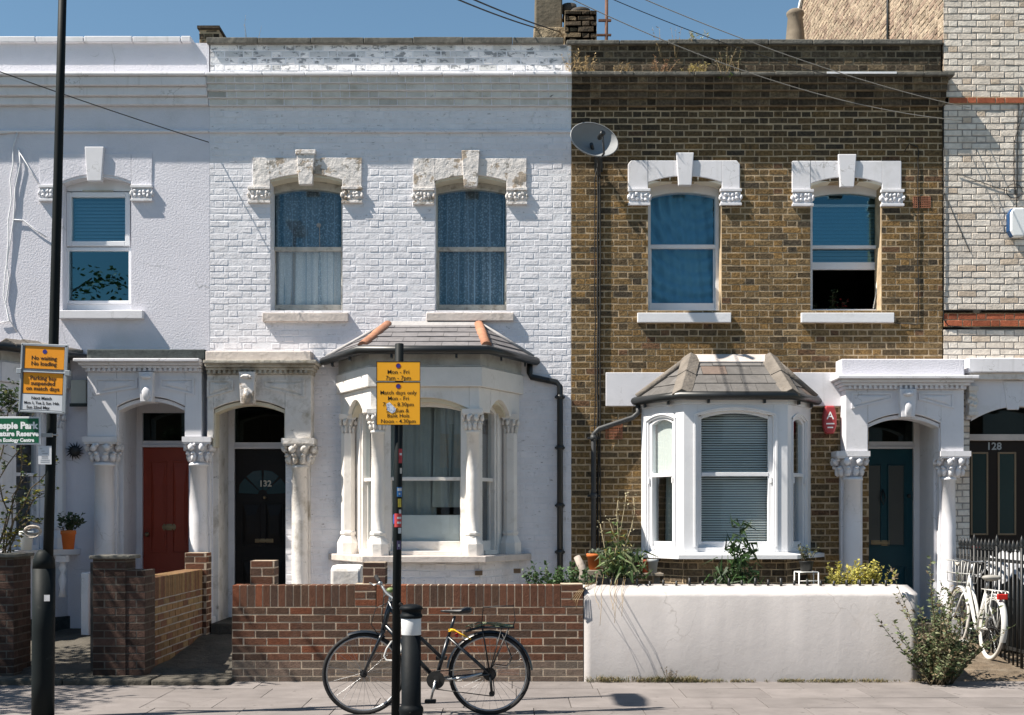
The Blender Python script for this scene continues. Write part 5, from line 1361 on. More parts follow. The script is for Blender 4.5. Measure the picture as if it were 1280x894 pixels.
mb = MB(); ys = 15.1; mb.box(X(101, ys), X(111, ys), ys, ys+.35, .1, Z(716, ys)); o = mb.build('white_post', SMOOTHW, None, bevel=.01, loc=(X(106, ys), ys, .1)); tag(o, 'short white post on the shaded path behind the dark pier', 'post')
# stone block behind the red wall
mb = MB(); y = 13.3; x0, x1 = X(413, y), X(434, y); zt = Z(707, y)
mb.xprism([(y, .1), (y+.4, .1), (y+.4, zt-.02), (y+.3, zt), (y+.08, zt), (y, zt-.03)], x0, X(451, y)); o = mb.build('stone_block', CREAM, None, bevel=.03, loc=((x0+x1)/2, y+.2, .1)); tag(o, 'weathered white stone block behind the red brick wall under the bay sill', 'stone block')

# railings between the brown house path and the pale house
RX = 5.27
RL = thing('railings', (RX, 14.1, .05), 'black iron railings with spear tops beside the leaning white bicycle', 'railings')
y = 12.75; ys_ = []
while y < 15.35: ys_.append(y); y += .115
for i, y in enumerate(ys_):
    mb = MB(); zt = 1.24+(.05 if i % 6 == 0 else 0); r = .011 if i % 6 else .016
    mb.tube([(RX, y, .0), (RX, y, zt)], r, 6); mb.lathe([(.012, zt), (.022, zt+.01), (.012, zt+.022), (.026, zt+.05), (.014, zt+.09), (.001, zt+.13)], RX, y, 8); mb.build('railing_bar', IRON, RL)
for z in (.22, 1.14):
    mb = MB(); mb.box(RX-.006, RX+.006, 12.7, 15.4, z-.018, z+.018); mb.build('rail', IRON, RL)
# tarpaulin heap behind the railings
tz = PT(1262, 690, 14.6)
mb = MB(); rt = random.Random(2); n, m_ = 22, 16; base = 0
b = mb.vs([(tz.x-.30+.98*i/n, 14.18+.92*j/m_, 1.10+.07*math.sin(i*.55+j*.3)+.035*math.sin(i*1.7-j*.9)+rt.uniform(-.01, .01)+.05-.22*(abs(i/n-.5)*2)**5-.22*(abs(j/m_-.5)*2)**5) for j in range(m_+1) for i in range(n+1)])
mb.sm = True
for j in range(m_):
    for i in range(n): q = b+j*(n+1)+i; mb.fc((q, q+1, q+n+2, q+n+1))
o = mb.build('tarpaulin', TARP, None, loc=(tz.x, 14.6, .1), fix=False); tag(o, 'crumpled grey tarpaulin draped over a heap behind the black railings', 'tarpaulin')
# dark bin under the tarpaulin
bx0, bx1, by0, by1 = tz.x-.18, tz.x+.55, 14.28, 15.0
BN = thing('wheelie_bin', ((bx0+bx1)/2, 14.6, .1), 'dark wheelie bin under the grey tarpaulin behind the railings', 'bin')
mb = MB(); b_ = mb.vs([(lerp(bx0, bx1, .08 if i in (0, 3) else .92), lerp(by0, by1, .08 if i < 2 else .92), .12) for i in range(4)]+[(bx0 if i in (0, 3) else bx1, by0 if i < 2 else by1, 1.0) for i in range(4)])
for q_ in ((0, 1, 5, 4), (1, 2, 6, 5), (2, 3, 7, 6), (3, 0, 4, 7), (0, 3, 2, 1), (4, 5, 6, 7)): mb.fc([b_+k for k in q_])
mb.build('bin_body', POTK, BN, bevel=.02)
mb = MB(); mb.box(bx0-.03, bx1+.03, by0-.03, by1+.03, 1.001, 1.05); mb.build('lid', POTK, BN, bevel=.015)
# ---------------------------------------------------------------- street furniture
YPO = 10.36
# sign post
xb_, xt_ = X(494.3, YPO), X(499.3, YPO); ztp = Z(429.5, YPO)
SP = thing('sign_post', (xb_, YPO, 0), 'slim dark post covered in stickers, carrying two yellow parking plates', 'sign post')
def pxat(z): return lerp(xb_, xt_, z/ztp)
mb = MB(); mb.tube([(xb_, YPO, -.02), (xt_, YPO, ztp-.004), (xt_, YPO, ztp)], [.034, .034, .026], 18); mb.build('pole', POSTP, SP)
def sticker(py0, py1, dx0, dx1, col, name, extra=None):
    z0, z1 = Z(py1, YPO-.04), Z(py0, YPO-.04); mb = MB(); c = pxat((z0+z1)/2); n = 6
    a0, a1 = dx0*1.25, dx1*1.25
    for i in range(n):
        t0, t1 = lerp(a0, a1, i/n), lerp(a0, a1, (i+1)/n)
        mb.poly([(c+.0352*math.sin(t), YPO-.0352*math.cos(t), z) for t, z in ((t0, z0), (t1, z0), (t1, z1), (t0, z1))])
    if extra:
        mb.mat = 1
        for (u0, u1, v0, v1) in extra:
            for i in range(3):
                t0, t1 = lerp(lerp(a0, a1, u0), lerp(a0, a1, u1), i/3), lerp(lerp(a0, a1, u0), lerp(a0, a1, u1), (i+1)/3)
                mb.poly([(c+.0358*math.sin(t), YPO-.0358*math.cos(t), lerp(z0, z1, z)) for t, z in ((t0, v0), (t1, v0), (t1, v1), (t0, v1))])
    mb.build('sticker', [M('sticker_'+name, col, .5, var=(30, .3)), M('sticker_print', (.55, .56, .58), .5)], SP, fix=False)
sticker(561, 579, .15, .95, (.42, .04, .05), 'red', [(.2, .8, .55, .7)])
sticker(585, 592, .4, .9, (.55, .5, .45), 'cream')
sticker(609, 621, -.1, .95, (.03, .16, .42), 'blue', [(.1, .9, .6, .9), (.3, .6, .2, .4)])
sticker(623.5, 634, .1, .8, (.62, .48, .06), 'yellow')
sticker(637, 642, .3, .8, (.6, .6, .62), 'white')
sticker(642, 659, -.55, .95, (.50, .06, .06), 'scarlet', [(.35, .9, .25, .4), (.35, .9, .6, .75)])
sticker(643, 655, -1.0, -.6, (.03, .08, .35), 'navy')
sticker(660, 667, .2, .9, (.6, .61, .63), 'pale')
sticker(676, 687, .0, .8, (.10, .08, .16), 'violet', [(.3, .6, .3, .6)])
def plate(name, lab, px0, px1, py0, py1, Y, mat, lines, dot=None, tilt=0, bracketz=None, border=True, cat='parking sign', printmat=SIGNBLK, size_mul=1.0, parent=None, partname=None, depth=.006, bold=.0003):
    x0, x1, z0, z1 = X(px0, Y), X(px1, Y), Z(py1, Y), Z(py0, Y); cx, cz = (x0+x1)/2, (z0+z1)/2
    ca, sa = math.cos(tilt), math.sin(tilt)
    T = (lambda p: (cx+(p[0]-cx)*ca+(p[2]-cz)*sa, p[1], cz-(p[0]-cx)*sa+(p[2]-cz)*ca)) if tilt else None
    S_ = parent or thing(name, (cx, Y, z0), lab, cat)
    mb = MB(); mb.T = T; mb.box(x0, x1, Y-depth, Y, z0, z1); o = mb.build(partname or 'plate', mat, S_, bevel=.002)
    par = S_ if parent is None else o
    y = Y-depth
    mb = MB(); mb.T = T; t = .004
    if border:
        mb.box(x0, x1, y-.0012, y, z0, z0+t); mb.box(x0, x1, y-.0012, y, z1-t, z1); mb.box(x0, x0+t, y-.0012, y, z0+t, z1-t); mb.box(x1-t, x1, y-.0012, y, z0+t, z1-t)
    for (txt, px, py, s) in lines:
        text_mb(mb, txt, X(px, Y), y-.0014, Z(py, Y), s*Y/F*1.02*size_mul, T=T, bold=bold)
    mb.T = None; mb.build('lettering', printmat, par, fix=False)
    if dot:
        mb = MB(); mb.T = T; dx, dz, r = X(dot[0], Y), Z(dot[1], Y), dot[2]*Y/F
        mb.poly([(dx+r*math.cos(2*math.pi*k/24), y-.0012, dz+r*math.sin(2*math.pi*k/24)) for k in range(24)]); mb.build('symbol', DOT, par, fix=False)
        mb = MB(); mb.T = T
        for k in range(24):
            a, b = 2*math.pi*k/24, 2*math.pi*(k+1)/24; mb.poly([(dx+q*math.cos(w_), y-.0016, dz+q*math.sin(w_)) for q, w_ in ((r*.8, a), (r*1.08, a), (r*1.08, b), (r*.8, b))])
        mb.build('symbol_ring', M('dull_red_ring', (.20, .04, .06), .5), par, fix=False)
    return S_, o
ypl = YPO-.055
S1, _ = plate('parking_sign', 'upper yellow plate on the slim post reading Mon - Fri 7am - 7pm', 470.5, 525.5, 452, 476.8, ypl, YEL, [('Mon - Fri', 498, 467.5, 7.2), ('7am - 7pm', 498, 475, 7.2)], (498, 457.5, 2.9))
S2, _ = plate('parking_sign', 'lower yellow plate on the slim post reading Match days only', 470.5, 525.5, 477.6, 531.5, ypl, YEL, [('Match days only', 498, 493.3, 6.9), ('Mon - Fri', 498, 500.5, 6.9), ('7am - 8.30pm', 498, 508, 6.9), ('Sat, Sun &', 497, 515.7, 6.9), ('Bank Hols', 498, 522, 6.7), ('Noon - 4.30pm', 498, 529, 6.9)], (498, 483, 2.9))
mb = MB(); mb.poly([(X(x, ypl), ypl-.0085, Z(y, ypl)) for x, y in ((483, 505), (487, 503), (491, 507), (495, 511), (494, 515), (490, 517), (484, 513))]); st = mb.build('sticker', M('torn_sticker', (.60, .64, .70), .5, dirt=((.08, .14, .35), 60, .5, .6, .9)), S2, fix=False)
for S_, pz in ((S1, 464), (S2, 505)):
    mb = MB(); z = Z(pz, ypl); c = pxat(z); mb.box(c-.06, c+.06, ypl+.001, ypl+.02, z-.015, z+.015); mb.tube([(c+.042*math.cos(a*.5236), YPO+.042*math.sin(a*.5236), z) for a in range(12)], .006, 5, closed=True); mb.build('clip', STEEL, S_)
# bollard
YBO = 10.17
cxb = X(514, YBO); sB = YBO/F
BO = thing('bollard', (cxb, YBO, 0), 'dark cast iron bollard with a white band, in front of the bicycle', 'bollard')
def rz(py): return Z(py, YBO)
rb = 12.2*sB
prof = [(rb*1.28, 0), (rb*1.28, .03), (rb*1.18, .035), (rb*1.18, rz(893)), (rb*1.2, rz(891)), (rb*1.27, rz(888)), (rb*1.22, rz(884)), (rb*1.05, rz(882)), (rb, rz(880)), (rb*1.0, rz(793))]
mb = MB(); mb.lathe(prof, cxb, YBO, 28); mb.build('shaft', BOLL, BO)
mb = MB(); mb.lathe([(rb*1.005, rz(793.5)), (rb*1.02, rz(793)), (rb*1.02, rz(773)), (rb*1.005, rz(772.5))], cxb, YBO, 28); mb.build('reflective_band', REFL, BO)
mb = MB(); mb.lathe([(rb*1.0, rz(773)), (rb*1.12, rz(772)), (rb*1.17, rz(770)), (rb*1.1, rz(768)), (rb*1.02, rz(767)), (rb*1.02, rz(763)), (rb*1.16, rz(762)), (rb*1.2, rz(760.5)), (rb*1.14, rz(758.5)), (rb*.95, rz(757)), (rb*.6, rz(755.6)), (.004, rz(755))], cxb, YBO, 28); mb.build('cap', BOLL, BO)
# lamp post
YLP = 10.4; xl0, xl1 = X(53.5, YLP), X(76.5, YLP); zl1 = Z(0, YLP)
LP = thing('lamp_post', (xl0, YLP, 0), 'tall dark lamp post with a thick lower section, at the left carrying three signs', 'lamp post')
sl = (xl1-xl0)/zl1
def lx(z): return xl0+sl*z
sL = YLP/F; zt_ = Z(706, YLP)
mb = MB(); mb.tube([(xl0+sl*z*.3, YLP, z) for z in (-.02, .3, .7, zt_-.03)], 13.8*sL, 24); mb.tube([(lx(z)*.3+.7*xl0+sl*z*.0, YLP, z) for z in (zt_-.031, zt_+.04, zt_+.09, zt_+.12)], [13.8*sL, 13.0*sL, 10*sL, 6.4*sL], 24); mb.build('base_section', POSTP, LP)
mb = MB(); zz = Z(746, YLP); yb_ = YLP-13.8*sL
mb.box(X(44, YLP), X(64, YLP), yb_+.016, yb_+.03, .25, zt_-.12) if False else None
mb.poly([(X(60, YLP)+dx_, YLP-.0885+.002*abs(dx_)*20, z) for dx_, z in ((0, zz-.03), (.045, zz-.03), (.045, zz+.02), (0, zz+.02))]); mb.build('sticker', M('sticker_white', (.6, .6, .62), .5), LP, fix=False)
zH = 6.35
mb = MB(); mb.tube([(lx(z)+.01, YLP, z) for z in (zt_+.05, 2, 3, 4, 5, zH)], [6.3*sL, 6.2*sL, 6.1*sL, 5.8*sL, 5.3*sL, 4.8*sL], 18); mb.build('pole', POSTP, LP)
mb = MB(); xh = lx(zH)+.01
mb.xprism([(YLP+.12, zH-.02), (YLP+.12, zH+.10), (YLP-.25, zH+.17), (YLP-.68, zH+.12), (YLP-.72, zH+.04), (YLP-.62, zH-.0)], xh-.10, xh+.10); lh = mb.build('lantern', M('pale_lantern', (.50, .56, .62), .5), LP, bevel=.03)
mb = MB(); mb.box(xh-.08, xh+.08, YLP-.6, YLP-.1, zH-.04, zH-.021); mb.build('lens', M('lamp_lens', (.6, .62, .62), .2, spec=.5), lh, bevel=.015)
# framed notice board on the lamp post
yf = YLP-.10; tl = math.radians(2.6)
fx0, fx1, fz0, fz1 = X(26.5, yf), X(84, yf), Z(516, yf), Z(431, yf); cx, cz = (fx0+fx1)/2, (fz0+fz1)/2
NB = thing('notice_board', (cx, yf, fz0), 'grey framed board on the lamp post with two orange plates and a white match notice', 'notice board')
Tn = lambda p: (cx+(p[0]-cx)*math.cos(tl)+(p[2]-cz)*math.sin(tl), p[1], cz-(p[0]-cx)*math.sin(tl)+(p[2]-cz)*math.cos(tl))
mb = MB(); mb.T = Tn; mb.box(fx0, fx1, yf-.012, yf, fz0, fz1); t = .022
mb.box(fx0-.004, fx0+.012, yf-.022, yf-.012, fz0, fz1); mb.box(fx1-t, fx1+.004, yf-.022, yf-.012, fz0, fz1); mb.box(fx0, fx1, yf-.022, yf-.012, fz1-.016, fz1+.004); mb.box(fx0, fx1, yf-.022, yf-.012, fz0-.004, fz0+.012)
zq = Z(467, yf); mb.box(fx0-.03, fx0+.01, yf-.035, yf-.0, zq-.012, zq+.03); mb.box(fx1-.01, fx1+.03, yf-.035, yf-.0, zq-.012, zq+.03); mb.box(fx0+.01, fx1-.01, yf-.025, yf-.012, zq+.002, zq+.012)
mb.build('frame', SIGNGREY, NB, bevel=.003)
ORG = M('orange_plate', (.80, .30, .008), .55, var=(3, .06), spec=.4)
def nplate(px0, px1, py0, py1, mat, lines, dot=None, border=True, pname='orange_plate'):
    x0, x1, z0, z1 = X(px0, yf), X(px1, yf), Z(py1, yf), Z(py0, yf); y = yf-.0125
    mb = MB(); mb.T = Tn; mb.box(x0, x1, y-.004, y, z0, z1); o = mb.build(pname, mat, NB)
    y -= .004; mb = MB(); mb.T = Tn; t = .0035
    if border: mb.box(x0, x1, y-.0012, y, z0, z0+t); mb.box(x0, x1, y-.0012, y, z1-t, z1); mb.box(x0, x0+t, y-.0012, y, z0+t, z1-t); mb.box(x1-t, x1, y-.0012, y, z0+t, z1-t)
    for (txt, px, py, s) in lines: text_mb(mb, txt, X(px, yf), y-.0014, Z(py, yf), s*yf/F*1.02, T=Tn, bold=.001)
    mb.T = None; mb.build('lettering', SIGNBLK, o, fix=False)
    if dot:
        mb = MB(); mb.T = Tn; dx, dz, r = X(dot[0], yf), Z(dot[1], yf), dot[2]*yf/F
        mb.poly([(dx+r*math.cos(2*math.pi*k/20), y-.0013, dz+r*math.sin(2*math.pi*k/20)) for k in range(20)]); mb.T = None; mb.build('symbol', DOT, o, fix=False)
nplate(30.2, 80.6, 433, 462, ORG, [('No waiting', 55, 450.5, 7), ('No loading', 55, 457.5, 7)], (55.5, 440, 2.8))
nplate(29.8, 80.2, 465.5, 493, ORG, [('Parking bay', 55, 475.5, 7), ('suspended', 55, 482, 7), ('on match days', 55, 488.6, 7)])
nplate(29.4, 79.8, 493.5, 513, SIGNWHT, [('Next Match', 54, 500, 5.2), ('Mon 1, Tue 2, Sun 14th', 54.3, 505.8, 4.5), ('Sun 22nd May', 50, 511.6, 5)], None, False, 'white_plate')
mb = MB(); mb.box(X(50, YLP), X(70, YLP), yf+.0, YLP-.03, zq-.01, zq+.02); mb.tube([(lx(zq)+.01+.05*math.cos(a*.5236), YLP+.05*math.sin(a*.5236), zq) for a in range(12)], .007, 5, closed=True); mb.build('clip', STEEL, NB)
# green park sign
yg = YLP-.07
gx0, gx1, gz0, gz1 = X(-72, yg), X(51.5, yg), Z(556, yg), Z(521, yg)
GS = thing('park_sign', (gx1, yg, gz0), 'green nature reserve sign with white lettering on the lamp post, cut by the left edge', 'sign')
mb = MB(); t = .014
mb.box(gx0, gx1, yg-.012, yg+.012, gz0, gz1); mb.build('frame', SIGNWHT, GS, bevel=.003)
mb = MB(); mb.box(gx0+t, gx1-.015, yg-.0145, yg-.012, gz0+t, gz1-t); mb.build('panel', SIGNGRN, GS)
mb = MB()
text_mb(mb, 'Gillespie Park', X(47.5, yg), yg-.0155, Z(536, yg), 10.4*yg/F*1.12, 'RIGHT', bold=.0035)
text_mb(mb, 'Local Nature Reserve', X(49, yg), yg-.0155, Z(545.2, yg), 7.6*yg/F*1.12, 'RIGHT', bold=.0028)
text_mb(mb, 'Islington Ecology Centre', X(43.5, yg), yg-.0155, Z(552.4, yg), 5.5*yg/F*1.12, 'RIGHT', bold=.002)
mb.build('lettering', WHT, GS, fix=False)
zg_ = (gz0+gz1)/2
mb = MB(); mb.box(gx1-.02, lx(zg_)+.04, yg-.0, yg+.02, zg_-.05, zg_-.02); mb.tube([(lx(zg_)+.01+.048*math.cos(a*.5236), YLP+.048*math.sin(a*.5236), zg_-.03) for a in range(12)], .007, 5, closed=True); mb.build('clip', STEEL, GS)
yn = YLP-.06; PN = thing('paper_notice', (X(56, yn), yn, Z(581, yn)), 'small white paper notice fixed to the lamp post below the green sign', 'notice')
mb = MB(); mb.box(X(48, yn), X(64.5, yn), yn-.003, yn, Z(580.5, yn), Z(557.5, yn)); mb.build('sheet', SIGNWHT, PN)
mb = MB()
for py, a, b in ((561, 50, 53), (564, 52, 56), (567, 53, 60), (570.5, 52, 60), (572.5, 52, 60), (575, 51, 62), (577.5, 51, 62)): mb.box(X(a, yn), X(b, yn), yn-.0042, yn-.003, Z(py, yn)-.003, Z(py, yn)+.002)
mb.build('printed_lines', M('faint_print', (.30, .31, .33), .6), PN)
# ---------------------------------------------------------------- bicycles
def wheel(par, c, r, axis_u, axis_v, tyre_r, rimmat, tyremat=RUBBER, spokes=28, hub=.03):
    """c centre, axis_u/axis_v span the wheel plane"""
    ax = axis_u.cross(axis_v).normalized(); n = 48
    def cp(rr, k, o=0): a = 2*math.pi*k/n; return c+axis_u*(rr*math.cos(a))+axis_v*(rr*math.sin(a))+ax*o
    mb = MB(); mb.tube([cp(r-tyre_r, k) for k in range(n)], tyre_r, 10, closed=True); w = mb.build('wheel', tyremat, par)
    mb = MB(); mb.tube([cp(r-tyre_r*2.1, k) for k in range(n)], tyre_r*.55, 8, closed=True); mb.build('rim', rimmat, w)
    mb = MB()
    for k in range(spokes):
        a = 2*math.pi*k/spokes; b = a+(.5 if k % 4 < 2 else -.5); o = .028*(1 if k % 2 else -1)
        mb.tube([c+axis_u*(hub*.7*math.cos(b))+axis_v*(hub*.7*math.sin(b))+ax*o, c+axis_u*((r-tyre_r*2.2)*math.cos(a))+axis_v*((r-tyre_r*2.2)*math.sin(a))], .0013, 3, caps=False)
    mb.build('spokes', STEEL, w)
    mb = MB(); mb.tube([c-ax*.05, c-ax*.03, c+ax*.03, c+ax*.05], [hub*.35, hub*.6, hub*.6, hub*.35], 12); mb.tube([c-ax*.03, c-ax*.024], hub, 14); mb.tube([c+ax*.024, c+ax*.03], hub, 14); mb.build('hub', DARKST, w)
    return w
def fender(par, c, r, u, v, a0, a1, mat, w=.03):
    ax = u.cross(v).normalized(); mb = MB(); n = 18; mb.sm = True; rows = []
    for i in range(n+1):
        a = lerp(a0, a1, i/n); d = u*math.cos(a)+v*math.sin(a)
        rows.append(mb.vs([c+d*(r-.012)-ax*w, c+d*r-ax*w*.6, c+d*(r+.006), c+d*r+ax*w*.6, c+d*(r-.012)+ax*w]))
    for a, b in zip(rows, rows[1:]):
        for j in range(4): mb.fc((a+j, a+j+1, b+j+1, b+j))
    mb.build('mudguard', mat, par, fix=False)
YB = 10.60; sB = YB/F
def Q(px, py, dy=0): return Vector((X(px, YB), YB+dy, Z(py, YB)))
rW = 51.6*sB
BK = thing('bicycle', (X(532, YB), YB, 0), 'dark step-through bicycle leaning behind the sign post and bollard', 'bicycle')
U, V = Vector((1, 0, 0)), Vector((0, 0, 1))
zc = rW-.003
def QZ(px, py): return Q(px, py)
cF = Vector((X(454.5, YB), YB, zc)); cR = Vector((X(612, YB), YB, zc))
ry = cF.z-Z(847, YB)     # small shift so that the wheels touch the pavement
def q(px, py, dy=0): v = Q(px, py, dy); v.z += ry; return v
aF = math.radians(8); UF = Vector((math.cos(aF), math.sin(aF), 0))
wheel(BK, cF, rW, UF, V, .017, STEEL); wheel(BK, cR, rW, U, V, .017, STEEL)
fender(BK, cF, rW+.012, UF, V, math.radians(60), math.radians(112), BIKEB, .024); fender(BK, cR, rW+.014, U, V, math.radians(5), math.radians(172), BIKEB, .026)
bb = q(545, 854); sc = q(560.5, 801); htT = q(487.5, 757); htB = q(478.5, 795)
mb = MB(); mb.tube([htT+Vector((.003, 0, .01)), htB], .021, 12); mb.tube([htB+(htT-htB)*.25, bb], .019, 12); mb.tube([htB+(htT-htB)*.8, q(553, 828)], .016, 12); mb.tube([bb, sc], .017, 12)
for s_ in (-.055, .055):
    o = Vector((0, s_, 0)); mb.tube([bb+o*.5, cR+o], .010, 8); mb.tube([sc+o*.4, cR+o], .010, 8)
mb.tube([bb-Vector((0, .04, 0)), bb+Vector((0, .04, 0))], .024, 12)
fr = mb.build('frame', BIKEB, BK)
mb = MB()
for s_ in (-.05, .05): mb.tube([htB+Vector((0, s_*.5, 0)), htB+Vector((-.02, s_, -.05)), cF+UF.orthogonal()*0+Vector((0, s_, 0))], [.014, .013, .009], 8)
mb.tube([htB+Vector((0, -.04, 0)), htB+Vector((0, .04, 0))], .02, 8); mb.build('fork', BIKEB, BK)
mb = MB(); st0 = q(487.5, 757); st1 = q(488, 748); mb.tube([st0-Vector((0, 0, .03)), st1], .013, 10); mb.tube([st1, st1+Vector((-.03, -.03, .01))], .014, 10)
bc = st1+Vector((-.03, -.03, .012)); hv = Vector((.55, -.80, -.04)).normalized(); up = Vector((0, 0, 1))
gl = q(466, 727); gl.y = YB+.24; gr = q(505, 758); gr.y = YB-.27
mb.tube([gl, gl.lerp(bc, .55)+Vector((.012, 0, -.02)), bc, gr.lerp(bc, .55)+Vector((.0, 0, .0)), gr], .0115, 10); hb = mb.build('handlebar', STEEL, BK)
for a, b in ((gl, bc), (gr, bc)):
    mb = MB(); mb.tube([a, a.lerp(b, .38)], .017, 10); mb.build('grip', RUBBER, hb)
    mb = MB(); p = a.lerp(b, .42); d = (a-b).normalized(); mb.tube([p, p+Vector((-.05, -.01, -.015)), p+d*.10+Vector((-.06, -.01, -.04))], .006, 6); mb.blob(p, (.022, .022, .018), 8, 5, 0); mb.build('brake_lever', STEEL, hb)
mb = MB(); mb.blob(q(489, 742, -.06), (.034, .03, .022), 12, 8, 0); mb.build('bell', LIME, hb)
mb = MB(); mb.tube([sc, q(568.5, 775)], .013, 10); mb.build('seat_post', BIKEB, BK)
mb = MB(); r_ = []
sd = q(570, 768.5)
prof = [(-.125, .012, .010), (-.09, .018, .016), (-.03, .030, .022), (.03, .058, .032), (.08, .078, .040), (.115, .070, .036), (.13, .04, .02)]
mb.sm = True
for (dx, hw, hh) in prof:
    r_.append(mb.vs([(sd.x+dx, sd.y+hw*math.cos(2*math.pi*k/12), sd.z+.012*(dx > .05)+(hh*.55*math.sin(2*math.pi*k/12) if math.sin(2*math.pi*k/12) > 0 else hh*.9*math.sin(2*math.pi*k/12))) for k in range(12)]))
for a, b in zip(r_, r_[1:]):
    for j in range(12): mb.fc((a+j, a+(j+1) % 12, b+(j+1) % 12, b+j))
mb.fc([r_[0]+j for j in range(12)]); mb.fc([r_[-1]+j for j in range(12)]); mb.build('saddle', M('black_saddle', (.018, .018, .02), .45, spec=.5), BK)
mb = MB(); cr = bb+Vector((0, -.055, 0)); mb.tube([cr+Vector((0, .003, 0)), cr-Vector((0, .003, 0))], .074, 28); mb.tube([cr-Vector((0, .004, 0)), cr-Vector((0, .012, 0))], .03, 16); ck = mb.build('chainring', DARKST, BK)
for sgn, pd in ((1, q(540, 871)), (-1, None)):
    mb = MB(); p0 = bb-Vector((0, .075*sgn, 0)); dv = Vector((-.035, 0, -.15)).normalized()*.165*sgn; p1 = p0+dv; mb.tube([p0, p1], .010, 8); mb.build('crank', STEEL, ck)
    mb = MB(); mb.box(p1.x-.045, p1.x+.045, p1.y-(.10 if sgn > 0 else -.01), p1.y-(.015 if sgn > 0 else -.10), p1.z-.014, p1.z+.014); mb.build('pedal', RUBBER, ck, bevel=.006)
mb = MB(); cs = cR+Vector((0, -.045, 0))
mb.tube([cs+Vector((0, .012, 0)), cs], .042, 18); mb.tube([cs+Vector((0, .02, 0)), cs+Vector((0, .012, 0))], .055, 18); mb.build('sprocket', DARKST, BK)
mb = MB(); dr = q(615, 871, -.05); mb.tube([cs, cs+Vector((.01, -.01, -.06)), dr], .011, 8); mb.tube([dr+Vector((0, .006, 0)), dr-Vector((0, .006, 0))], .024, 12); mb.build('derailleur', DARKST, BK)
mb = MB(); mb.tube([cr+Vector((0, 0, .073)), cs+Vector((0, 0, .045))], .0045, 5); mb.tube([cr-Vector((0, 0, .073)), dr-Vector((0, 0, .02)), dr+Vector((.02, 0, .0)), cs+Vector((.03, 0, -.03))], .0045, 5); mb.build('chain', DARKST, BK)
mb = MB(); mb.tube([bb+Vector((.08, -.05, .005)), bb+Vector((.24, -.06, .018)), cR+Vector((-.06, -.065, .01))], [.008, .013, .010], 8); mb.build('chain_guard', STEEL, BK)
mb = MB(); z_ = q(0, 799).z
for s_ in (-.06, 0, .06): mb.tube([q(582, 794, s_), q(600, 789, s_), q(643, 789, s_)], .007, 6)
for x_ in (588, 605, 622, 640): mb.tube([q(x_, 789.5, -.06), q(x_, 789.5, .06)], .005, 6)
for s_ in (-.06, .06):
    for x_ in (603, 627, 636): mb.tube([q(x_, 790, s_), cR+Vector((0, s_, .01))], .005, 6)
    mb.tube([q(628, 797, s_), q(640, 828, s_), q(634, 838, s_), q(616, 836, s_)], .004, 5)
for s_ in (-.06, .06): mb.tube([q(641, 789, s_), q(644, 780, s_), q(642, 762, s_), q(604, 764, s_), q(602, 788, s_)], .003, 4)
mb.build('rack', IRON, BK)
mb = MB(); rr_ = random.Random(6)
for k in range(4): mb.tube([q(582+k*6, 789-rr_.uniform(0, 2), -.06+.03*k), q(598+k*4, 786-rr_.uniform(0, 3), .04-.02*k), q(620, 783+k*2, -.04+.03*k), q(641, 787, .05-.03*k)], .005, 5)
mb.build('bungee_cord', M('bungee', (.22, .25, .16), .8, var=(30, .4)), BK)
mb = MB(); mb.tube([q(561, 794, -.02), q(568, 792, -.03), q(575, 796, -.04), q(589, 803, -.06)], .006, 6); mb.tube([q(562, 792.5, .02), q(565, 792, -.03), q(570, 793, -.02)], .012, 6); mb.build('strap', YSTR, BK)
mb = MB(); mb.blob(q(571, 799, 0), (.018, .02, .02), 8, 6, 0); mb.build('rear_reflector', REDL, BK)
mb = MB(); mb.tube([q(490, 806, -.03), q(484, 815, -.05), q(481, 824, -.06), q(484, 829, -.07), q(493, 829, -.1), q(500, 823, -.14), q(503, 815, -.1), q(500, 808, -.02), q(490, 806, -.03)], .008, 8); mb.build('cable_lock', M('clear_lock', (.45, .45, .44), .4), BK)
mb = MB(); mb.tube([htT+Vector((0, -.03, .0)), q(470, 765, -.02), q(464, 785, -.01), q(472, 797, -.02)], .004, 5); mb.tube([bc+Vector((0, 0, .0)), q(480, 752, -.03), q(478, 772, -.02), htB], .004, 5); mb.build('brake_cable', BLACKP, BK)

# white bicycle seen from behind, leaning on the railings
WX = 5.07; yr, yf_ = 13.82, 14.86
WB = thing('bicycle', (WX, 14.3, .1), 'white bicycle seen from behind, leaning against the black railings', 'bicycle')
lean = math.radians(5); Vv = Vector((math.sin(lean), 0, math.cos(lean))); Uu = Vector((0, 1, 0))
gz = .085
def w3(y, h, o=0): return Vector((WX, y, gz))+Vv*h+Vector((math.cos(lean), 0, -math.sin(lean)))*o
rw2 = .345; c1 = w3(yr, rw2); c2 = w3(yf_, rw2+.03)
wheel(WB, c1, rw2, Uu, Vv, .019, BIKEW, M('pale_tyre', (.45, .43, .40), .8)); wheel(WB, c2, rw2, Uu, Vv, .019, BIKEW, M('pale_tyre', (.45, .43, .40), .8))
fender(WB, c1, rw2+.018, Uu, Vv, math.radians(60), math.radians(200), BIKEW, .034); fender(WB, c2, rw2+.018, Uu, Vv, math.radians(20), math.radians(150), BIKEW, .034)
b2 = w3(yr+.43, .29); s2 = w3(yr+.26, .70); hT = w3(yf_-.28, .88); hB = w3(yf_-.20, .68)
mb = MB(); mb.tube([hT, hB], .021, 10); mb.tube([hB+(hT-hB)*.3, w3(yr+.55, .42), b2], .022, 10); mb.tube([hT-(hT-hB)*.2, w3(yr+.5, .55), b2+(s2-b2)*.25], .018, 10); mb.tube([b2, s2], .018, 10)
for o in (-.055, .055): mb.tube([b2, c1+(w3(yr, 0, o)-w3(yr, 0))], .010, 8); mb.tube([s2, c1+(w3(yr, 0, o)-w3(yr, 0))], .010, 8)
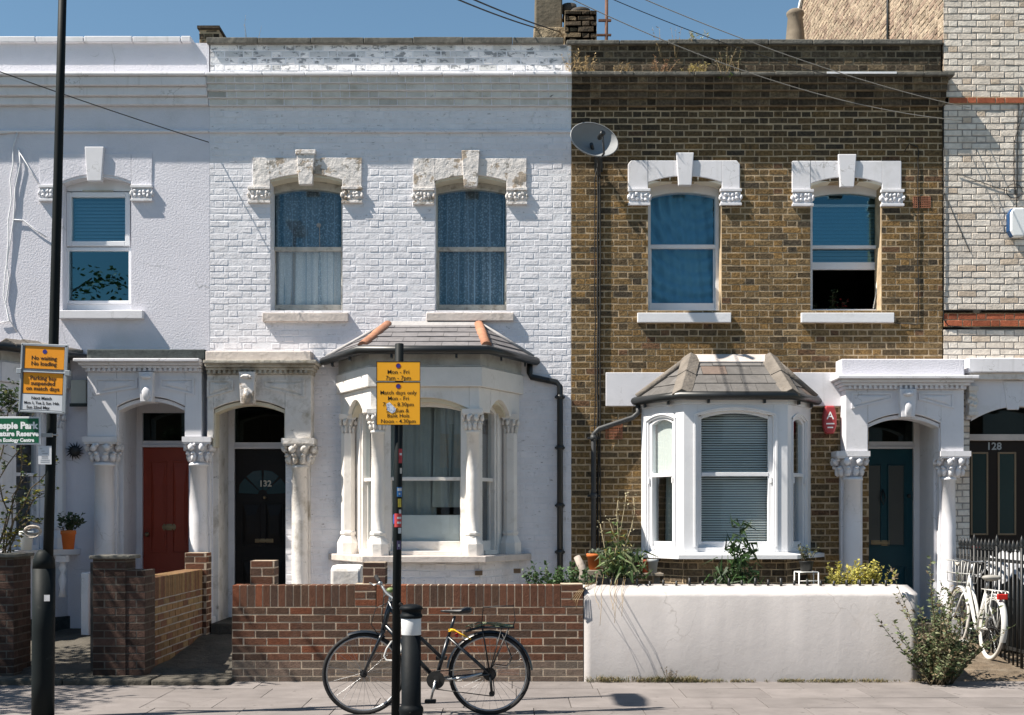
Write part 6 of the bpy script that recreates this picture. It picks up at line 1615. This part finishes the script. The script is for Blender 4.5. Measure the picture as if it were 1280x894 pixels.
mb.build('frame', BIKEW, WB)
mb = MB()
for o in (-.05, .05): d = w3(0, 0, o)-w3(0, 0); mb.tube([hB+d*.5, hB+d+Vector((0, .02, -.05)), c2+d], .011, 8)
mb.build('fork', BIKEW, WB)
mb = MB(); mb.tube([hT, w3(yf_-.30, 1.0)], .013, 10); k = [w3(yf_-.62, .98, -.26), w3(yf_-.45, 1.0, -.25), w3(yf_-.30, 1.04, -.12), w3(yf_-.28, 1.02, 0), w3(yf_-.30, 1.04, .12), w3(yf_-.45, 1.0, .22), w3(yf_-.60, .98, .22)]
mb.tube(k, .011, 8); hb2 = mb.build('handlebar', STEEL, WB)
for a, b in ((k[0], k[1]), (k[6], k[5])): mb = MB(); mb.tube([a, a.lerp(b, .7)], .017, 8); mb.build('grip', M('cream_grip', (.45, .42, .36), .7), hb2)
mb = MB(); mb.tube([s2, w3(yr+.23, .84)], .013, 8); mb.build('seat_post', STEEL, WB)
mb = MB(); sd = w3(yr+.20, .88); r_ = []; mb.sm = True
for (dy, hw, hh) in ((-.13, .05, .02), (-.11, .095, .035), (-.06, .105, .045), (0, .07, .035), (.08, .03, .025), (.14, .02, .016)):
    r_.append(mb.vs([(sd.x+hw*math.cos(2*math.pi*j/12), sd.y+dy, sd.z+hh*math.sin(2*math.pi*j/12)*(.6 if math.sin(2*math.pi*j/12) > 0 else 1)) for j in range(12)]))
for a, b in zip(r_, r_[1:]):
    for j in range(12): mb.fc((a+j, a+(j+1) % 12, b+(j+1) % 12, b+j))
mb.fc([r_[0]+j for j in range(12)]); mb.fc([r_[-1]+j for j in range(12)]); mb.build('saddle', M('grey_saddle', (.28, .27, .25), .6), WB)
mb = MB()
for o in (-.07, 0, .07): mb.tube([w3(yr+.2, .745, o), w3(yr-.18, .745, o), w3(yr-.2, .73, o)], .007, 6)
for yy in (-.15, -.02, .12): mb.tube([w3(yr+yy, .745, -.07), w3(yr+yy, .745, .07)], .006, 6)
for o in (-.07, .07): mb.tube([w3(yr-.12, .745, o), w3(yr, rw2, o*.85)], .006, 6); mb.tube([w3(yr+.1, .745, o), w3(yr, rw2, o*.85)], .006, 6)
rk = mb.build('rack', BIKEW, WB)
mb = MB(); p = w3(yr-.215, .69); mb.box(p.x-.055, p.x+.055, p.y-.02, p.y+.015, p.z-.03, p.z+.03); mb.build('rear_light', REDL, rk, bevel=.008)
mb = MB(); fb = w3(yf_+.02, .98)
for h, ww in ((.78, .11), (.88, .13), (1.02, .15)):
    mb.tube([w3(yf_-.16, h, -ww), w3(yf_+.14, h, -ww), w3(yf_+.14, h, ww), w3(yf_-.16, h, ww)], .006, 6, closed=True)
for o in (-1, -.5, 0, .5, 1): mb.tube([w3(yf_-.16, .78, .11*o), w3(yf_-.16, 1.02, .15*o)], .004, 5); mb.tube([w3(yf_+.14, .78, .11*o), w3(yf_+.14, 1.02, .15*o)], .004, 5)
mb.build('front_basket', BIKEW, WB)
mb = MB(); cr = b2; ax = w3(0, 0, 1)-w3(0, 0); mb.tube([cr+ax*.05, cr+ax*.056], .08, 20); mb.tube([cr-ax*.07, cr-ax*.07+Vector((0, .05, -.14))], .01, 8); mb.tube([cr+ax*.07, cr+ax*.07+Vector((0, -.05, .14))], .01, 8); mb.tube([cr-ax*.08, cr+ax*.08], .012, 8)
ck = mb.build('crankset', STEEL, WB)
for sg in (-1, 1):
    p = cr+ax*(.12*sg)+Vector((0, .05*-sg, .14*sg)); mb = MB(); mb.box(p.x-.045, p.x+.045, p.y-.04, p.y+.04, p.z-.012, p.z+.012); mb.build('pedal', BIKEW, ck, bevel=.005)

# ---------------------------------------------------------------- plants
GREENS = [(.045, .085, .025), (.07, .12, .035), (.03, .06, .02), (.10, .14, .05)]
def gcol(r_, pal=GREENS): return jit(r_.choice(pal), .25, r_)
def rdir(r_, up=.3): 
    a = r_.uniform(0, 2*math.pi); z = r_.uniform(-.4, 1)*.7+up; return Vector((math.cos(a), math.sin(a), z)).normalized()
def stem_path(r_, p, d, L, n=6, wob=.12, droop=0):
    P_ = [Vector(p)]; d = Vector(d).normalized()
    for i in range(n):
        d = (d+Vector((r_.uniform(-wob, wob), r_.uniform(-wob, wob), r_.uniform(-wob*.5, wob*.5)-droop))).normalized(); P_.append(P_[-1]+d*L/n)
    return P_
def plant(name, base, label, cat, seed, stems, leaf, pal=GREENS, stemr=.004, group=None, stemmat=STEM, dens=1.0, start=.15):
    """stems: list of (dir, length, droop); leaf: (len, width, per-stem count, bend)"""
    r_ = random.Random(seed); T = thing(name, tuple(base), label, cat, group)
    ms, ml = MB(), MB(); ml.sm = False
    for (o, d, L, droop) in stems:
        P_ = stem_path(r_, Vector(base)+Vector(o), d, L, 8, .10, droop)
        ms.tube(P_, [stemr*(1-.75*i/8) for i in range(9)], 5)
        k = int(leaf[2]*dens)
        for i in range(k):
            t = lerp(start, 1, (i+r_.random())/k)*8; j = min(int(t), 7); p = P_[j].lerp(P_[j+1], t-j)
            ml.col = gcol(r_, pal); s = r_.uniform(.6, 1.2)
            dd = rdir(r_, leaf[4] if len(leaf) > 4 else .25); ml.leaf(p, dd, rdir(r_, 0), leaf[0]*s, leaf[1]*s, leaf[3])
    ms.build('stem', stemmat, T); ml.build('foliage', LEAF, T, fix=False)
    return T
def fan(r_, n, spread, L, droop=.02, up=1.0, ox=.05, lv=.25):
    out = []
    for i in range(n):
        a = r_.uniform(0, 2*math.pi); out.append((Vector((r_.uniform(-ox, ox), r_.uniform(-ox, ox), 0)), Vector((math.cos(a)*spread*r_.random()**.5, math.sin(a)*spread*r_.random()**.5, up)), L*r_.uniform(1-lv, 1+lv*.4), droop))
    return out
rp = random.Random(77)
# big weed at the end of the white wall
y = 12.55; bx = X(1174, y)
st = fan(rp, 24, .75, .8, .015, ox=.10)+fan(rp, 16, .35, 1.0, .0, ox=.08)+fan(rp, 46, .85, .5, .03, ox=.14)+[(Vector((-.05, 0, 0)), Vector((-.55, -.05, 1)), .95, .0), (Vector((-.05, 0, 0)), Vector((-.3, 0, 1)), 1.2, 0), (Vector((0, 0, 0)), Vector((-.06, 0, 1)), 1.25, 0), (Vector((0.05, 0, 0)), Vector((.1, .1, 1)), 1.1, 0), (Vector((-.04, 0, 0)), Vector((-.8, 0, 1)), .75, .0)]
plant('bush', (bx, y, 0), 'tall straggly green weed bush at the right end of the white wall', 'bush', 31, st, (.056, .028, 44, .3), [(.13, .17, .08), (.18, .21, .11), (.09, .125, .055), (.25, .26, .15), (.22, .17, .10)], .006)
# spiky lily-like plant before the brown house bay
y = 13.15; bx = X(926, y); zb_ = .75
T = thing('tall_plant', (bx, y, .12), 'tall dark green plant with drooping blade leaves before the white sash bay', 'plant')
ms, ml = MB(), MB(); r_ = random.Random(12)
for (px, pt, n) in ((925, 657, 60), (910, 690, 34), (936, 690, 26), (903, 708, 20), (918, 676, 44), (931, 672, 44), (896, 714, 24), (912, 712, 30), (940, 708, 26)):
    x = X(px, y); top = Z(pt, y); P_ = [Vector((bx+(x-bx)*min(1, i/4), y+r_.uniform(-.01, .01), lerp(.12, top, i/8))) for i in range(9)]
    ms.tube(P_, [.008*(1-.6*i/8) for i in range(9)], 5)
    for i in range(n):
        t = r_.uniform(.35, 1)*8; j = min(int(t), 7); p = P_[j].lerp(P_[j+1], t-j); a = r_.uniform(0, 6.28); ml.col = gcol(r_, [(.035, .075, .022), (.05, .10, .03), (.025, .05, .018)])
        ml.leaf(p, (math.cos(a), math.sin(a), r_.uniform(-.35, .8)), rdir(r_, 0), r_.uniform(.12, .21), .032, 1.3)
ms.build('stem', M('green_stem', (.05, .08, .03), .8), T); ml.build('foliage', LEAF, T, fix=False)
# leafy mound behind the junction of the two walls
y = 13.3; bx = X(706, y); st = [(Vector((rp.uniform(-.26, .26), rp.uniform(-.12, .12), 0)), Vector((rp.uniform(-.4, .4), rp.uniform(-.5, .2), 1)), rp.uniform(.40, .56), .01) for _ in range(60)]
plant('shrub', (bx, y, .62), 'low bright green leafy shrub where the red and white walls meet', 'shrub', 41, st, (.05, .034, 26, .3), [(.06, .12, .04), (.09, .16, .06), (.04, .08, .03)], .004)
mb = MB(); mb.box(X(684, y)-.02, X(728, y), y-.12, y+.14, .1, .64); o = mb.build('planter_box', WOOD, None, loc=(bx, y, .1)); tag(o, 'wooden planter box under the green shrub behind the walls', 'planter')
# golden shrub near the blue door
y = 13.5; bx = X(1076, y); st = [(Vector((rp.uniform(-.26, .20), rp.uniform(-.12, .12), 0)), Vector((rp.uniform(-.3, .3), rp.uniform(-.4, .2), 1)), rp.uniform(.28, .48), .01) for _ in range(80)]
plant('shrub', (bx, y, .70), 'yellow-leaved shrub in front of the blue front door', 'shrub', 42, st, (.044, .028, 26, .3), [(.52, .46, .09), (.58, .52, .15), (.36, .35, .08)], .004)
mb = MB(); mb.lathe([(.14, .15), (.2, .68), (.21, .70), (.19, .71)], bx, y, 14); o = mb.build('plant_pot', POTK, None, loc=(bx, y, .15)); tag(o, 'black pot hidden behind the white wall under the yellow shrub', 'plant pot')
# plant on a little white metal stool
y = 13.4
mb = MB(); x0, x1 = X(999, y), X(1023, y); zt = Z(715.5, y)
for xx in (x0, x1):
    for yy in (y, y+.22): mb.tube([(xx+(.012 if xx == x1 else -.012), yy, .12), (xx, yy, zt)], .007, 6)
mb.tube([(x0, y, zt), (x1, y, zt), (x1, y+.22, zt), (x0, y+.22, zt)], .007, 6, closed=True); mb.box(x0, x1, y, y+.22, zt-.004, zt+.004); mb.tube([(x0, y, zt-.09), (x1, y, zt-.09)], .005, 6)
o = mb.build('metal_stool', M('white_metal', (.72, .72, .70), .5), None, loc=((x0+x1)/2, y+.1, .12)); tag(o, 'small white metal stool behind the white wall carrying a dark pot', 'stool')
mb = MB(); cx = (x0+x1)/2; mb.lathe([(.055, zt+.005), (.072, zt+.10), (.078, zt+.11), (.066, zt+.112)], cx, y+.11, 14); o = mb.build('plant_pot', POTK, None, loc=(cx, y+.11, zt+.005)); tag(o, 'dark pot standing on the white metal stool', 'plant pot')
plant('pot_plant', (cx, y+.11, zt+.10), 'small loose plant growing in the dark pot on the white stool', 'plant', 43, fan(rp, 12, .8, .20, .02), (.04, .02, 10, .3), [(.06, .09, .04), (.12, .12, .06)], .003)
bx = X(1030, 13.6); plant('shrub', (bx, 13.6, .12), 'upright dark green leafy plant right of the white stool', 'shrub', 44, fan(rp, 9, .16, .86, .005, ox=.06, lv=.12), (.07, .032, 30, .8, -.1), [(.03, .06, .02), (.05, .09, .03)], .006, start=.4)
ga, gb, zz, yy = OPENW
plant('pot_plant', (lerp(ga, gb, .38), yy+.22, zz+.04), 'leafy plant just inside the half-open window', 'plant', 46, fan(rp, 5, .15, .34, 0, ox=.02)+fan(rp, 12, 1.2, .12, 0, ox=.05), (.06, .03, 12, .4, .1), [(.06, .09, .04)], .004)
plant('pot_plant', (lerp(ga, gb, .56), yy+.24, zz+.04), 'red-flowered plant inside the half-open window', 'plant', 47, fan(rp, 6, .3, .22, 0, ox=.03), (.035, .03, 8, .3), [(.35, .04, .04), (.06, .09, .04)], .003)
plant('pot_plant', (lerp(ga, gb, .10), yy+.24, zz+.04), 'low plant in the left corner of the half-open window', 'plant', 48, fan(rp, 8, .8, .16, 0, ox=.05), (.05, .025, 8, .3), [(.05, .07, .04)], .003)
# smaller greenery behind the white wall
bx = X(985, 13.3); plant('shrub', (bx, 13.3, .55), 'low feathery green plant left of the white stool', 'shrub', 45, fan(rp, 24, .9, .26, .0, ox=.14), (.05, .010, 14, .3), [(.07, .12, .04), (.10, .15, .06)], .003)
T = thing('grass_clump', (X(893, 13.2), 13.2, .5), 'clump of long green blades at the foot of the tall plant', 'grass'); ml = MB(); r_ = random.Random(9)
for i in range(90):
    a = r_.uniform(0, 6.28); ml.col = gcol(r_, [(.10, .15, .06), (.07, .11, .04)]); p = Vector((X(r_.uniform(875, 912), 13.2), 13.2+r_.uniform(-.1, .15), .5)); ml.leaf(p, (math.cos(a)*.4, math.sin(a)*.4, 1), (math.sin(a), -math.cos(a), 0), r_.uniform(.3, .52), .014, .6)
ml.build('blades', LEAF, T, fix=False)
# potted group at the left end of the white wall
yb_ = 13.45; zs_ = Z(716, yb_)
mb = MB(); mb.box(X(764, yb_), X(828, yb_), yb_-.12, yb_+.14, zs_-.03, zs_); 
for xx in (772, 820): mb.box(X(xx, yb_)-.03, X(xx, yb_)+.03, yb_-.08, yb_+.1, .12, zs_-.03)
o = mb.build('plank_shelf', WOOD, None, bevel=.004, loc=(X(795, yb_), yb_, .12)); tag(o, 'weathered plank shelf carrying pots behind the white wall', 'shelf')
def pot(px0, px1, py0, py1, Y, mat, lab, z0=None):
    r1 = (X(px1, Y)-X(px0, Y))/2; cx = (X(px0, Y)+X(px1, Y))/2; zt = Z(py0, Y); zb = Z(py1, Y) if z0 is None else z0
    T = thing('plant_pot', (cx, Y, zb), lab, 'plant pot'); h = zt-zb
    mb = MB(); mb.lathe([(r1*.70, zb), (r1*.9, zt-h*.22), (r1*1.0, zt-h*.2), (r1*1.0, zt), (r1*.88, zt), (r1*.86, zt-.03)], cx, Y, 20); mb.build('pot_body', mat, T)
    mb = MB(); mb.lathe([(r1*.85, zt-.035), (r1*.86, zt-.02), (r1*.2, zt-.015)], cx, Y, 14); mb.build('soil', SOIL, T)
    return cx, zt
cx, zt = pot(733, 753, 692, 712, 13.4, POTO, 'orange pot with a grey succulent, beside the drainpipe')
plant('succulent', (cx, 13.4, zt-.02), 'grey-green succulent rosette in the orange pot', 'plant', 51, fan(rp, 16, 1.2, .07, 0, ox=.03), (.05, .022, 8, .2), [(.20, .24, .19), (.28, .31, .25)], .003)
mb = MB(); yw = 13.42; mb.box(X(728, yw), X(765, yw), yw-.1, yw+.12, .12, Z(712.3, yw)); o = mb.build('timber_bench', WOOD, None, bevel=.006, loc=(X(748, yw), yw, .12)); tag(o, 'rough timber block under the orange pot', 'block')
mb = MB(); mb.tube([(X(721, 13.25), 13.25, Z(696, 13.25)), (X(729, 13.2), 13.2, Z(712, 13.2)), (X(730, 13.2), 13.2, .4)], [.035, .045, .05], 8); o = mb.build('driftwood', M('grey_driftwood', (.36, .31, .27), .95, var=(10, .3), bump=[(20, .008)]), None, loc=(X(725, 13.2), 13.2, .4)); tag(o, 'pale grey weathered branch leaning beside the orange pot', 'branch')
cx, zt = pot(771, 785, 701, 716, yb_, POTK, 'black pot on the plank shelf, leftmost of its pots')
plant('pot_plant', (cx, yb_, zt-.02), 'grey-leaved drooping plant in the black pot on the shelf', 'plant', 52, fan(rp, 14, 1.1, .20, .06, ox=.04), (.06, .02, 12, .6), [(.20, .22, .14), (.10, .14, .06), (.30, .26, .12)], .003)
cx, zt = pot(797, 813, 700, 716, yb_, POTR, 'dull red pot on the plank shelf between black and grey pots')
cx, zt = pot(809, 823, 699, 715.5, yb_-.06, POTG, 'pale grey pot at the right end of the plank shelf')
plant('pot_plant', (cx, yb_-.06, zt-.02), 'few thin dry stalks standing in the grey pot', 'plant', 53, fan(rp, 4, .3, .20, 0), (.018, .008, 4, .2), [(.25, .2, .12)], .0025)
cx, zt = pot(788, 803, 694, 706, yb_+.16, POTK, 'black bowl pot behind the dull red pot', zs_-.002)
# straggly flowering plant with long stalks
y = 13.15
T = thing('tall_plant', (X(763, y), y, .7), 'straggly plant with long pale seed stalks rising before the brown wall', 'plant')
ms, ml, mf = MB(), MB(), MB(); r_ = random.Random(23)
for pts in (((765, 722), (768, 690), (776, 660), (781, 630), (783, 618)), ((770, 722), (772, 670), (771, 640), (772, 625)), ((762, 722), (757, 690), (752, 665), (750, 655)), ((775, 722), (780, 690), (788, 660), (793, 640), (792, 622)), ((767, 722), (772, 680), (762, 650), (771, 648)), ((772, 715), (783, 700), (787, 690))):
    P_ = [Vector((X(a, y)+r_.uniform(-.01, .01), y+r_.uniform(-.04, .04), Z(b, y))) for a, b in pts]; ms.tube(P_, [.006-.0008*i for i in range(len(P_))], 5)
    for p in P_[2:]:
        for k in range(5): ml.col = jit((.50, .46, .30), .2, r_); ml.leaf(p+Vector((r_.uniform(-.03, .03), r_.uniform(-.03, .03), r_.uniform(-.04, .04))), rdir(r_, .2), rdir(r_, 0), r_.uniform(.016, .03), r_.uniform(.012, .02), .2)
    for i in range(26):
        p = P_[0].lerp(P_[1], r_.random()) if r_.random() < .7 else P_[1].lerp(P_[2], r_.random()*.5)
        ml.col = gcol(r_, [(.09, .15, .05), (.16, .22, .08), (.06, .10, .03), (.26, .22, .05)]); ml.leaf(p, rdir(r_, .2), rdir(r_, 0), r_.uniform(.06, .13), .022, .7)
for i in range(150):
    a = r_.uniform(0, 6.28); p = Vector((X(r_.uniform(757, 800), y), y+r_.uniform(-.1, .1), Z(r_.uniform(694, 726), y))); ml.col = gcol(r_, [(.09, .15, .05), (.20, .24, .12), (.05, .09, .03)]); ml.leaf(p, (math.cos(a), math.sin(a), r_.uniform(-.1, .9)), rdir(r_, 0), r_.uniform(.10, .2), .028, 1.2)
ms.build('stem', M('pale_dry_stem', (.34, .29, .18), .9), T); ml.build('foliage', LEAF, T, fix=False)
mb = MB(); mb.box(X(745, y), X(788, y), y-.14, y+.14, .12, Z(722, y)); o = mb.build('planter_box', POTK, None, loc=(X(766, y), y, .12)); tag(o, 'dark trough behind the white wall holding the straggly plant', 'planter')
# dead stems hanging over the white wall
T = thing('dry_stems', (X(765, YG), YG-.02, .8), 'bundle of dry grass stems trailing over the face of the white wall', 'dry plant'); ms = MB(); r_ = random.Random(31)
for k in range(7):
    px = r_.uniform(744, 780); L = r_.uniform(15, 46); ex = r_.uniform(-8, 22)
    ms.tube([(X(px+2, 13.15), 13.1, Z(718, 13.1)), (X(px, 12.95), 12.9, Z(733, 12.9)+.02), (X(px-1, YG), YG+.03, Z(741.5, YG)+.02), (X(px+ex*.2, YG), YG-.05, Z(752, YG)), (X(px+ex*.6, YG), YG-.10, Z(742+L*.6, YG)), (X(px+ex, YG), YG-.13, Z(742+L, YG))], .002, 4)
for k in range(4):
    px = 700+k*3; ms.tube([(X(733+k*4, 13), 13.0, Z(728, 13)), (X(729-k*2, YG), YG-.02, Z(738, YG)), (X(722-k*3, YG), YG-.04, Z(750, YG)), (X(720-k, YG), YG-.03, Z(760-k*4, YG))], .003, 4)
ms.build('stem', DRY, T)
# weeds along the foot of the white wall
ml = MB(); r_ = random.Random(14)
for i in range(3800):
    px = r_.uniform(732, 1160); h = r_.random()**1.6*(1.25 if 735 < px < 870 else .6)
    if r_.random() > .45+.25*math.sin(px*.11)+.25*math.sin(px*.037+1)+.2*math.sin(px*.31)+(.4 if 745 < px < 860 else 0): continue
    p = Vector((X(px, YG), YG-.005-r_.random()**1.5*.09, 0)); a = r_.uniform(0, 6.28); ml.col = gcol(r_, [(.20, .16, .08), (.12, .11, .05), (.26, .21, .12), (.08, .09, .035)])
    ml.leaf(p, (math.cos(a)*.6, math.sin(a)*.5-.1, 1), (math.sin(a), -math.cos(a), 0), .02+.06*h, .008, .4)
o = ml.build('weeds', LEAF, None, fix=False, loc=(X(940, YG), YG, 0)); tag(o, 'strip of dry weeds along the foot of the white wall', 'weeds', kind='stuff')
plant('weed', (X(838, YG), YG-.05, 0), 'small brown weed at the foot of the white wall', 'weed', 61, fan(rp, 9, .9, .16, .01, ox=.05), (.02, .010, 12, .2), [(.14, .09, .04), (.09, .08, .035), (.2, .13, .05)], .003)
# dry weeds on the brown parapet
for k, (px, py, h, n, lab, pal_) in enumerate(((723, 97, .20, 34, 'straw-coloured dry weed tuft on the brown ledge next to the white house', [(.40, .28, .14), (.5, .38, .2)]), (772, 97, .10, 16, 'short dry weed on the brown ledge, second from the white house', [(.34, .24, .12)]), (828, 97, .16, 26, 'reddish dry weed on the brown ledge above the first window', [(.22, .12, .08), (.30, .18, .1)]), (868, 97, .10, 40, 'low yellowish weed mat on the brown ledge', [(.40, .33, .14), (.34, .27, .1)]), (911, 97, .22, 30, 'grey-brown bushy weed on the brown ledge, nearest the second window', [(.16, .13, .08), (.10, .10, .05)]), (911, 103, .06, 12, 'fresh green sprig under the brown ledge', [(.12, .2, .05)]), (825, 72, .25, 6, 'thin dry stalk growing from the dark parapet bricks', [(.3, .22, .12)]), (874, 53, .10, 12, 'small yellow weed on top of the dark parapet coping', [(.3, .28, .08)]), (845, 72, .22, 6, 'forked dry stalk right of the thin one on the dark parapet', [(.3, .22, .12)]))):
    yq = YH-.1 if py > 90 else YH-.03
    plant('weed', (X(px, yq), yq, Z(py, yq)), lab, 'weed', 70+k, fan(rp, max(3, n//2), .7 if n > 8 else .2, h*1.5, 0, ox=.13 if n > 8 else .02), (.045, .014, 12 if n > 8 else 5, .2), pal_, .003, stemmat=DRY)
plant('weed', (X(307, YH+.1), YH+.1, Z(49)), 'thin dry stalks standing on the dark coping of the white brick house', 'weed', 90, [(Vector((0, 0, 0)), Vector((.02, 0, 1)), .32, 0), (Vector((.15, 0, 0)), Vector((.1, 0, 1)), .2, 0), (Vector((.02, 0, 0)), Vector((-.06, 0, 1)), .22, 0)], (.02, .006, 5, .2), [(.3, .24, .15)], .0025, stemmat=DRY)
# rose at the left
y = 13.0
T = thing('rose_bush', (X(5, y), y, .1), 'sparse rose bush with bare canes and few leaves at the left edge', 'bush')
ms, ml = MB(), MB(); r_ = random.Random(44)
canes = [((5, 690), (12, 640), (22, 600), (30, 560), (52, 500)), ((0, 690), (8, 640), (4, 600), (20, 560), (40, 545)), ((8, 690), (20, 650), (40, 610), (55, 590), (62, 570)), ((-5, 690), (-8, 620), (2, 560), (8, 510), (15, 490)), ((10, 690), (24, 665), (38, 650), (52, 655)), ((3, 690), (15, 655), (12, 620), (30, 590)), ((-10, 690), (-15, 600), (-5, 530), (5, 500)), ((6, 690), (28, 640), (45, 625), (60, 612))]
for c in canes:
    P_ = [Vector((X(a, y), y+r_.uniform(-.12, .12), Z(b, y))) for a, b in c]; P_ = [P_[0]+Vector((0, 0, -.6))]+P_
    P2 = []
    for a, b in zip(P_, P_[1:]): P2 += [a, a.lerp(b, .5)+Vector((r_.uniform(-.02, .02), 0, r_.uniform(-.02, .02)))]
    P2.append(P_[-1]); ms.tube(P2, [.011*(1-.7*i/len(P2)) for i in range(len(P2))], 5)
    for i in range(22):
        j = r_.randrange(2, len(P2)-1); p = P2[j].lerp(P2[j+1], r_.random()); tw = p+rdir(r_, .1)*r_.uniform(.04, .12); ms.tube([p, tw], .0025, 4)
        for k in range(3): ml.col = gcol(r_, [(.05, .085, .03), (.08, .11, .04), (.03, .05, .02), (.22, .20, .04)] if r_.random() < .9 else [(.4, .34, .04)]); ml.leaf(tw, rdir(r_, .0), rdir(r_, 0), r_.uniform(.035, .06), .032, .4)
for i in range(260):
    p = Vector((X(r_.gauss(7, 11), y), y+r_.uniform(-.15, .15), Z(r_.gauss(498, 10), y))); ml.col = gcol(r_, [(.045, .08, .03), (.03, .05, .02), (.08, .11, .05)]); ml.leaf(p, rdir(r_, .0), rdir(r_, 0), r_.uniform(.04, .065), .036, .4)
ms.build('cane', STEM, T); ml.build('foliage', LEAF, T, fix=False)
mb = MB(); yk = 12.95; c = PT(41, 666, yk)
for k in range(5): mb.tube([c+Vector((.07*math.cos(a*.4189+k)*(1+.06*k), .03*math.sin(a*.4189+k*2), .05*math.sin(a*.4189+k)*(1-.05*k)+.008*k)) for a in range(15)], .006, 5, closed=True)
o = mb.build('rope_coil', M('pale_rope', (.46, .41, .36), .95), None, loc=tuple(c)); tag(o, 'loose coil of pale rope hanging in the rose canes by the lamp post', 'rope')
zl = 1.17+.06
ysl = YH-.5
cx, zt = pot(76, 95, 663, 681, ysl, POTO, 'orange pot with green plant on the white sill, right of the lamp post', zl+.002)
plant('pot_plant', (cx, ysl, zt-.02), 'round green pot plant in the orange pot on the white sill', 'plant', 55, fan(rp, 18, .9, .24, .03, ox=.05), (.06, .042, 12, .4), [(.035, .065, .03), (.06, .09, .045)], .004)
cx, zt = pot(24, 42, 664, 684, YH-.85, ALWHT, 'white pot on the bay sill behind the rose canes', zl+.002)
# street tree just outside the left edge; its crown dapples the pavement
tb = Vector((-8.5, 11.2, 0)); T = thing('street_tree', tuple(tb), 'street tree beyond the left edge whose crown dapples the pavement', 'tree')
ms, ml = MB(), MB(); r_ = random.Random(64)
ms.tube([tb+Vector((.02*i, .01*i, .5*i)) for i in range(8)], [.17, .15, .14, .13, .125, .12, .11, .10], 10)
top = tb+Vector((.14, .07, 3.5)); tips = []
for k in range(13):
    a = 6.28*k/13+r_.uniform(-.3, .3); P_ = stem_path(r_, top+Vector((0, 0, r_.uniform(-.4, 1.0))), Vector((math.cos(a), math.sin(a), r_.uniform(.25, 1.3))), r_.uniform(1.6, 2.5), 6, .15); ms.tube(P_, [.06*(1-.85*i/6) for i in range(7)], 6); tips += P_[2:]
for p in tips:
    for k in range(3):
        c = p+Vector((r_.gauss(0, .28), r_.gauss(0, .28), r_.gauss(0, .24)))
        for j in range(24): ml.col = gcol(r_); ml.leaf(c+Vector((r_.gauss(0, .15), r_.gauss(0, .15), r_.gauss(0, .12))), rdir(r_, -.1), rdir(r_, 0), r_.uniform(.08, .13), .07, .3)
ms.build('trunk', BARK, T); ml.build('crown', LEAF, T, fix=False)
# terrace across the street, seen only in the glass
mb = MB(); bricks(mb, -14, 14, 0, 6.2, 0, [], pal_brown, course=.225, S=.675, Hd=.337, seed=300, rec=.008) if False else None
OT = thing('opposite_terrace', (0, -7, 0), 'brick terrace across the street, visible only as reflections in the glass', 'house')
mb = MB(); mb.box(-16, 16, -14, -7, -.13, 5.6); mb.col = (.20, .13, .08); mb.build('wall', M('plain_brick', (.17, .11, .07), .9, var=(6, .3)), OT)
mb = MB(); mb.xprism([(-6.8, 5.6), (-10.5, 7.4), (-14.2, 5.6)], -16.1, 16.1); mb.build('roof', LEAD, OT)
for i in range(8):
    for zz in (1.1, 3.7): 
        mb = MB(); mb.box(-14+i*4, -12.8+i*4, -6.99, -6.93, zz, zz+1.5); mb.build('window', PAINT, OT)

# ---------------------------------------------------------------- light, sky, camera
w = bpy.data.worlds.new('World'); SC.world = w; w.use_nodes = True
nt = w.node_tree; sky = nt.nodes.new('ShaderNodeTexSky'); sky.sky_type = 'NISHITA'; sky.sun_disc = False
sky.sun_elevation = math.asin(-SUN.z); sky.sun_rotation = math.atan2(-SUN.x, -SUN.y)
sky.air_density = 1.0; sky.dust_density = .1; sky.ozone_density = 2.4; sky.altitude = 0
bg = nt.nodes['Background']; bg.inputs[1].default_value = SKYS; wb = nt.nodes.new("ShaderNodeMix"); wb.data_type = "RGBA"; wb.blend_type = "MULTIPLY"; wb.inputs[0].default_value = 1; wb.inputs[7].default_value = (.92, 1.03, .96, 1); nt.links.new(sky.outputs[0], wb.inputs[6]); nt.links.new(wb.outputs[2], bg.inputs[0])
l = bpy.data.lights.new('sun', 'SUN'); l.energy = SUNS; l.angle = math.radians(.5); l.color = (1.0, .925, .82)
lo = bpy.data.objects.new('sun', l); COL.objects.link(lo); lo.rotation_euler = SUN.to_track_quat('-Z', 'Y').to_euler(); lo.location = (-8, -4, 14)
cam = bpy.data.cameras.new('camera'); co = bpy.data.objects.new('camera', cam); COL.objects.link(co)
co.location = (0, 0, EYE); co.rotation_euler = (math.radians(90), 0, 0)
cam.sensor_width = 36; cam.lens = F/1280*36; cam.shift_y = (CY-447)/1280; cam.clip_end = 500
SC.camera = co
vs_ = SC.view_settings; vs_.view_transform = 'Standard'; vs_.look = 'None'; vs_.exposure = EXPO; vs_.gamma = 1
